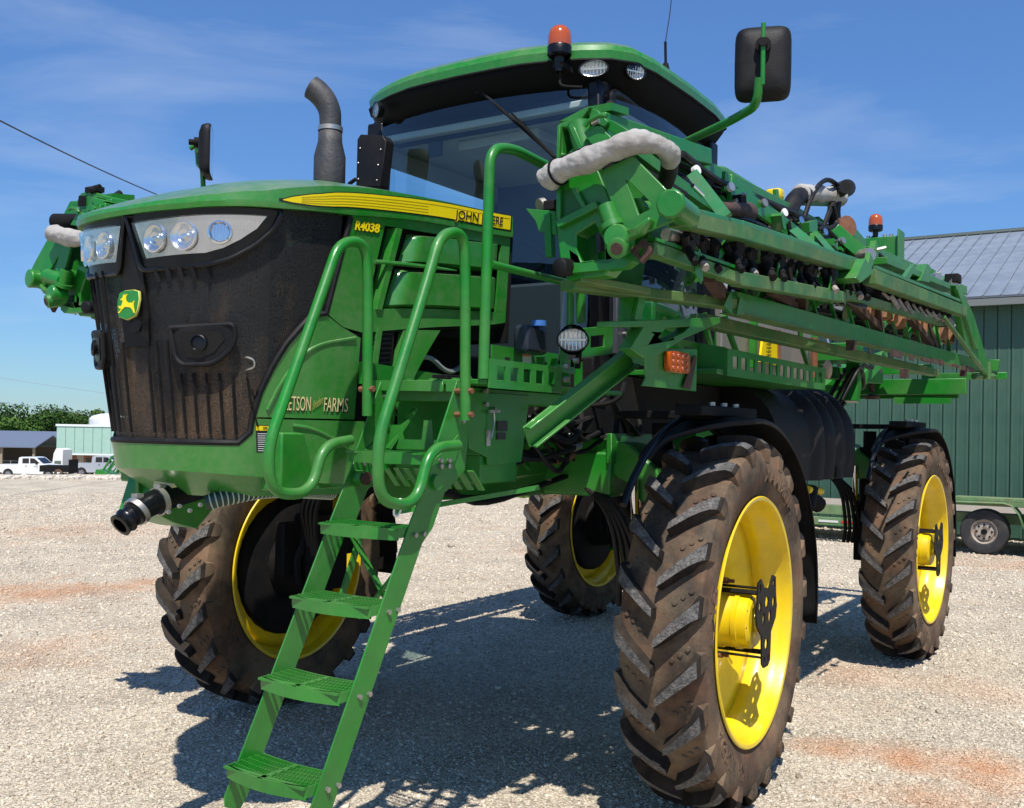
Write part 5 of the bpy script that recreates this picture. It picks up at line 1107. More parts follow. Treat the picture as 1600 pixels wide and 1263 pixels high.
MB().box((.25, .86, 1.99), (.22, .10, .14)).build('valve_block', steel, S, bevel=.006); MB().box((-.05, .88, 2.03), (.14, .09, .12)).build('valve_block', matblack, S, bevel=.006)
# lower engine bay opening behind the door (seen between handrails)
mb = MB(); mb.span((1.42, .30, 1.95), (.80, .50, 2.4)); mb.build('engine_side', matblack, S); 
MB().tube(smoothpath([(1.45, .62, 2.12), (1.3, .66, 2.22), (1.1, .64, 2.12), (.9, .6, 2.2)]), .012, 6).build('engine_harness', pmat('grey_harness', (.25, .27, .27), .5), S)
MB().plate([(1.733, 0.660, 2.145), (1.181, 0.660, 2.122), (0.583, 0.660, 2.107), (0.582, 0.660, 2.067), (1.731, 0.660, 2.051)], (0, -.02, 0)).build('valance_plate', green, S)

# ---------------- platform beside the cab, step box
mb = MB(); mb.span((1.70, .70, 2.045), (.55, 1.28, 2.065)); mb.build('platform_deck', green, S, bevel=.003)
mb = MB()
for k in range(14): mb.cyl((1.66 - k * .075, .98, 2.066), (1.66 - k * .075, .98, 2.073), .02, 8); mb.cyl((1.66 - k * .075, 1.1, 2.066), (1.66 - k * .075, 1.1, 2.073), .02, 8); mb.cyl((1.66 - k * .075, .86, 2.066), (1.66 - k * .075, .86, 2.073), .02, 8)
mb.build('tread_studs', green, S)
MB().plate([(1.720, 0.693, 2.067), (1.720, 1.079, 2.057), (1.720, 1.080, 2.016), (1.720, 0.694, 2.024)], (-.01, 0, 0)).build('platform_lip', green, S, bevel=.002)
MB().plate([(1.720, 1.092, 2.057), (1.720, 1.209, 2.050), (1.720, 1.210, 2.013), (1.720, 1.093, 2.016)], (-.01, 0, 0)).build('platform_lip', green, S, bevel=.002)
# slotted side guard
def slots(p0, p1, h, n, th, margin=.06, fill=.62, bot=.25, top=.78):
    p0 = V(p0); p1 = V(p1); d = p1 - p0; L_ = d.length; hs = []; up = V(0, 0, h)
    for k in range(n):
        a = margin + (1 - 2 * margin) * (k + .5 - fill / 2) / n; b = margin + (1 - 2 * margin) * (k + .5 + fill / 2) / n
        q = [(a, bot), (b, bot), (b, top), (a, top)]; hs.append([p0 + d * x + up * y for x, y in q])
    return [p0, p1, p1 + up, p0 + up], hs
o_, h_ = slots((1.70, 1.285, 2.03), (1.15, 1.285, 2.03), .115, 5, .01); MB().plate(o_, (0, .008, 0), h_).build('platform_guard', green, S)
o_, h_ = slots((1.20, .95, 2.09), (.62, .95, 2.09), .16, 3, .01, .08, .3, .35, .7); MB().plate(o_, (0, .008, 0), h_).build('rear_guard', green, S)
MB().plate([(0.954, 0.960, 2.230), (0.881, 0.960, 2.235), (0.879, 0.960, 2.174), (0.952, 0.960, 2.170)], (0, .006, 0)).build('safety_decal', white, S); MB().plate([(0.967, 0.968, 2.229), (0.894, 0.968, 2.234), (0.894, 0.968, 2.219), (0.966, 0.968, 2.214)], (0, .002, 0)).build('safety_decal', orange_dec, S)
# step box (dark green) under the deck
mb = MB(); mb.plate([(1.596, 1.120, 2.021), (1.132, 1.120, 2.023), (1.191, 1.120, 1.727), (1.453, 1.120, 1.717), (1.454, 1.120, 1.750), (1.589, 1.120, 1.791)], (0, -.012, 0)); mb.build('step_box_side', green, S, bevel=.002)
mb = MB(); mb.span((1.66, .72, 1.98), (.80, 1.11, 2.04)); mb.plate([(1.50, .66, 1.76), (1.50, 1.11, 1.76), (1.50, 1.11, 2.04), (1.50, .66, 2.04)], (-.012, 0, 0)); mb.span((1.48, .64, 1.64), (1.2, 1.10, 1.76)); mb.build('step_box', green, S, bevel=.004)
mb = MB()
for (px_, py_) in ((0, 0),): pass
for p in ((1.489, 1.122, 2.028), (1.487, 1.122, 1.972), (1.425, 1.122, 1.952)): mb.cyl(p, V(p) + V(0, .016, 0), .011, 8)
mb.build('bolt', steel, S)
ch = [(1.442, 1.140, 1.939), (1.436, 1.140, 1.898), (1.449, 1.140, 1.858), (1.457, 1.140, 1.833)]
mb = MB(); p = smoothpath(ch, 2)
for a, b in zip(p[:-1], p[1:]): mb.tube([a, b], .004, 5)
mb.beam((1.480, 1.140, 1.943), (1.404, 1.140, 1.945), .01, .012); mb.build('safety_chain', steel, S)
MB().plate([(1.475, 1.122, 1.865), (1.446, 1.122, 1.866), (1.444, 1.122, 1.798), (1.473, 1.122, 1.798)], (0, .004, 0)).build('label_plate', steel, S)
MB().plate([(1.395, 1.122, 1.904), (1.317, 1.122, 1.906), (1.315, 1.122, 1.862), (1.394, 1.122, 1.861)], (0, .004, 0)).build('label_plate', decal_blk, S)
MB().plate([(1.394, 1.122, 1.855), (1.330, 1.122, 1.856), (1.329, 1.122, 1.826), (1.393, 1.122, 1.825)], (0, .004, 0)).build('label_plate', decal_blk, S)
mb = MB()
for k in range(9): mb.beam((1.66, .74 + k * .055, 1.70), (1.58, .74 + k * .055, 1.62), .03, .006)
mb.beam((1.2, 1.22, 1.62), (1.55, .7, 1.50), .05, .02); mb.build('underside_fins', green, S)

# ---------------- ladder (leans forward), five treads
TOPX, TOPZ, BOTX, BOTZ = 1.80, 1.79, 2.468, .55
lad = empty('ladder', (1.8, .95, 1.8)); lad.parent = S
LD = V(BOTX - TOPX, 0, BOTZ - TOPZ).normalized(); LN = V(-LD.z, 0, LD.x)  # LN forward-up
if LN.x < 0: LN = -LN
def lp(t, y, n): return V(TOPX, y, TOPZ) + LD * t + LN * n
LT = math.hypot(BOTX - TOPX, BOTZ - TOPZ)
for y in (.755, 1.150):
    o = [lp(-.02, y, -.02), lp(.08, y, .045), lp(.35, y, .05), lp(LT + .02, y, .05), lp(LT + .05, y, .03), lp(LT + .05, y, -.04), lp(LT, y, -.055), lp(.38, y, -.055), lp(.30, y, -.085), lp(-.04, y, -.085), lp(-.09, y, -.05)]
    rl = MB().plate(o, (0, .007, 0)).build('ladder_rail', green, lad, bevel=.0015)
    up = [(2.204, 1.150, 2.009)]
# upper fixed side plates
for y in (.755, 1.152):
    MB().plate([V(1.735, y, 2.03), V(1.72, y, 2.06), V(1.66, y, 2.05), V(1.62, y, 1.95), V(1.66, y, 1.70), V(1.78, y, 1.62), V(1.90, y, 1.64), V(1.88, y, 1.74)], (0, -.008, 0)).build('hinge_plate', green, lad, bevel=.0015)
    mb = MB()
    for (x, z) in ((1.70, 2.00), (1.69, 1.90), (1.78, 1.72), (1.83, 1.72)): mb.cyl((x, y - .014, z), (x, y + .016, z), .010, 8)
    mb.build('bolt', steel, lad)
mb = MB(); mb.cyl((1.86, .76, 1.66), (1.86, .80, 1.66), .035, 16); mb.cyl((1.86, 1.15, 1.66), (1.86, 1.175, 1.66), .03, 16); mb.split('hinge_pin', green, lad)
mb = MB(); mb.cyl((1.86, .80, 1.66), (1.86, .815, 1.66), .026, 14); mb.build('hinge_bushing', rust, lad)
def tread(t, first=False):
    st = empty('ladder_tread', (0, 0, 0)); 
    c = lp(t, .955, 0); z = c.z; xf = c.x + .11; xb = c.x - .055; ya, yb = .762, 1.148; mb = MB(); n = 8
    fr = [V(xf + .030 * math.sin(math.pi * k / n), ya + (yb - ya) * k / n, z) for k in range(n + 1)]
    bk = [V(xb + .018 * math.sin(math.pi * k / n), ya + (yb - ya) * k / n, z) for k in range(n + 1)]
    for k in range(n):
        a, b = fr[k], fr[k + 1]; mb.add([a, b, b - V(0, 0, .045), a - V(0, 0, .045), a - V(.008, 0, 0), b - V(.008, 0, 0), b - V(.008, 0, .045), a - V(.008, 0, .045)], [(0, 1, 2, 3), (4, 7, 6, 5), (0, 4, 5, 1), (3, 2, 6, 7)])
        a, b = bk[k], bk[k + 1]; mb.add([a, b, b - V(0, 0, .03), a - V(0, 0, .03), a - V(.006, 0, 0), b - V(.006, 0, 0), b - V(.006, 0, .03), a - V(.006, 0, .03)], [(0, 1, 2, 3), (4, 7, 6, 5), (0, 4, 5, 1), (3, 2, 6, 7)])
    for y in (ya, yb): mb.beam(V(xf, y, z - .018), V(xb, y, z - .018), .005, .036)
    mb.beam(V(xf + .03, .955, z - .006), V(xb + .018, .955, z - .006), .022, .012)
    mb.beam(V(xf + .006, ya, z - .004), V(xf + .006, yb, z - .004), .02, .008)
    # corrugated grip bars with teeth
    for r in range(1, 5):
        f_r = r / 5
        for k in range(24):
            y0 = ya + (yb - ya) * k / 24; y1 = ya + (yb - ya) * (k + .62) / 24; q = math.sin(math.pi * (k + .5) / 24)
            x = xb + (xf - xb) * f_r + (.018 + .012 * f_r) * q; mb.span((x - .003, y0, z - .014), (x + .003, y1, z + .003))
        q0 = [V(xb + (xf - xb) * f_r + (.018 + .012 * f_r) * math.sin(math.pi * k / 8), ya + (yb - ya) * k / 8, z - .012) for k in range(9)]
        for a, b in zip(q0[:-1], q0[1:]): mb.beam(a, b, .006, .016)
    bpy.data.objects.remove(st)
    o = mb.build('ladder_tread', green, lad, smooth=False)
    mb = MB()
    for x in (-.03, .022):
        p = c + V(x, 0, -.03); mb.cyl((p.x, 1.157, p.z), (p.x, 1.168, p.z), .0095, 8); mb.cyl((p.x, .742, p.z), (p.x, .755, p.z), .0095, 8)
    mb.build('tread_bolts', steel, lad)
for t in (.02, .335, .64, .955, 1.275): tread(t)
# scissor brace behind the second tread
mb = MB(); mb.beam(lp(.35, .77, -.06), lp(.62, 1.0, -.22), .03, .008); mb.beam(lp(.36, 1.14, -.06), lp(.66, .86, -.2), .03, .008); mb.beam(lp(.36, .80, -.10), lp(.62, .80, -.12), .03, .01, up=(0, 1, 0)); mb.build('scissor_brace', green, lad)
mb = MB(); mb.plate([V(1.70, .78, 1.78), V(1.70, 1.13, 1.78), V(1.70, 1.13, 1.82), V(1.70, 1.02, 1.82), V(1.70, 1.01, 1.90), V(1.70, .97, 1.90), V(1.70, .96, 1.82), V(1.70, .86, 1.82), V(1.70, .84, 1.88), V(1.70, .80, 1.88)], (-.012, 0, 0)); mb.build('step_bracket', green, lad)
mb = MB(); mb.beam((1.72, .80, 1.78), (1.62, .86, 1.95), .05, .012); mb.build('gas_strut_arm', green, lad)

# ---------------- handrails
def rail(pts, r=.0215, name='handrail'): return MB().tube(fillet(pts, .09, 6), r, 12).build(name, green, S)
rail([(1.853, 0.800, 1.913), (1.865, 0.800, 2.457), (1.881, 0.800, 2.615), (2.037, 0.800, 2.590), (2.098, 0.800, 2.446), (2.390, 0.800, 1.786), (2.367, 0.800, 1.618), (2.164, 0.800, 1.610), (2.104, 0.800, 1.794), (1.949, 0.800, 1.815)])
rail([(1.729, 1.200, 1.901), (1.747, 1.200, 2.497), (1.765, 1.200, 2.640), (1.912, 1.200, 2.605), (1.977, 1.200, 2.440), (2.250, 1.200, 1.817), (2.237, 1.200, 1.603), (2.028, 1.200, 1.581), (1.950, 1.200, 1.794), (1.772, 1.200, 1.803)])
rail([(1.711, 1.270, 2.065), (1.692, 1.270, 2.974), (1.537, 1.270, 3.012), (0.986, 1.270, 2.991), (0.946, 1.270, 2.359)])
MB().tube([(1.673, 1.270, 2.520), (0.969, 1.270, 2.524)], .016, 10).build('handrail', green, S)
MB().tube([(1.046, 1.270, 2.249), (1.045, 1.270, 2.706)], .016, 10).build('handrail', green, S)
mb = MB()
for p in ((1.732, 1.200, 2.017), (1.729, 1.200, 1.924)):
    mb.cyl(V(p) + V(0, -.05, 0), V(p) + V(0, .035, 0), .011, 8)
for p in ((1.856, 0.800, 2.022),): mb.cyl(V(p) + V(0, -.04, 0), V(p) + V(0, .035, 0), .012, 8)
mb.build('rail_bolts', copper, S)
zt = V((2.131, 1.200, 1.598)); mb = MB(); mb.tube([zt + V(.02 * math.cos(a), .03 * math.sin(a) * .3, -.02 + .032 * math.sin(a)) for a in np.linspace(0, 6.28, 16)], .004, 6, closed=False); mb.build('zip_tie', white, S)

# ---------------- exhaust stack
bx = .95; by = -.30
mb = MB(); mb.lathe([(0, .085), (.47, .085), (.55, .065), (.62, .063)], (bx, by, 2.85), (0, 0, 1), 28)
pth = [V(bx, by, 3.46), V(bx, by, 3.52), V(bx + .002, by - .004, 3.57), V(bx + .016, by - .024, 3.625), V(bx + .042, by - .062, 3.675), V(bx + .060, by - .088, 3.695)]
pq = smoothpath(pth, 2); mb.tube(pq, .062, 24, [.058 + .006 * min(1, max(0, (p_.z - 3.52) / .15)) for p_ in pq], closed=True)
o = mb.build('exhaust_stack', muff, S)
so = o.modifiers.new('s', 'SOLIDIFY'); so.thickness = .003
mb = MB(); mb.lathe([(-.012, .067), (.012, .067)], (bx, by, 3.47), (0, 0, 1), 24); mb.build('exhaust_clamp', steel, o)
mb = MB(); tip = V(bx + .052, by - .076, 3.687); mb.lathe([(0, .060), (0, 0)], tip, V(.45, -.66, .55), 20); mb.build('exhaust_mouth', matblack, o)

# ---------------- cab
roofo = [(.185, 0), (.18, .20), (.165, .40), (.12, .58), (.06, .74), (-.02, .88), (-.13, .96), (-.35, .995), (-.85, 1.0), (-1.25, .985), (-1.55, .94), (-1.68, .80), (-1.72, .4), (-1.72, 0)]
full = roofo + [(x, -y) for x, y in reversed(roofo[1:-1])]
def scale_o(o, k, dx=0.0): return [(-.75 + (x + .75) * k + dx, y * k) for x, y in o]
mb = MB(); rows = []
for (k, z) in ((.975, 3.925), (1.0, 3.935), (1.006, 3.985), (.99, 4.02), (.95, 4.05), (.85, 4.075), (.6, 4.095), (.3, 4.10), (.01, 4.10)):
    rows.append([V(x, y, z) for x, y in scale_o(full, k)])
mb.grid(rows, True); roof = mb.build('cab_roof', hoodg, S, ang=28)
mb = MB(); rows = []
for (k, z) in ((.99, 3.94), (.998, 3.925), (.985, 3.895), (.95, 3.835), (.91, 3.785), (.86, 3.765), (.6, 3.76), (.01, 3.76)):
    rows.append([V(x, y, z - (max(0, y * .0))) for x, y in scale_o(full, k)])
mb.grid(rows, True); fascia = mb.build('roof_fascia', visor_blk, S, ang=50)
# roof front notch moulding
MB().tube([V(x, y, 3.932) for x, y in scale_o(full, 1.002)] + [V(*scale_o(full, 1.002)[0], 3.932)], .009, 6, closed=True).build('roof_seam', matblack, roof)
mb = MB(); mb.tube(fillet([(-0.024, -0.202, 4.100), (-0.056, -0.226, 4.130), (-0.085, -0.092, 4.130), (-0.062, -0.075, 4.100)], .01), .008, 6); mb.build('roof_bracket', green, roof)
# oval work lamps
def oval_lamp(p, n, a, b, name='work_lamp', parent=S, ringm=gloss_black):
    p = V(p); n = V(n).normalized(); x = V(0, 0, 1).cross(n).normalized(); z = n.cross(x); k = 24
    mb = MB(); rows = []
    for (h, q) in ((-.03, .9), (.0, 1.12), (.014, 1.1), (.016, 1.0), (.004, .97)): rows.append([p + n * h + x * a * q * math.cos(2 * math.pi * i / k) + z * b * q * math.sin(2 * math.pi * i / k) for i in range(k)])
    mb.grid(rows, True); o = mb.build(name, ringm, parent)
    mb = MB(); rows = []
    for (h, q) in ((.003, .98), (-.004, .8), (-.010, .4), (-.011, .01)): rows.append([p + n * h + x * a * q * math.cos(2 * math.pi * i / k) + z * b * q * math.sin(2 * math.pi * i / k) for i in range(k)])
    mb.grid(rows, True)
    for i in range(-3, 4):
        yy = i / 4; w_ = math.sqrt(1 - yy * yy) * .92; mb.beam(p + n * .004 + x * a * yy - z * b * w_, p + n * .004 + x * a * yy + z * b * w_, .004, .003, up=n)
    mb.beam(p + n * .005 - x * a * .9, p + n * .005 + x * a * .9, .008, .004, up=n)
    mb.build('lamp_reflector', pmat('frosted_chrome', (.72, .70, .66), .28, .75), o)
    mb = MB(); mb.grid([[p + n * (.014 + .006 * (1 - q * q)) + x * a * q * math.cos(2 * math.pi * i / k) + z * b * q * math.sin(2 * math.pi * i / k) for i in range(k)] for q in (1, .6, .01)], True); mb.build('lamp_lens', lens, o)
    return o
oval_lamp((0.075, 0.826, 3.861), (1, .35, -.18), .078, .042); oval_lamp((-0.166, 0.955, 3.897), (.55, 1, -.18), .062, .045)
oval_lamp((0.130, -0.685, 3.859), (1, -.5, -.12), .050, .045)
oval_lamp((-.2, -.96, 3.86), (.4, -1, -.2), .06, .045)
# beacon on the roof edge
def beacon(base, parent, r=.07, h=.17, label=None):
    base = V(base); mb = MB(); mb.lathe([(0, 0), (0, r * .85), (.01, r * 1.02), (.055, r * 1.04), (.06, r)], base, (0, 0, 1), 28); mb.lathe([(-.08, .022), (0, .03)], base, (0, 0, 1), 12); b = mb.build('beacon', gloss_black, parent)
    mb = MB(); mb.lathe([(.058, r * .98), (.075, r), (.12, r * .97), (.15, r * .84), (.168, r * .55), (.175, .01)], base, (0, 0, 1), 32); mb.build('beacon_dome', amber, b); return b
bc = V((0.160, 0.655, 3.930)); beacon(bc, S, .066)
mb = MB(); mb.tube(smoothpath([bc + V(0, 0, -.02), bc + V(-.02, 0, -.10), bc + V(.0, -.0, -.16), bc + V(-.05, .12, -.17)]), .008, 6); mb.span(tuple(bc + V(-.12, -.03, -.06)), tuple(bc + V(.02, .03, -.03))); mb.build('beacon_bracket', matblack, S)
# pillars
mb = MB()
def pil(x, y, w=.10, d=.12, x2=None, y2=None, zb=2.2): mb.beam((x2 if x2 is not None else x, y2 if y2 is not None else y, zb), (x, y, 3.82), w, d, up=(1, 0, 0))
pil(-.02, .80, .08, .11, x2=-.03, y2=.84); pil(-.02, -.79, .13, .11, x2=-.03, y2=-.86); pil(-1.45, .86, .10, .12); pil(-1.45, -.86, .10, .12)
mb.split('cab_pillar', gloss_black, S, bevel=.015)
mb = MB(); mb.span((-.02, -.84, 3.74), (-1.5, .84, 3.82)); mb.build('cab_header', matblack, S)
# floor, rear wall, interior
mb = MB(); mb.span((.05, -.84, 2.16), (-1.5, .84, 2.28)); mb.build('cab_floor', matblack, S, bevel=.01)
mb = MB(); mb.span((-1.38, -.80, 2.28), (-1.48, .80, 3.70)); mb.build('cab_rear_wall', dark_in, S, bevel=.01); mb = MB(); mb.span((-.0, -.82, 3.69), (-1.45, .82, 3.735)); mb.span((-.05, -.84, 3.58), (-1.42, -.80, 3.70)); mb.span((-.05, .84, 3.60), (-1.42, .80, 3.70)); mb.box((-.45, 0, 3.66), (.5, .6, .06)); mb.build('cab_lining', pmat('pale_lining', (.42, .41, .37), .8), S, bevel=.01)
mb = MB(); mb.box((-.95, 0, 2.72), (.48, .5, .14)); mb.box((-1.2, 0, 3.05), (.13, .46, .62), Matrix.Rotation(-.12, 3, 'Y')); mb.box((-1.25, 0, 3.43), (.1, .26, .16)); mb.box((-.95, -.34, 2.88), (.42, .1, .09)); mb.box((-.95, .32, 2.88), (.36, .08, .07)); mb.box((-.95, 0, 2.48), (.3, .3, .4)); mb.build('operator_seat', dark_in, S, bevel=.04)
mb = MB(); c = V(-.42, 0, 2.98); n = V(-.45, 0, 1).normalized(); x = V(0, 1, 0); z = n.cross(x)
mb.tube([c + (x * math.cos(a) + z * math.sin(a)) * .19 for a in np.linspace(0, 6.2832, 29)], .016, 8, closed=True)
for a in (0, 2.1, 4.2): mb.tube([c - n * .03, c + (x * math.cos(a) + z * math.sin(a)) * .18], .012, 6)
mb.cyl(c - n * .03, c - n * .5 + V(.12, 0, 0), .035, 10); mb.build('steering_wheel', dark_in, S)
mb = MB(); mb.box((-.75, -.55, 2.9), (.5, .2, .3)); mb.box((-.45, -.50, 3.22), (.05, .26, .2)); mb.box((-.12, 0, 2.50), (.2, 1.2, .45)); mb.build('console', dark_in, S, bevel=.02)
mb = MB(); mb.box((-.10, -.40, 3.66), (.03, .10, .16)); mb.build('sun_visor', dark_in, S, bevel=.01)
mb = MB(); mb.beam((-.08, -.7, 3.70), (-.08, .72, 3.70), .05, .05); mb.build('windscreen_header', matblack, S)
# curved windscreen and doors
mb = MB(); rows = []
for i in range(17):
    y = -.78 + 1.56 * i / 16; q = 1 - (y / .78) ** 2; rows.append([V(.015 + .13 * q + (.10 * q) * (1 - j / 6) * .5, y, 2.28 + (3.78 - 2.28) * j / 6) for j in range(7)])
mb.grid(rows); mb.build('windscreen', glass, S, recalc=False)
for s in (1, -1):
    mb = MB(); rows = [[V(x, s * (.86 + .05 * math.sin(math.pi * (x + 1.4) / 1.32) - .02 * (z - 3)), z) for z in (2.28, 2.8, 3.3, 3.78)] for x in np.linspace(-1.4, -.08, 9)]; mb.grid(rows); mb.build('door_window', glass, S, recalc=False)
    mb = MB(); dn = [V(-1.4, s * .875, 2.28), V(-.08, s * .885, 2.28), V(-.07, s * .86, 3.78), V(-1.4, s * .85, 3.78)]; mb.tube(fillet(dn + [dn[0]], .06), .022, 8); mb.build('door_frame', gloss_black, S)
    mb = MB(); mb.plate([V(-.05, s * .90, 2.30), V(-.22, s * .90, 2.30), V(-.22, s * .90, 2.62), V(-.14, s * .90, 2.66), V(-.05, s * .90, 2.62)], (0, s * .03, 0)); mb.cyl((-.13, s * .93, 2.57), (-.13, s * .95, 2.57), .035, 12); mb.build('door_hinge', pmat('grey_hinge', (.05, .055, .065), .5), S, bevel=.006)
    mb = MB()
    for z in (2.42, 2.50): mb.cyl((-.13, s * .93, z), (-.13, s * .95, z), .010, 8)
    mb.build('hinge_bolts', steel, S)
# sealing frame at windscreen foot
mb = MB(); mb.tube(smoothpath([(.16, .0, 2.27), (.12, .45, 2.27), (.02, .80, 2.27), (-.02, .83, 2.30)]), .03, 6); mb.build('windscreen_seal', matblack, S)
# mirrored maker lettering on the glass (reflection seen in the photo is real bonnet lettering)
# wiper
mb = MB(); a = V((0.120, 0.083, 3.861)); b = V((0.170, 0.647, 3.376)); mb.tube([a, b], .010, 6); mb.beam(V((0.175, 0.357, 3.660)), V((0.160, 0.650, 3.364)), .02, .012); mb.cyl(a + V(-.03, 0, 0), a + V(.02, 0, 0), .03, 12); mb.build('wiper', matblack, S)
# black air-intake screen box on the right of the cab
q = [(0.300, -0.700, 3.343), (0.300, -0.697, 3.634), (0.300, -0.672, 3.661), (0.300, -0.492, 3.628), (0.300, -0.466, 3.593), (0.300, -0.504, 3.320)]
mb = MB(); mb.plate(q, (-.08, 0, 0)); o = mb.build('intake_screen', blackp, S, bevel=.006)
mb = MB()
for px_ in ((0.302, -0.668, 3.574), (0.302, -0.681, 3.486), (0.302, -0.503, 3.544), (0.302, -0.521, 3.453), (0.302, -0.678, 3.387), (0.302, -0.529, 3.362)): mb.ball(px_, .006, 6, 4)
mb.build('screw', steel, o)
mb = MB(); mb.tube([(0.350, -0.712, 3.350), (0.350, -0.656, 3.374)], .012, 6); mb.build('intake_stay', matblack, o)
# antenna
mb = MB(); p = V((-0.768, 0.860, 4.097)); mb.lathe([(0, .028), (.05, .016)], p, (0, 0, 1), 12); mb.tube([p + V(0, 0, .04), p + V(.01, 0, .18)], .009, 8); mb.build('antenna_base', matblack, S)
mb = MB(); mb.tube(smoothpath([p + V(.01, 0, .18), p + V(.0, .03, .4), p + V(.0, .05, .75)]), .0035, 5); mb.build('antenna', pmat('dark_whip', (.04, .04, .045), .4), S)
# mirrors
def mirror(c, arm, s, face, tilt=0.0, hw=.128, hh=.172):
    c = V(c); n = V(face).normalized(); x = V(0, 0, 1).cross(n).normalized(); z = n.cross(x)
    sh = []
    for (sx, sz) in ((-1, -1), (1, -1), (1, 1), (-1, 1)): pass
    def rr(q, o, bul=1.0):
        pts = []
        for i in range(32):
            a = 2 * math.pi * i / 32; cx_ = math.copysign(abs(math.cos(a)) ** .32, math.cos(a)) * hw * q; cz = math.copysign(abs(math.sin(a)) ** .32, math.sin(a)) * hh * q; pts.append(c + x * cx_ + z * cz + n * o)
        return pts
    mb = MB(); mb.grid([rr(.97, -.028), rr(1.0, -.022), rr(1.0, .0), rr(.94, .03), rr(.7, .048), rr(.35, .055), rr(.01, .056)], True); o = mb.build('mirror', blackp, S, ang=50)
    mb = MB(); mb.grid([rr(.93, -.029), rr(.01, -.029)], True); mb.build('mirror_glass', chrome, o)
    mb = MB(); mb.cyl(c + n * .04 + z * .06, c + n * .085 + z * .06, .035, 16); mb.cyl(c + n * .06 + z * .06, c + n * .12 + z * .06, .02, 12); mb.build('mirror_clamp', matblack, o)
    return c, n, z
c1 = V((0.420, 1.913, 3.584))
c, n, z = mirror(c1, None, 1, (.88, .32, 0)); 
mb = MB(); p0 = c + n * .10; mb.tube([p0 + V(0, 0, .15), p0 + V(0, 0, -.13)], .011, 10); 
mb.tube(fillet([(0.520, 1.932, 3.486), (0.500, 1.918, 3.368), (0.350, 1.727, 3.363), (-0.120, 1.234, 3.425)], .10), .021, 12); mb.build('mirror_arm', green, S)
c2 = V((0.420, -1.923, 3.692)); c, n, z = mirror(c2, None, -1, (.70, -.72, .0))
mb = MB(); mb.tube(fillet([V(c2.x + .02, c2.y - .15, c2.z + .04), (0.420, -2.028, 3.758), (0.420, -2.011, 3.617), (0.420, -1.971, 3.595), (0.400, -1.977, 3.428), (0.300, -2.018, 3.396)], .02), .017, 10); mb.tube([c2 + n * .03 + V(0, 0, .03), V((0.420, -2.026, 3.706))], .02, 10); mb.build('mirror_arm', green, S)
mb = MB(); mb.plate([(0.300, -2.006, 3.447), (0.300, -1.995, 3.511), (0.300, -1.840, 3.467), (0.300, -1.839, 3.428)], (-.02, 0, 0)); mb.build('boom_rest_tip', green, S)
# washer bottle, lamp, brackets beside the cab
mb = MB(); mb.span((1.080, 0.986, 2.220), tuple(V((0.900, 1.072, 2.351)))); o = mb.build('washer_bottle', pmat('dark_blue_bottle', (.02, .025, .04), .35), S, bevel=.02)
mb = MB(); t = V((1.000, 1.078, 2.347)); mb.cyl(t, t + V(0, 0, .025), .035, 14); mb.build('bottle_cap', pmat('blue_cap', (.05, .16, .5), .4), o)
oval_lamp((1.070, 1.300, 2.271), (.9, .5, -.05), .066, .050, 'platform_lamp')
mb = MB(); p = V((1.070, 1.300, 2.271)); mb.lathe([(-.09, .02), (-.075, .05), (-.0, .068)], p, (.9, .5, -.05), 18); mb.tube([p + V(-.06, 0, -.02), p + V(-.08, -.02, -.12)], .014, 8); mb.build('lamp_bracket', matblack, S)
o_, h_ = slots((0.835, 1.200, 2.208), (0.519, 1.200, 2.252), .14, 1, .01, .2, .7, .3, .7); MB().plate(o_, (0, .01, 0), h_).build('lamp_guard', green, S, bevel=.003)
mb = MB(); mb.beam((0.969, 1.200, 2.155), (0.972, 1.200, 2.242), .03, .03); mb.beam((1.037, 1.200, 2.151), (0.893, 1.200, 2.145), .03, .03)
for k in range(4): mb.beam(V((0.853, 1.000, 2.218)) + V(-k * .12, 0, -.0), V((0.849, 1.000, 2.096)) + V(-k * .12, 0, 0), .04, .015)
mb.split('side_bracket', green, S)
# ---------------- tank, walkway, belly tank, rear frame
def rbox(mb, a, b, r, n=5):
    # box rounded about the x axis-aligned edges (vertical section)
    x0, y0, z0 = a; x1, y1, z1 = b; pts = []
    for (cy, cz, a0) in ((y1 - r, z1 - r, 0), (y0 + r, z1 - r, 90), (y0 + r, z0 + r, 180), (y1 - r, z0 + r, 270)):
        for k in range(n + 1):
            t = math.radians(a0 + 90 * k / n); pts.append((cy + r * math.cos(t), cz + r * math.sin(t)))
    mb.plate([(x0, y, z) for y, z in pts], (x1 - x0, 0, 0))
mb = MB(); rbox(mb, (-3.75, -.86, 2.20), (-1.75, .86, 2.98), .2); mb.build('solution_tank', tank_m, S, bevel=.02)
mb = MB(); mb.plate([(-2.480, 0.880, 2.659), (-2.808, 0.880, 2.684), (-2.821, 0.880, 2.410), (-2.409, 0.880, 2.413)], (0, .02, 0)); g = mb.build('sight_gauge', yellowd, S, bevel=.003)
mb = MB()
for k in range(9): mb.beam(V((-2.528, 0.903, 2.643)) - V(0, 0, k * .028), V((-2.641, 0.903, 2.653)) - V(0, 0, k * .028), .002, .004)
mb.tube([(-2.598, 0.903, 2.659), (-2.580, 0.903, 2.424)], .002, 5); mb.build('gauge_marks', decal_blk, g)
mb = MB(); mb.tube([(-2.794, 0.900, 2.687), (-2.810, 0.900, 2.359)], .022, 8); mb.tube([(-3.641, 0.920, 2.700), (-3.658, 0.920, 2.365)], .03, 8); mb.split('copper_pipe', copper, S)
mb = MB(); mb.beam((-2.259, 0.900, 2.713), (-2.249, 0.900, 2.360), .05, .04); mb.beam((-1.550, 0.850, 2.687), (-1.596, 0.850, 2.386), .06, .05); mb.split('tank_strap', green, S)
for (a, b, c) in (((1137,500),(1140,525),(1148,545)), ((1250,520),(1252,540),(1260,560))): pass
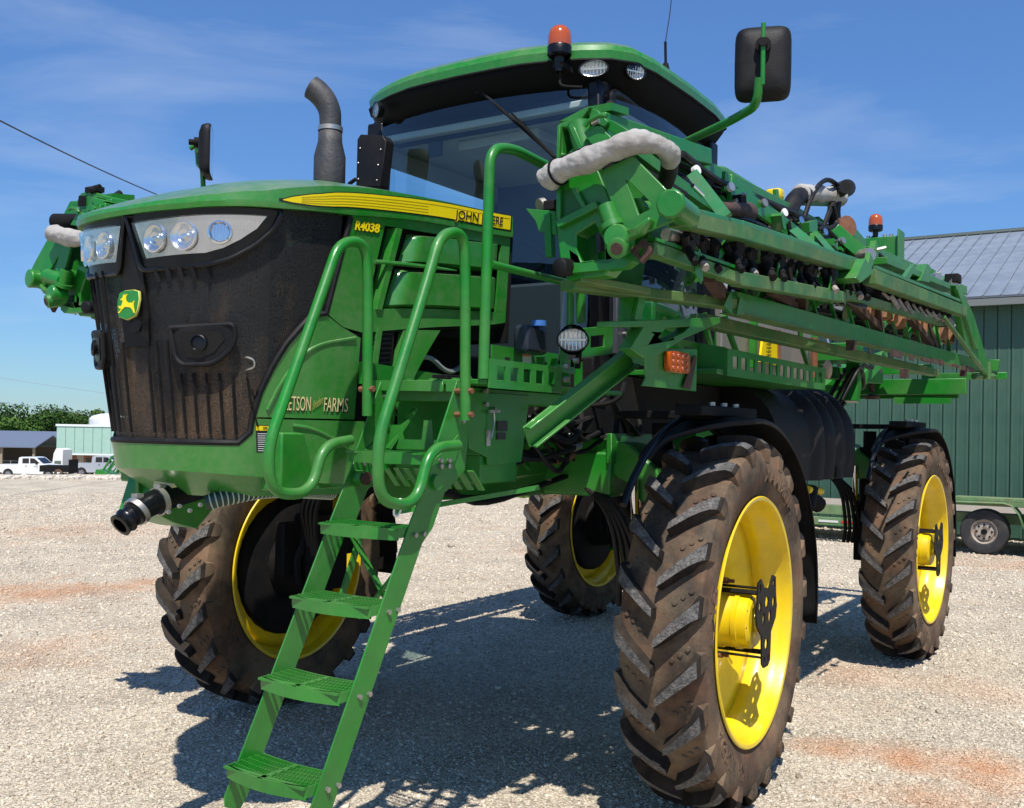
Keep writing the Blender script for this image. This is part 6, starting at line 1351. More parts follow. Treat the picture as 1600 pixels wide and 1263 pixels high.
mb = MB(); mb.tube(fillet([(-1.439, 1.000, 2.660), (-1.511, 1.000, 2.569), (-1.656, 1.000, 2.438)], .1), .022, 8); mb.tube(fillet([(-3.015, 1.000, 2.709), (-3.054, 1.000, 2.585), (-3.224, 1.000, 2.444)], .1), .022, 8); mb.tube(fillet([(-1.097, 1.000, 2.632), (-1.121, 1.000, 2.553), (-1.209, 1.000, 2.438)], .1), .022, 8); mb.split('grab_handle', green, S)
# bright green side tank panel behind the cab
mb = MB(); mb.plate([(-.95, .72, 2.28), (-1.72, .72, 2.28), (-1.72, .72, 2.66), (-.95, .72, 2.72)], (0, -.2, 0)); mb.build('rinse_tank_cover', green, S, bevel=.02)
mb = MB(); mb.span((-.2, .75, 2.19), (-2.08, 1.46, 2.22)); mb.build('walkway', green, S, bevel=.004)
o_, h_ = slots((-.30, 1.47, 2.185), (-2.10, 1.47, 2.185), .15, 13, .01, .03, .60, .30, .76); MB().plate(o_, (0, .008, 0), h_).build('walkway_guard', green, S)
o_, h_ = slots((.55, 1.30, 2.20), (-.30, 1.30, 2.20), .17, 4, .01, .04, .6, .28, .8); MB().plate(o_, (0, .008, 0), h_).build('walkway_guard', green, S)
MB().plate([(-.30, 1.30, 2.19), (-.30, 1.47, 2.19), (-.30, 1.47, 2.34), (-.30, 1.30, 2.37)], (.008, 0, 0)).build('guard_corner', green, S)
# black belly tank: flat front, ribbed rounded side
def sec(o=0.0):
    pts = [(.55, 1.55), (.55, 2.16), (.70, 2.20)]
    for k in range(9):
        t = math.radians(90 - 90 * k / 8); pts.append((.95 + (.38 + o) * math.cos(t), 1.84 + (.37 + o) * math.sin(t)))
    pts += [(1.335 + o, 1.7), (1.32 + o, 1.55)]
    return pts
mb = MB(); rows = []; N_ = 90
for k in range(N_ + 1):
    x = -1.55 - (3.32 - 1.55) * k / 60 * (60 / 90)
    o = 0.0 if k < 36 else .060 * (0.5 - .5 * math.cos((k - 36) / 54 * 2 * math.pi * 4)) ** .55
    if k > 85: o -= .02 * (k - 85)
    rows.append([V(x, y, z) for y, z in sec(o)])
mb.grid(rows); mb.plate([V(-1.55, y, z) for y, z in sec()], (-.005, 0, 0)); mb.plate([V(-3.32, y, z) for y, z in sec(-.11)], (-.005, 0, 0)); mb.build('belly_tank', blackp, S, ang=60)
mb = MB(); mb.span((-1.0, .5, 1.60), (-2.1, 1.0, 1.95)); mb.build('side_frame_plate', green, S)
mb = MB(); p = V((-2.832, 1.360, 1.603)); mb.box(p, (.1, .02, .08)); mb.build('tank_latch', matblack, S, bevel=.004)
mb = MB(); mb.cyl((-2.403, 1.300, 1.495), (-2.321, 1.300, 1.346), .05, 12); mb.cyl((-2.476, 1.250, 1.429), (-2.594, 1.300, 1.356), .06, 10); mb.build('drain_valve', matblack, S); mb = MB(); mb.cyl((-2.284, 1.300, 1.485), (-2.620, 1.300, 1.459), .03, 10); mb.build('yellow_valve', yellow, S)
# dark shapes above the fender (wheel bay)
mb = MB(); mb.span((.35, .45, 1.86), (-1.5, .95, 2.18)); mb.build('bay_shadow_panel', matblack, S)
MB().plate([(1.052, 1.630, 2.224), (0.461, 1.630, 2.269), (0.467, 1.630, 2.066), (1.040, 1.630, 2.066), (1.004, 1.630, 2.103), (1.020, 1.630, 2.185), (1.069, 1.630, 2.203)], (0, -.01, 0)).build('lamp_plate', green, S, bevel=.003)
def rr_pts(cx0, cz, a, b, y, k=24, p=.4):
    out = []
    for i in range(k):
        t = 2 * math.pi * i / k; out.append(V(cx0 + math.copysign(abs(math.cos(t)) ** p, math.cos(t)) * a, y, cz + math.copysign(abs(math.sin(t)) ** p, math.sin(t)) * b))
    return out
pc = V((0.729, 1.635, 2.185)); mb = MB(); mb.plate(rr_pts(pc.x, pc.z, .112, .048, 1.635), (0, .028, 0)); o = mb.build('amber_marker_lamp', amber, S, bevel=.005)
mb = MB()
for i in range(4):
    for j in range(3): mb.lathe([(0, .012), (.004, .010), (.005, 0)], (pc.x + (i - 1.5) * .050, 1.664, pc.z + (j - 1) * .028), (0, 1, 0), 10)
mb.build('lamp_diodes', amber, o)
MB().plate([(0.652, 1.640, 2.078), (0.527, 1.640, 2.234), (0.497, 1.640, 2.227), (0.565, 1.640, 2.070)], (0, .004, 0)).build('rust_mark', rust, S)
# diagonal channel from the step box to the boom rest
a = V((1.439, 1.300, 1.837)); b = V((0.902, 1.500, 2.208)); mb = MB(); d = (b - a).normalized(); nn = d.cross(V(0, 1, 0)).normalized()
if nn.z < 0: nn = -nn
mb.beam(a, b, .012, .10, up=nn); mb.beam(a + nn * .045 + V(0, .022, 0), b + nn * .045 + V(0, .022, 0), .036, .010, up=nn); mb.beam(a - nn * .045 + V(0, .022, 0), b - nn * .045 + V(0, .022, 0), .036, .010, up=nn)
mb.build('boom_rest_brace', green, S, bevel=.003)
mb = MB()
for p in ((1.150, 1.310, 2.147), (1.153, 1.310, 2.091), (1.073, 1.310, 2.178)): mb.cyl(V(p), V(p) + V(0, .02, 0), .013, 8)
mb.build('bolt', steel, S)
# boom rest: arm with open triangle
mb = MB(); mb.plate([(1.365, 1.580, 2.309), (0.208, 1.580, 2.443), (0.207, 1.580, 2.415), (0.641, 1.580, 2.301), (0.905, 1.580, 2.205), (1.059, 1.580, 2.183), (1.178, 1.580, 2.215), (1.064, 1.580, 2.314), (1.364, 1.580, 2.286)], (0, .06, 0), [[(0.832, 1.580, 2.333), (0.587, 1.580, 2.360), (0.642, 1.580, 2.331), (0.856, 1.580, 2.271), (0.908, 1.580, 2.284)]])
mb.build('boom_rest', green, S, bevel=.004)
mb = MB(); mb.beam((1.071, 1.580, 2.497), (1.095, 1.580, 2.331), .06, .06); mb.plate([(1.087, 1.610, 2.439), (1.020, 1.610, 2.447), (1.065, 1.610, 2.346), (1.125, 1.610, 2.340)], (0, .02, 0)); mb.build('boom_rest_post', green, S)
mb = MB()
for s in (1, -1): mb.span((-.6, s * .3, 2.9), (-.8, s * .5, 2.95)) if False else None
# ---------------- rear lift frame
mb = MB(); mb.beam((-6.2, .47, 2.40), (-6.2, 1.69, 2.40), .10, .16); mb.beam((-6.2, -.47, 2.40), (-6.2, -1.69, 2.40), .10, .16); mb.span((-6.32, -1.35, 2.28), (-6.28, 1.60, 2.36)); mb.split('rear_cross_bar', green, S, bevel=.006)
MB().plate([(-6.140, 0.998, 2.291), (-6.140, 1.554, 2.282), (-6.140, 1.555, 2.224), (-6.140, 0.999, 2.224)], (-.03, 0, 0)).build('rear_bar_plate', green, S)
mb = MB(); mb.beam((-6.5, .60, 2.60), (-6.5, 1.30, 2.60), .10, .10); mb.beam((-6.5, 1.20, 2.52), (-6.5, 2.02, 2.52), .08, .07); mb.plate([(-6.400, 1.861, 2.682), (-6.400, 1.962, 2.680), (-6.400, 1.940, 2.564), (-6.400, 1.863, 2.565)], (-.1, 0, 0)); mb.split('rear_support_bar', green, S, bevel=.005)
mb = MB(); mb.span((-5.75, -.35, 1.62), (-5.6, .35, 3.6)); mb.span((-6.2, -.5, 2.2), (-5.7, -.38, 2.6)); mb.span((-6.2, .38, 2.2), (-5.7, .5, 2.6)); mb.beam((-4.6, .45, 2.05), (-6.0, .75, 2.75), .10, .14); mb.beam((-4.9, .9, 2.2), (-5.0, .9, 2.75), .12, .12); mb.beam((-5.3, .75, 2.3), (-5.9, 1.05, 2.85), .12, .12); mb.beam((-4.5, .6, 2.48), (-5.9, .9, 2.48), .10, .12); mb.span((-4.4, .3, 2.56), (-4.9, 1.0, 2.72)); mb.split('rear_linkage', green, S, bevel=.006)
mb = MB(); mb.beam((-4.600, 0.747, 2.645), (-4.600, 0.702, 2.838), .07, .07); mb.build('linkage_rod', chrome, S)
mb = MB(); mb.ball((-3.089, 1.200, 2.391), .055, 12, 8, (.7, .7, 1.4)); mb.build('fire_bottle', pmat('tan_cap', (.45, .36, .28), .5), S)
for k in range(7):
    a = V(-4.7 + rnd.uniform(-.3, .1), rnd.uniform(.6, .95), 2.15 + rnd.uniform(0, .1)); b = V(-5.6, rnd.uniform(.5, 1.1), 2.5 + rnd.uniform(0, .4)); MB().tube(smoothpath([a, a + V(-.2, .15, .4), b + V(.2, .1, -.3), b]), .02, 7).build('hydraulic_hose', hose_m, S)
mb = MB(); mb.tube([(-6.100, 0.778, 2.465), (-6.100, 0.780, 2.344)], .03, 8); mb.lathe([(0, .0), (0, .07), (.03, .09), (.05, .03), (.06, 0)], (-6.100, 0.781, 2.270), (0, 0, 1), 12); mb.box((-6.100, 0.810, 2.525), (.12, .12, .12)); mb.build('rust_pin', rust, S)
# rear beacon beam and column
mb = MB(); mb.span((-5.5, .66, 3.66), (-5.65, 1.17, 3.86)); mb.span((-5.45, 1.165, 3.63), (-5.7, 1.18, 3.92)); mb.build('mast_cross_beam', green, S, bevel=.006)
mb = MB(); mb.span((-5.5, .9, 3.1), (-5.64, 1.14, 3.655)); mb.build('mast_column', matblack, S, bevel=.006)
mb = MB()
for y in (.86, .93, 1.02, 1.08): mb.cyl((-5.56, y, 3.86), (-5.56, y, 3.89), .02, 8)
mb.build('bolt', steel, S)
beacon((-5.56, .93, 3.93), S, .068)
mb = MB(); mb.tube(smoothpath([(-5.56, .93, 3.9), (-5.52, .86, 3.82), (-5.48, .84, 3.72)]), .012, 6); mb.build('beacon_wire', hose_m, S)

# ================================================================== BOOMS (folded forward along both sides)
def boom(mir):
    B = empty('spray_boom', (0, -1.7 if mir else 1.7, 2.6)); B.parent = S
    def M():
        q = MB(); q.mir = mir; return q
    rd = random.Random(5)
    # --- fold casting at the front end: the nest's front face looks forward
    X1 = 1.60
    q = M(); q.plate([(1.500, 1.467, 3.093), (1.500, 1.511, 3.102), (1.500, 1.561, 3.087), (1.500, 1.583, 2.995), (1.500, 1.654, 2.873), (1.500, 1.742, 2.677), (1.500, 1.744, 2.530), (1.500, 1.687, 2.472), (1.500, 1.518, 2.463), (1.500, 1.488, 2.524), (1.500, 1.468, 2.640)], (-.10, 0, 0),
                     [[(1.500, 1.482, 3.073), (1.500, 1.503, 3.070), (1.500, 1.537, 2.989), (1.500, 1.511, 2.967), (1.500, 1.484, 2.971)],
                      [(1.500, 1.558, 2.642), (1.500, 1.638, 2.680), (1.500, 1.679, 2.602), (1.500, 1.686, 2.537), (1.500, 1.581, 2.532), (1.500, 1.560, 2.582)]])
    q.build('fold_casting', green, B, bevel=.006)
    q = M(); q.plate([(1.502, 1.486, 2.817), (1.502, 1.545, 2.815), (1.502, 1.584, 2.740), (1.502, 1.491, 2.702)], (.003, 0, 0)); q.build('casting_recess_shade', pmat('recess_shade_green', (0.004, .09, .012), .5), B)  # flat dark green plate; the recess shade is in its colour
    q = M(); q.beam((1.515, 1.482, 2.682), (1.515, 1.662, 2.745), .03, .03, up=(1, 0, 0)); q.beam((1.515, 1.552, 2.819), (1.515, 1.603, 2.738), .02, .02, up=(1, 0, 0)); q.beam((1.515, 1.485, 2.822), (1.515, 1.487, 2.700), .02, .02, up=(1, 0, 0)); q.beam((1.515, 1.535, 3.074), (1.515, 1.592, 2.953), .022, .02, up=(1, 0, 0)); q.beam((1.515, 1.482, 3.079), (1.515, 1.479, 2.942), .015, .02, up=(1, 0, 0)); q.split('casting_rib', green, B, bevel=.003)
    q = M(); q.tube([(1.480, 1.547, 3.086), (1.480, 1.559, 3.036), (1.480, 1.584, 2.967)], .045, 14); q.build('casting_boss', green, B)
    # --- big triangular hinge plate
    q = M(); q.plate([(1.560, 1.828, 2.903), (1.560, 2.010, 2.717), (1.560, 1.999, 2.641), (1.560, 1.897, 2.611), (1.560, 1.826, 2.593), (1.560, 1.773, 2.663), (1.560, 1.687, 2.861)], (-.016, 0, 0), [[(1.560, 1.803, 2.812), (1.560, 1.819, 2.803), (1.560, 1.910, 2.714), (1.560, 1.905, 2.693), (1.560, 1.858, 2.677)]])
    q.build('hinge_side_plate', green, B, bevel=.003)
    q = M(); q.plate([(1.400, 1.741, 2.945), (1.400, 1.919, 2.764), (1.400, 1.909, 2.691), (1.400, 1.801, 2.662), (1.400, 1.689, 2.713), (1.400, 1.605, 2.901)], (-.012, 0, 0)); q.build('hinge_rear_plate', green, B)
    q = M(); q.lathe([(-.20, .052), (-.01, .052), (.025, .056), (.034, .050), (.035, 0)], (1.580, 2.005, 2.693), (1, .15, 0), 10); q.build('hinge_knob', green, B, bevel=.003)
    q = M(); q.lathe([(-.10, .03), (.0, .03), (.005, .042), (.02, .042), (.022, 0)], (1.500, 1.833, 2.712), (1, -.3, -.2), 16); q.cyl((1.480, 1.829, 2.719), (1.450, 1.846, 2.728), .025, 12); q.build('inner_pin', green, B)
    # --- lower pivot: barrel and arm
    q = M(); q.tube([(1.560, 1.720, 2.725), (1.560, 1.749, 2.649)], .036, 16); q.tube([(1.560, 1.743, 2.654), (1.560, 1.752, 2.634)], .048, 16); q.build('pivot_barrel', green, B)
    arm = [(1.600, 1.752, 2.593), (1.610, 1.816, 2.610), (1.610, 1.863, 2.620), (1.600, 1.920, 2.658), (1.600, 1.926, 2.641), (1.600, 1.880, 2.598), (1.600, 1.820, 2.578), (1.600, 1.766, 2.568)]
    q = M(); q.plate(arm, (-.05, 0, 0)); q.build('pivot_arm', green, B, bevel=.006)
    q = M(); q.lathe([(-.08, .048), (.0, .050), (.008, .044), (.009, 0)], (1.610, 1.790, 2.593), (1, .1, .1), 20); q.build('pivot_hub', green, B); q = M(); q.lathe([(-.02, .042), (.05, .038), (.055, .026), (.05, .0)], (1.580, 1.791, 2.560), (.9, .25, -.3), 18); q.build('pivot_nut', green, B); q = M(); q.lathe([(0, .024), (.006, .022), (.006, 0)], V((1.580, 1.791, 2.560)) + V(.9, .25, -.3).normalized() * .052, (.9, .25, -.3), 14); q.build('rusty_pin', rust, B)
    # rubber bumper and its arm
    q = M(); q.plate([(1.530, 1.540, 2.528), (1.530, 1.590, 2.522), (1.530, 1.632, 2.516), (1.530, 1.716, 2.512), (1.530, 1.811, 2.544), (1.530, 1.820, 2.512), (1.530, 1.785, 2.490), (1.530, 1.689, 2.487), (1.530, 1.547, 2.485)], (-.06, 0, 0)); q.build('stop_arm', green, B, bevel=.006)
    q = M(); q.lathe([(-.03, .034), (.0, .037), (.030, .036), (.038, .026), (.039, 0)], (1.540, 1.529, 2.508), (1, -.15, -.1), 20); q.build('rubber_bumper', blackp, B)
    # rust bracket
    q = M(); q.plate([(1.550, 1.819, 2.548), (1.550, 1.876, 2.591), (1.550, 1.911, 2.540), (1.550, 1.870, 2.496)], (-.02, 0, 0), [[(1.550, 1.843, 2.546), (1.550, 1.869, 2.565), (1.550, 1.882, 2.542), (1.550, 1.862, 2.520)]]); q.build('rusty_bracket', rust, B, bevel=.002)
    # small sensor box and bracket in front
    q = M(); q.plate([(1.450, 1.284, 2.782), (1.450, 1.429, 2.756), (1.450, 1.437, 2.657), (1.450, 1.351, 2.680), (1.450, 1.332, 2.727)], (-.008, 0, 0)); q.beam((1.440, 1.393, 2.746), (1.440, 1.403, 2.573), .03, .035, up=(1, 0, 0)); q.build('sensor_bracket', green, B, bevel=.002)
    q = M(); a_ = V((1.440, 1.362, 2.765)); b_ = V((1.440, 1.422, 2.808)); b_.x -= .08; q.span(a_, b_); q.build('sensor_box', matblack, B, bevel=.006); q = M(); q.cyl(V((1.420, 1.333, 2.793)), V((1.400, 1.343, 2.801)), .03, 14); q.build('sensor_lens', steel, B)
    # --- top casting pieces
    q = M(); q.plate([(1.500, 1.464, 3.101), (1.500, 1.589, 3.138), (1.500, 1.609, 3.140), (1.500, 1.553, 3.073), (1.500, 1.506, 3.095)], (-.15, 0, 0)); q.plate([(1.480, 1.578, 3.145), (1.480, 1.630, 3.127), (1.480, 1.679, 3.074), (1.480, 1.662, 3.052), (1.480, 1.593, 3.100)], (-.06, 0, 0)); q.split('top_cap', green, B, bevel=.004)
    q = M(); q.plate([(1.540, 1.627, 3.049), (1.540, 1.673, 3.042), (1.540, 1.729, 2.987), (1.540, 1.643, 2.970), (1.540, 1.605, 3.027)], (-.02, 0, 0)); q.plate([(1.460, 1.633, 3.101), (1.460, 1.691, 3.080), (1.460, 1.767, 3.026), (1.460, 1.711, 3.017), (1.460, 1.654, 3.058)], (-.03, 0, 0)); q.split('top_plate', green, B, bevel=.002)
    q = M(); q.tube(fillet([(1.560, 1.619, 3.042), (1.560, 1.633, 3.060), (1.560, 1.688, 3.076), (1.560, 1.716, 3.067)], .02), .009, 8); q.build('top_latch', green, B); q = M(); q.cyl((1.540, 1.641, 3.059), (1.540, 1.669, 3.067), .014, 8); q.build('latch_pin', steel, B)
    # --- grey canvas-wrapped hose over the hinge
    pth = smoothpath([(1.540, 1.434, 2.853), (1.560, 1.487, 2.878), (1.590, 1.597, 2.890), (1.600, 1.719, 2.916), (1.590, 1.834, 2.941), (1.520, 1.879, 2.956), (1.460, 1.916, 2.941), (1.360, 1.887, 2.925)], 3); n_ = len(pth)
    rr = [min(1, .25 + i * .13) * (.047 + .003 * math.sin(i * .35)) * (1.0 if i < n_ * .6 else 1.0 - .22 * (i - n_ * .6) / (n_ * .4)) for i in range(n_)]
    q = M(); q.tube(pth, .05, 26, rr); cl = q.build('hose_wrap', cloth, B, ang=80)
    cl_m = cl.modifiers.new('sub', 'SUBSURF'); cl_m.levels = 2; cl_m.render_levels = 2
    for (sz, st) in ((.11, .028), (.035, .007)):
        tx = bpy.data.textures.new('wrinkle', 'CLOUDS'); tx.noise_scale = sz; dm = cl.modifiers.new('d', 'DISPLACE'); dm.texture = tx; dm.strength = st; dm.mid_level = .5
    q = M(); q.tube([p_ + V(.012, 0, .047) for p_ in pth[3:26]], .004, 6); q.build('wrap_seam', matblack, B)
    p = pth[13]; dd = (pth[14] - pth[12]).normalized(); q = M(); q.lathe([(-.004, .05), (-.004, .056), (.004, .056), (.004, .05)], p, dd, 20); q.build('wrap_strap', matblack, B)
    q = M(); q.tube(smoothpath([(1.360, 1.887, 2.920), (1.330, 1.873, 2.888), (1.280, 1.829, 2.854)], 2), .035, 10); q.build('boom_hose', hose_m, B)
    q = M(); q.plate([(1.46, 1.52, 2.45), (1.48, 1.52, 3.02), (1.36, 1.52, 3.10), (.95, 1.52, 3.06), (.80, 1.52, 2.80), (.90, 1.52, 2.45)], (0, .02, 0), [[(1.30, 1.52, 2.60), (1.32, 1.52, 2.85), (1.10, 1.52, 2.82), (1.08, 1.52, 2.60)]]); q.build('inner_side_plate', green, B, bevel=.003)
    q = M(); q.beam((1.42, 1.58, 3.08), (.30, 1.56, 3.22), .12, .11, h2=.08); q.build('box_beam', green, B, bevel=.006)
    q = M(); q.beam((1.40, 1.60, 3.16), (1.25, 1.60, 3.18), .10, .03); q.split('beam_cleat', green, B); q = M(); q.cyl((1.36, 1.60, 3.16), (1.31, 1.60, 3.20), .02, 10); q.build('beam_clamp', matblack, B)
    q = M(); q.span((1.34, 1.62, 2.60), (1.05, 1.80, 2.88)); q.build('fold_box', green, B, bevel=.01)
    if mir:
        q = MB(); q.plate([(1.500, -1.975, 2.975), (1.500, -2.130, 2.819), (1.500, -2.168, 2.776), (1.500, -2.009, 2.701), (1.500, -1.858, 2.724), (1.500, -1.804, 2.922), (1.500, -1.867, 2.961)], (-.03, 0, 0), [[(1.500, -1.921, 2.903), (1.500, -2.020, 2.818), (1.500, -1.967, 2.769), (1.500, -1.908, 2.883)]]); q.build('hinge_face_plate', green, B, bevel=.004)
        q = MB(); q.plate([(1.440, -1.916, 2.961), (1.440, -1.633, 2.921), (1.440, -1.583, 2.517), (1.440, -2.002, 2.549), (1.440, -2.036, 2.600), (1.440, -1.956, 2.694), (1.440, -1.936, 2.835)], (-.06, 0, 0)); q.build('casting_face', green, B, bevel=.006)
        q = MB(); q.plate([(1.420, -1.995, 3.085), (1.420, -1.922, 3.168), (1.420, -1.853, 3.161), (1.420, -1.817, 3.202), (1.420, -1.726, 3.206), (1.420, -1.551, 3.153), (1.420, -1.274, 3.087), (1.420, -1.240, 3.059), (1.420, -1.630, 3.049)], (-.12, 0, 0)); q.build('top_box', green, B, bevel=.006)
        q = MB(); q.plate([(1.425, -1.822, 3.186), (1.425, -1.760, 3.179), (1.425, -1.758, 3.120), (1.425, -1.832, 3.128)], (.004, 0, 0)); q.build('box_opening_shade', matblack, B)  # flat black plate on the solid box; its colour stands for an opening's shade
        q = MB(); q.tube([(1.520, -1.907, 3.028), (1.460, -1.606, 3.006)], .045, 14); q.build('fold_pipe', matblack, B)
        q = MB(); q.tube([(1.560, -1.908, 2.704), (1.560, -1.745, 2.664)], .045, 12); q.build('pivot_ring', green, B)
        q = MB(); q.plate([(1.500, -1.934, 2.573), (1.500, -1.532, 2.536), (1.500, -1.531, 2.504), (1.500, -1.895, 2.534)], (-.1, 0, 0)); q.build('shelf_edge', dusty, B)
        q = MB(); q.box((1.400, -1.713, 3.212), (.06, .10, .03)); q.cyl((1.420, -1.714, 3.205), (1.400, -1.659, 3.217), .025, 8); q.build('box_sensor', matblack, B)
    q = M(); q.cyl((1.45, 1.66, 2.94), (.75, 1.66, 2.92), .042, 14); q.build('fold_pipe', matblack, B)
    # --- main chords (front section)
    sA = [(1.460, 1.963, 2.682), (0.893, 1.980, 2.724), (-1.237, 1.960, 2.863)]
    q = M(); q.beam(sA[0], sA[1], .065, .075); q.beam(sA[1], sA[2], .065, .078); q.split('upper_chord', teal, B, bevel=.004)
    # dusty underside sheets just below the chords
    q = M(); q.beam(V(sA[0]) - V(0, 0, .039), V(sA[1]) - V(0, 0, .039), .068, .004); q.beam(V(sA[1]) - V(0, 0, .0405), V(sA[2]) - V(0, 0, .0405), .068, .004); 
    for a, b in ((sA[0], sA[1]), (sA[1], sA[2])): q.beam(V(a) + V(0, .0345, -.010), V(b) + V(0, .0345, -.010), .003, .056)
    q.build('dusty_chord_face', dusty, B)
    sA2 = [(-1.170, 2.000, 2.806), (-4.214, 1.980, 2.931)]
    q = M(); q.beam(sA2[0], sA2[1], .08, .085); q.split('upper_chord', dusty, B, bevel=.004); q = M(); q.beam(V(sA2[0]) + V(0, -.01, .055), V(sA2[1]) + V(.3, -.01, .055), .10, .02); q.build('chord_top_rail', teal, B)
    q = M(); q.plate([(-0.887, 2.050, 2.868), (-1.086, 2.050, 2.820), (-0.802, 2.050, 2.720), (-0.709, 2.050, 2.736)], (0, -.16, 0)); q.plate([(-1.077, 2.000, 2.934), (-1.165, 2.000, 2.891), (-1.057, 2.000, 2.809), (-1.001, 2.000, 2.812)], (0, .03, 0)); q.build('chord_flange', green, B, bevel=.003)
    sB = [(1.460, 1.849, 2.569), (0.833, 1.960, 2.528), (-0.810, 1.940, 2.646)]
    q = M(); q.beam(sB[0], sB[1], .06, .05); q.beam(sB[1], sB[2], .06, .06); q.split('middle_chord', dusty, B, bevel=.004)
    q = M(); q.beam(V(sB[0]) + V(0, 0, .032), V(sB[1]) + V(0, 0, .038), .07, .012); q.build('middle_chord_top', green, B)
    q = M(); q.beam((-0.834, 1.940, 2.667), (-3.719, 1.920, 2.789), .05, .05); q.split('middle_chord', dusty, B)
    # lower shelf and main lower chord
    q = M(); q.beam((1.460, 1.498, 2.452), (0.445, 1.780, 2.473), .09, .045); q.beam((1.480, 1.553, 2.469), (1.200, 1.719, 2.443), .07, .03); q.split('lower_shelf', dusty, B, bevel=.005)
    q = M(); q.beam((0.345, 1.740, 2.498), (-5.665, 1.900, 2.564), .08, .10); q.build('lower_chord', green, B, bevel=.004); q = M(); q.beam(V((0.345, 1.740, 2.498)) - V(0, 0, .052), V((-5.665, 1.900, 2.564)) - V(0, 0, .052), .10, .005); q.build('dusty_chord_face', dusty, B)
    q = M(); q.beam((0.048, 1.450, 2.456), (-5.487, 1.520, 2.498), .09, .065); q.build('lower_chord', dusty, B, bevel=.004)
    q = M(); q.plate([(0.638, 1.820, 2.443), (0.572, 1.820, 2.509), (0.541, 1.820, 2.512), (0.537, 1.820, 2.413)], (0, .01, 0)); q.plate([(0.445, 1.820, 2.503), (0.404, 1.820, 2.508), (0.393, 1.820, 2.428), (0.482, 1.820, 2.419)], (0, .01, 0)); q.split('chord_tab', green, B)
    # rust patches along the lower chord
    q = M()
    for k in range(8):
        c = V((-1.982, 1.970, 2.469)).lerp(V((-5.154, 1.970, 2.524)), k / 8 + rd.uniform(-.04, .04)); q.box(c - V(0, 0, .045 + rd.uniform(-.01, .015)), (rd.uniform(.10, .3), .012, rd.uniform(.02, .045)))
    for p in ((-1.180, 1.900, 2.407), (-4.545, 1.940, 2.437), (-2.362, 1.940, 2.307)): q.box(V(p), (.05, .05, .06))
    q.build('rust_patches', rust, B)
    # --- inner upper beams (second folded section, higher)
    q = M(); q.beam((1.210, 1.570, 3.127), (0.258, 1.510, 3.190), .10, .07); q.beam((0.258, 1.510, 3.190), (-1.454, 1.450, 3.271), .12, .07); q.beam((-1.454, 1.450, 3.271), (-3.137, 1.430, 3.286), .10, .08); q.split('inner_chord', green, B, bevel=.005); q = M(); q.beam(V((0.938, 1.500, 3.144)) - V(0, 0, .06), V((-1.547, 1.420, 3.233)) - V(0, 0, .04), .015, .14); q.build('inner_web', pmat('dark_web_paint', (0.004, .065, .014), .5), B)
    q = M(); q.beam((0.178, 1.630, 3.126), (-1.256, 1.630, 3.031), .02, .10); q.beam((0.877, 1.660, 2.987), (0.454, 1.680, 2.934), .04, .05); q.beam((1.132, 1.600, 3.064), (0.800, 1.640, 2.995), .05, .05); q.split('web_plate', green, B, bevel=.003)
    q = M(); q.beam((0.941, 1.800, 2.973), (1.052, 2.000, 2.746), .02, .05, up=(0, 1, 0)); q.beam((-0.519, 1.760, 2.990), (-0.319, 1.980, 2.808), .02, .05, up=(0, 1, 0)); q.beam((-1.507, 1.550, 3.189), (-0.489, 1.980, 2.841), .02, .035, up=(0, 1, 0)); q.split('truss_diagonal', teal, B)
    q = M(); q.tube(fillet([(-0.020, 1.490, 3.185), (-0.044, 1.490, 3.241), (-0.148, 1.490, 3.274), (-1.205, 1.430, 3.307)], .06), .022, 10); q.tube([(0.092, 1.630, 3.122), (0.077, 1.630, 3.174)], .018, 8); q.tube(fillet([(0.443, 1.490, 3.201), (0.254, 1.490, 3.239), (0.075, 1.490, 3.234), (0.065, 1.490, 3.184)], .08), .024, 10); q.split('boom_guard_rail', green, B)
    q = M(); q.tube([(0.532, 1.760, 2.908), (0.240, 1.740, 2.959), (-0.163, 1.630, 3.031)], .045, 12, [.03, .034, .055]); q.build('fold_cylinder', rust, B)
    q = M(); q.tube(smoothpath([(0.717, 1.640, 2.989), (0.626, 1.640, 3.032), (0.515, 1.640, 3.026), (0.422, 1.640, 2.984)], 2), .03, 10); q.build('cylinder_pipe', gloss_black, B); q = M(); q.tube([(1.259, 1.940, 2.840), (1.156, 1.940, 2.821)], .009, 8); q.build('chrome_rod', chrome, B)
    # small brackets clutter on the upper rail
    q = M(); q2 = M(); q3 = M()
    for k in range(46):
        t = rd.random(); c = V((0.574, 1.600, 3.090)).lerp(V((-4.478, 1.600, 3.355)), t) + V(rd.uniform(-.1, .1), rd.uniform(-.12, .12), rd.uniform(-.20, -.06)); (q if k % 3 else q3).box(c, (rd.uniform(.03, .16), rd.uniform(.02, .08), rd.uniform(.02, .09)), Matrix.Rotation(rd.uniform(-.6, .6), 3, 'Y'))
        if k % 2: q2.cyl(c, c + V(rd.uniform(-.05, .05), .07, .02), rd.uniform(.008, .018), 6)
    q.build('clip_brackets', green, B); q2.build('clip_bolts', steel, B); q3.build('valve_blocks', matblack, B)
    # yellow cap, black elbows with canvas wrap and the looped hoses
    q = M(); q.box((-1.099, 1.450, 3.335), (.09, .10, .07)); q.build('yellow_cap', yellow, B, bevel=.02); q = M(); q.beam((-0.936, 1.510, 3.329), (-0.952, 1.510, 3.248), .02, .05); q.build('cap_bracket', green, B)
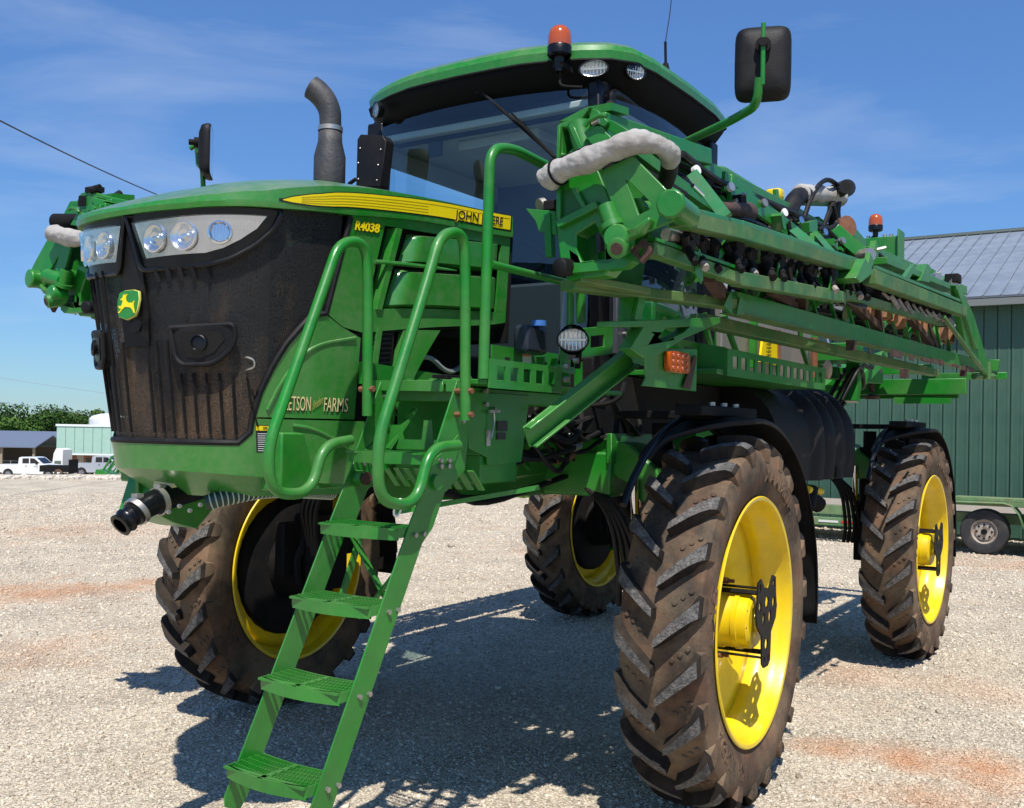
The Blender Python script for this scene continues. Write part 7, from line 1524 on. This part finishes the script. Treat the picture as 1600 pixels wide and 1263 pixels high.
    q = M(); q.tube(fillet([(-1.135, 1.500, 3.187), (-1.334, 1.500, 3.364), (-1.576, 1.500, 3.434)], .08), .055, 12); q.tube(fillet([(-2.199, 1.500, 3.341), (-2.148, 1.500, 3.430), (-2.233, 1.500, 3.572), (-1.987, 1.630, 3.550)], .1), .045, 12, None); q.cyl((-2.237, 1.490, 3.574), (-2.649, 1.450, 3.700), .065, 14); q.split('elbow_hose', hose_m, B)
    q = M(); wp = smoothpath([(-1.420, 1.500, 3.402), (-1.751, 1.500, 3.469), (-2.112, 1.500, 3.525), (-2.297, 1.500, 3.549)], 2); q.tube(wp, .05, 14, [.055 + .012 * math.sin(i * 2.3) for i in range(len(wp))]); q.build('hose_wrap', cloth, B, ang=80)
    q = M(); q.beam((-1.423, 1.500, 3.342), (-2.237, 1.500, 3.492), .03, .025); q.build('elbow_bracket', dusty, B)
    for (pts, r) in (([(-1.337, 1.550, 3.211), (-1.522, 1.550, 3.429), (-1.791, 1.550, 3.578), (-2.056, 1.550, 3.592), (-2.135, 1.550, 3.555)], .016), ([(-1.738, 1.550, 3.221), (-1.916, 1.550, 3.403), (-2.263, 1.500, 3.587)], .016), ([(-1.380, 1.630, 3.159), (-1.822, 1.630, 3.249), (-1.699, 1.630, 3.373)], .014)):
        q = M(); q.tube(smoothpath(pts, 3), r, 8); q.build('hose_loop', hose_m, B)
    # rear fold joint cluster
    q = M(); q.beam((-1.953, 1.550, 3.258), (-2.079, 1.740, 3.068), .10, .09); q.beam((-2.354, 1.500, 3.378), (-2.869, 1.500, 3.301), .08, .08); q.beam((-2.014, 1.400, 3.327), (-2.795, 1.450, 3.231), .08, .10); q.beam((-2.770, 1.550, 3.234), (-6.562, 1.550, 3.420), .14, .09); q.beam((-2.302, 1.760, 3.086), (-4.547, 1.800, 3.171), .14, .05); q.split('rear_fold_link', green, B, bevel=.004)
    q = M(); q.lathe([(-.1, .05), (0, .05), (.01, .075), (.05, .075), (.055, 0)], (-2.033, 1.600, 3.281), (.5, .8, .1), 14); q.build('copper_boss', copper, B)
    q = M(); q.plate([(-2.173, 1.920, 2.904), (-2.392, 1.920, 2.946), (-2.677, 1.920, 3.102), (-2.577, 1.920, 3.092)], (0, .03, 0)); q.plate([(-3.192, 1.740, 3.063), (-3.540, 1.740, 3.094), (-3.577, 1.740, 3.216), (-3.441, 1.740, 3.227)], (0, .12, 0)); q.split('upright_fin', green, B)
    q = M()
    for p in ((-4.133, 1.740, 3.204), (-4.807, 1.740, 3.259), (-5.010, 1.740, 3.303), (-1.965, 1.740, 3.068)): q.cyl(V(p), V(p) + V(.05, .08, 0), .045, 10)
    q.build('clip_bolts', steel, B); q = M(); q.tube([(-4.882, 1.600, 3.296), (-5.012, 1.740, 3.280)], .06, 10); q.build('tail_tube', green, B)
    q = M(); q.box((-4.799, 1.800, 3.294), (.14, .12, .08)); q.build('tail_sensor', matblack, B, bevel=.01)
    # tail arm
    q = M(); q.plate([(-4.008, 1.920, 3.128), (-4.228, 1.920, 3.134), (-4.835, 1.920, 2.972), (-5.567, 1.920, 2.636), (-5.943, 1.920, 2.549), (-5.690, 1.920, 2.461), (-5.192, 1.920, 2.581), (-4.494, 1.920, 2.672), (-4.129, 1.920, 2.962)], (0, .05, 0)); q.build('tail_arm', green, B, bevel=.005)
    q = M(); q.plate([(-3.897, 1.970, 3.079), (-4.176, 1.970, 3.061), (-5.073, 1.970, 2.687), (-4.812, 1.970, 2.667)], (0, .03, 0)); q.build('tail_arm_flange', green, B, bevel=.003)
    q = M(); q.beam((-3.345, 2.000, 2.797), (-5.170, 2.000, 2.501), .03, .02); q.tube([(-5.325, 1.900, 2.453), (-6.769, 1.900, 2.532)], .03, 8); q.cyl((-5.694, 1.940, 2.608), (-5.708, 1.940, 2.449), .05, 10); q.build('tail_brace', dusty, B)
    # --- nozzle bodies between upper and middle chords, and diagonal struts
    nb = M(); nw = M(); hs_ = M(); tipm = pmat('worn_white_tip', (.32, .29, .25), .6, dirt=(.15, .1, .07), dirt_amt=.8, dirt_scale=20)
    A0, A1 = V((1.383, 1.940, 2.630)), V((-1.293, 1.920, 2.816)); B0, B1 = V((1.261, 1.900, 2.561)), V((-1.374, 1.900, 2.727))
    for k in range(19):
        t = (k + .5) / 19; a = A0.lerp(A1, t) + V(rd.uniform(-.03, .03), 0, 0); b = B0.lerp(B1, t); c = a.lerp(b, .45 + rd.uniform(-.08, .08)) + V(0, rd.uniform(-.03, .03), 0); z_ = rd.uniform(.75, 1.15)
        z1 = M(); z1.cyl(a, c + V(0, 0, -.02), .022 * z_, 8); z1.lathe([(-.03, 0), (-.03, .034 * z_), (.0, .042 * z_), (.03, .03 * z_), (.032, 0)], c, V(.3, 1, -.2), 10); z1.cyl(c, c + V(.05, .05, -.06), .022 * z_, 8); z1.box(c + V(-.03, 0, .04), (.09, .05, .04), Matrix.Rotation(rd.uniform(-.5, .5), 3, 'Y'))
        z1.mat(1); z1.cyl(c + V(.05, .05, -.06), c + V(.07, .07, -.085), .018 * z_, 8); z1.build('nozzle_body', [matblack if k % 4 else blackp, tipm if k % 4 == 1 else matblack], B)
        if k % 3 == 1: z1 = M(); z1.plate([c + V(.06, .03, .0), c + V(.10, .03, -.10), c + V(.03, .03, -.14), c + V(0.0, .03, -.05)], (0, .006, 0)); z1.build('hanger_tab', green, B)
        hs_.tube(smoothpath([c + V(0, -.02, .03), c + V(-.08, .02, -.05 + rd.uniform(-.04, .04)), c + V(-.2, -.03, rd.uniform(-.02, .05))], 2), .010, 6)
    for k in range(14):
        t = rd.random(); a = A0.lerp(A1, t) + V(0, rd.uniform(-.12, .05), -.04); b = a + V(rd.uniform(-.5, -.15), rd.uniform(-.05, .08), rd.uniform(-.10, .02)); hs_.tube(smoothpath([a, (a + b) / 2 - V(0, 0, .06), b], 2), .014, 6)
    q = M(); q.tube([A0 + V(0, -.05, .0), A1 + V(0, -.05, .0)], .026, 8); q.split('spray_line', steel, B)
    C0_, C1_ = V((-1.626, 1.900, 2.798)), V((-3.976, 1.900, 2.857))
    for k in range(11):
        t = (k + .5) / 11; c = C0_.lerp(C1_, t); nb.cyl(c + V(0, 0, .05), c + V(0, 0, -.08), .05, 8); nb.ball(c, .065, 8, 6); nw.cyl(c + V(.05, .05, -.02), c + V(.02 + rd.uniform(-.03, .03), .09, -.06 - rd.uniform(0, .05)), rd.uniform(.008, .018), 6)
    br = M()
    for (px_, py_) in ((0, 0),): pass
    for k, p in enumerate(((-2.020, 1.760, 2.736), (-2.463, 1.760, 2.758), (-2.685, 1.760, 2.754), (-2.919, 1.760, 2.741), (-3.513, 1.760, 2.760), (-3.675, 1.760, 2.755), (-4.405, 1.780, 2.779), (-4.685, 1.780, 2.771), (-4.502, 1.550, 2.740), (-4.395, 1.740, 2.808), (-1.983, 1.740, 2.758))):
        c = V(p); br.cyl(c + V(0, 0, .05), c + V(.02, .02, -.06), .065, 10, .045); nb.box(c + V(0, -.02, .08), (.12, .05, .05))
    nb.split('nozzle_body', matblack, B); nw.split('nozzle_tip', tipm, B); br.split('nozzle_cap', brownp, B); hs_.split('spray_hose', hose_m, B)
    st = M()
    for (a, b) in (((-1.502, 1.800, 2.716), (-2.418, 1.760, 2.623)), ((-2.107, 1.800, 2.787), (-2.437, 1.760, 2.602)), ((-3.107, 1.800, 2.782), (-3.922, 1.800, 2.630)), ((-3.666, 1.800, 2.814), (-4.101, 1.800, 2.617)), ((-0.669, 1.760, 2.650), (-0.737, 1.740, 2.551)), ((-0.062, 1.800, 2.607), (-0.601, 1.740, 2.572)), ((0.981, 1.900, 2.523), (0.541, 1.780, 2.503))): st.beam(a, b, .05, .05)
    st.split('brown_strut', rust, B)
    # lattice between chords B and C: green uprights, tubes
    lt = M(); rdd = random.Random(9)
    for k in range(16):
        t = k / 15; a = V((1.171, 1.760, 2.596)).lerp(V((-4.678, 1.780, 2.872)), t); b = V((-0.098, 1.600, 2.564)).lerp(V((-5.416, 1.760, 2.629)), min(1, t + .04)); b.x = a.x - .22 * (1 if k % 2 else -1); lt.beam(a, b, .035, .035)
    lt.split('lattice_upright', green, B)
    m2 = M()
    for k in range(40):
        t = rdd.random(); a = V((-0.317, 1.550, 2.661)).lerp(V((-5.610, 1.550, 2.835)), t) + V(0, rdd.uniform(-.1, .1), rdd.uniform(-.1, .08)); m2.box(a, (rdd.uniform(.05, .16), .06, rdd.uniform(.04, .12)), Matrix.Rotation(rdd.uniform(-.6, .6), 3, 'Y'))
    m2.build('inner_nozzle_bodies', matblack, B)
    m3 = M(); m3.tube([(-0.275, 1.530, 2.640), (-5.612, 1.550, 2.804)], .028, 8); m3.tube([(0.212, 1.550, 2.690), (-5.492, 1.570, 3.009)], .03, 8); m3.split('spray_line', steel, B)
    for k in range(9):
        t = rdd.random(); a = V((1.258, 1.740, 2.838)).lerp(V((-2.249, 1.600, 3.082)), t); b = a + V(rdd.uniform(-1.2, -.5), rdd.uniform(-.1, .1), rdd.uniform(-.05, .12)); q = M(); q.tube(smoothpath([a, (a + b) / 2 + V(0, .02, rdd.uniform(-.08, .12)), b]), .015, 6); q.build('boom_hose', hose_m, B)
    for (a, b, r) in (((1.223, 1.900, 2.694), (-1.442, 1.880, 2.870), .014), ((0.369, 1.780, 2.584), (-1.280, 1.800, 2.675), .014), ((-0.031, 1.660, 2.559), (-5.414, 1.760, 2.653), .016), ((-1.592, 1.920, 2.816), (-4.189, 1.920, 2.904), .014)):
        q = M(); q.tube([a, b], r, 8); q.build('tie_rail', green, B)
    for k in range(14):
        c = V((0.181, 1.740, 2.586)).lerp(V((-4.472, 1.820, 2.728)), k / 13); q = M(); q.beam(c + V(.10, 0, .10), c + V(-.12, 0, -.10), .018, .02); q.build('thin_brace', green, B)
    # hose bundles clipped along the folded sections
    def bundle(a, b, n, spread, r0, r1, sag):
        a = V(a); b = V(b)
        for k in range(n):
            o1 = V(0, rdd.uniform(-spread, spread), rdd.uniform(-spread, spread)); pts = []
            for i in range(9):
                t = i / 8; pts.append(a.lerp(b, t) + o1 + V(0, rdd.uniform(-.02, .02), rdd.uniform(-.02, .02) - sag * abs(math.sin(t * math.pi * 4)) * rdd.uniform(.4, 1)))
            q = M(); q.tube(smoothpath(pts, 2), rdd.uniform(r0, r1), 6); q.build('boom_hose', hose_m, B)
    bundle((0.930, 1.780, 2.667), (-1.900, 1.760, 2.870), 8, .06, .010, .018, .02)
    bundle((-0.186, 1.600, 2.635), (-5.139, 1.640, 2.803), 6, .07, .010, .018, .03)
    bundle((0.681, 1.600, 3.084), (-2.391, 1.560, 3.188), 6, .05, .010, .020, .04)
    bundle((0.635, 1.400, 3.004), (-2.481, 1.400, 3.085), 5, .08, .012, .022, .03)
    for k in range(7):
        c = V((0.536, 1.600, 3.053)).lerp(V((-2.320, 1.580, 3.148)), (k + rdd.random() * .5) / 7.5)
        q = M(); q.tube([c, c + V(-rdd.uniform(.10, .25), .01, rdd.uniform(.0, .04))], rdd.uniform(.022, .035), 10); q.build('valve_body', rdd.choice([matblack, gloss_black, blackp, rust]), B)
        q = M(); q.lathe([(0, .012), (.0, .024), (.02, .024), (.022, 0)], c + V(.05, .05, .03), V(.3, .9, .2), 10); q.build('hose_fitting', rdd.choice([steel, white, steel, chrome]), B)
    bl = M()
    for (a, b, n) in (((1.561, 2.045, 2.634), (-0.950, 2.010, 2.804), 16), ((0.416, 1.800, 2.475), (-4.946, 1.950, 2.529), 22), ((-1.146, 2.050, 2.784), (-3.709, 2.030, 2.894), 9)):
        a = V(a); b = V(b)
        for k in range(n): c = a.lerp(b, (k + .5) / n); bl.cyl(c, c + V(0, .014, 0), .012, 6)
    # welded gussets and cleats that tie the chords together
    for k in range(7):
        c = V((1.217, 1.960, 2.690)).lerp(V((-0.970, 1.950, 2.848)), k / 6); d = V((1.069, 1.900, 2.530)).lerp(V((-0.775, 1.900, 2.655)), k / 6); d.x = c.x
        q = M(); q.beam(c - V(.0, .03, .03), d + V(.10 if k % 2 else -.10, 0, .03), .022, .030); q.build('chord_strut', green if k % 2 else dusty, B)
    return B
boom(False); boom(True)
# second small rail of hoses on the right boom is the mirrored build above
bpy.context.view_layer.update()

STUFF = ('clip_brackets', 'clip_bolts', 'valve_blocks', 'inner_nozzle_bodies', 'hose_fittings', 'hydraulic_manifold', 'grille_ribs', 'rust_patches', 'tread_studs', 'rail_bolts', 'wheel_bolts', 'tread_bolts', 'hinge_bolts', 'vent_teeth', 'stripe_lines', 'decal_text_lines', 'data_plate_print', 'gauge_marks', 'hose_spiral', 'safety_chain', 'underside_fins', 'lamp_diodes')
for o in scene.objects:
    if o.type == 'MESH' and (o.name.split('.')[0] in STUFF or o.name.split('.')[0] in ('bolt', 'screw')) and o.parent is not None: o['kind'] = 'stuff'
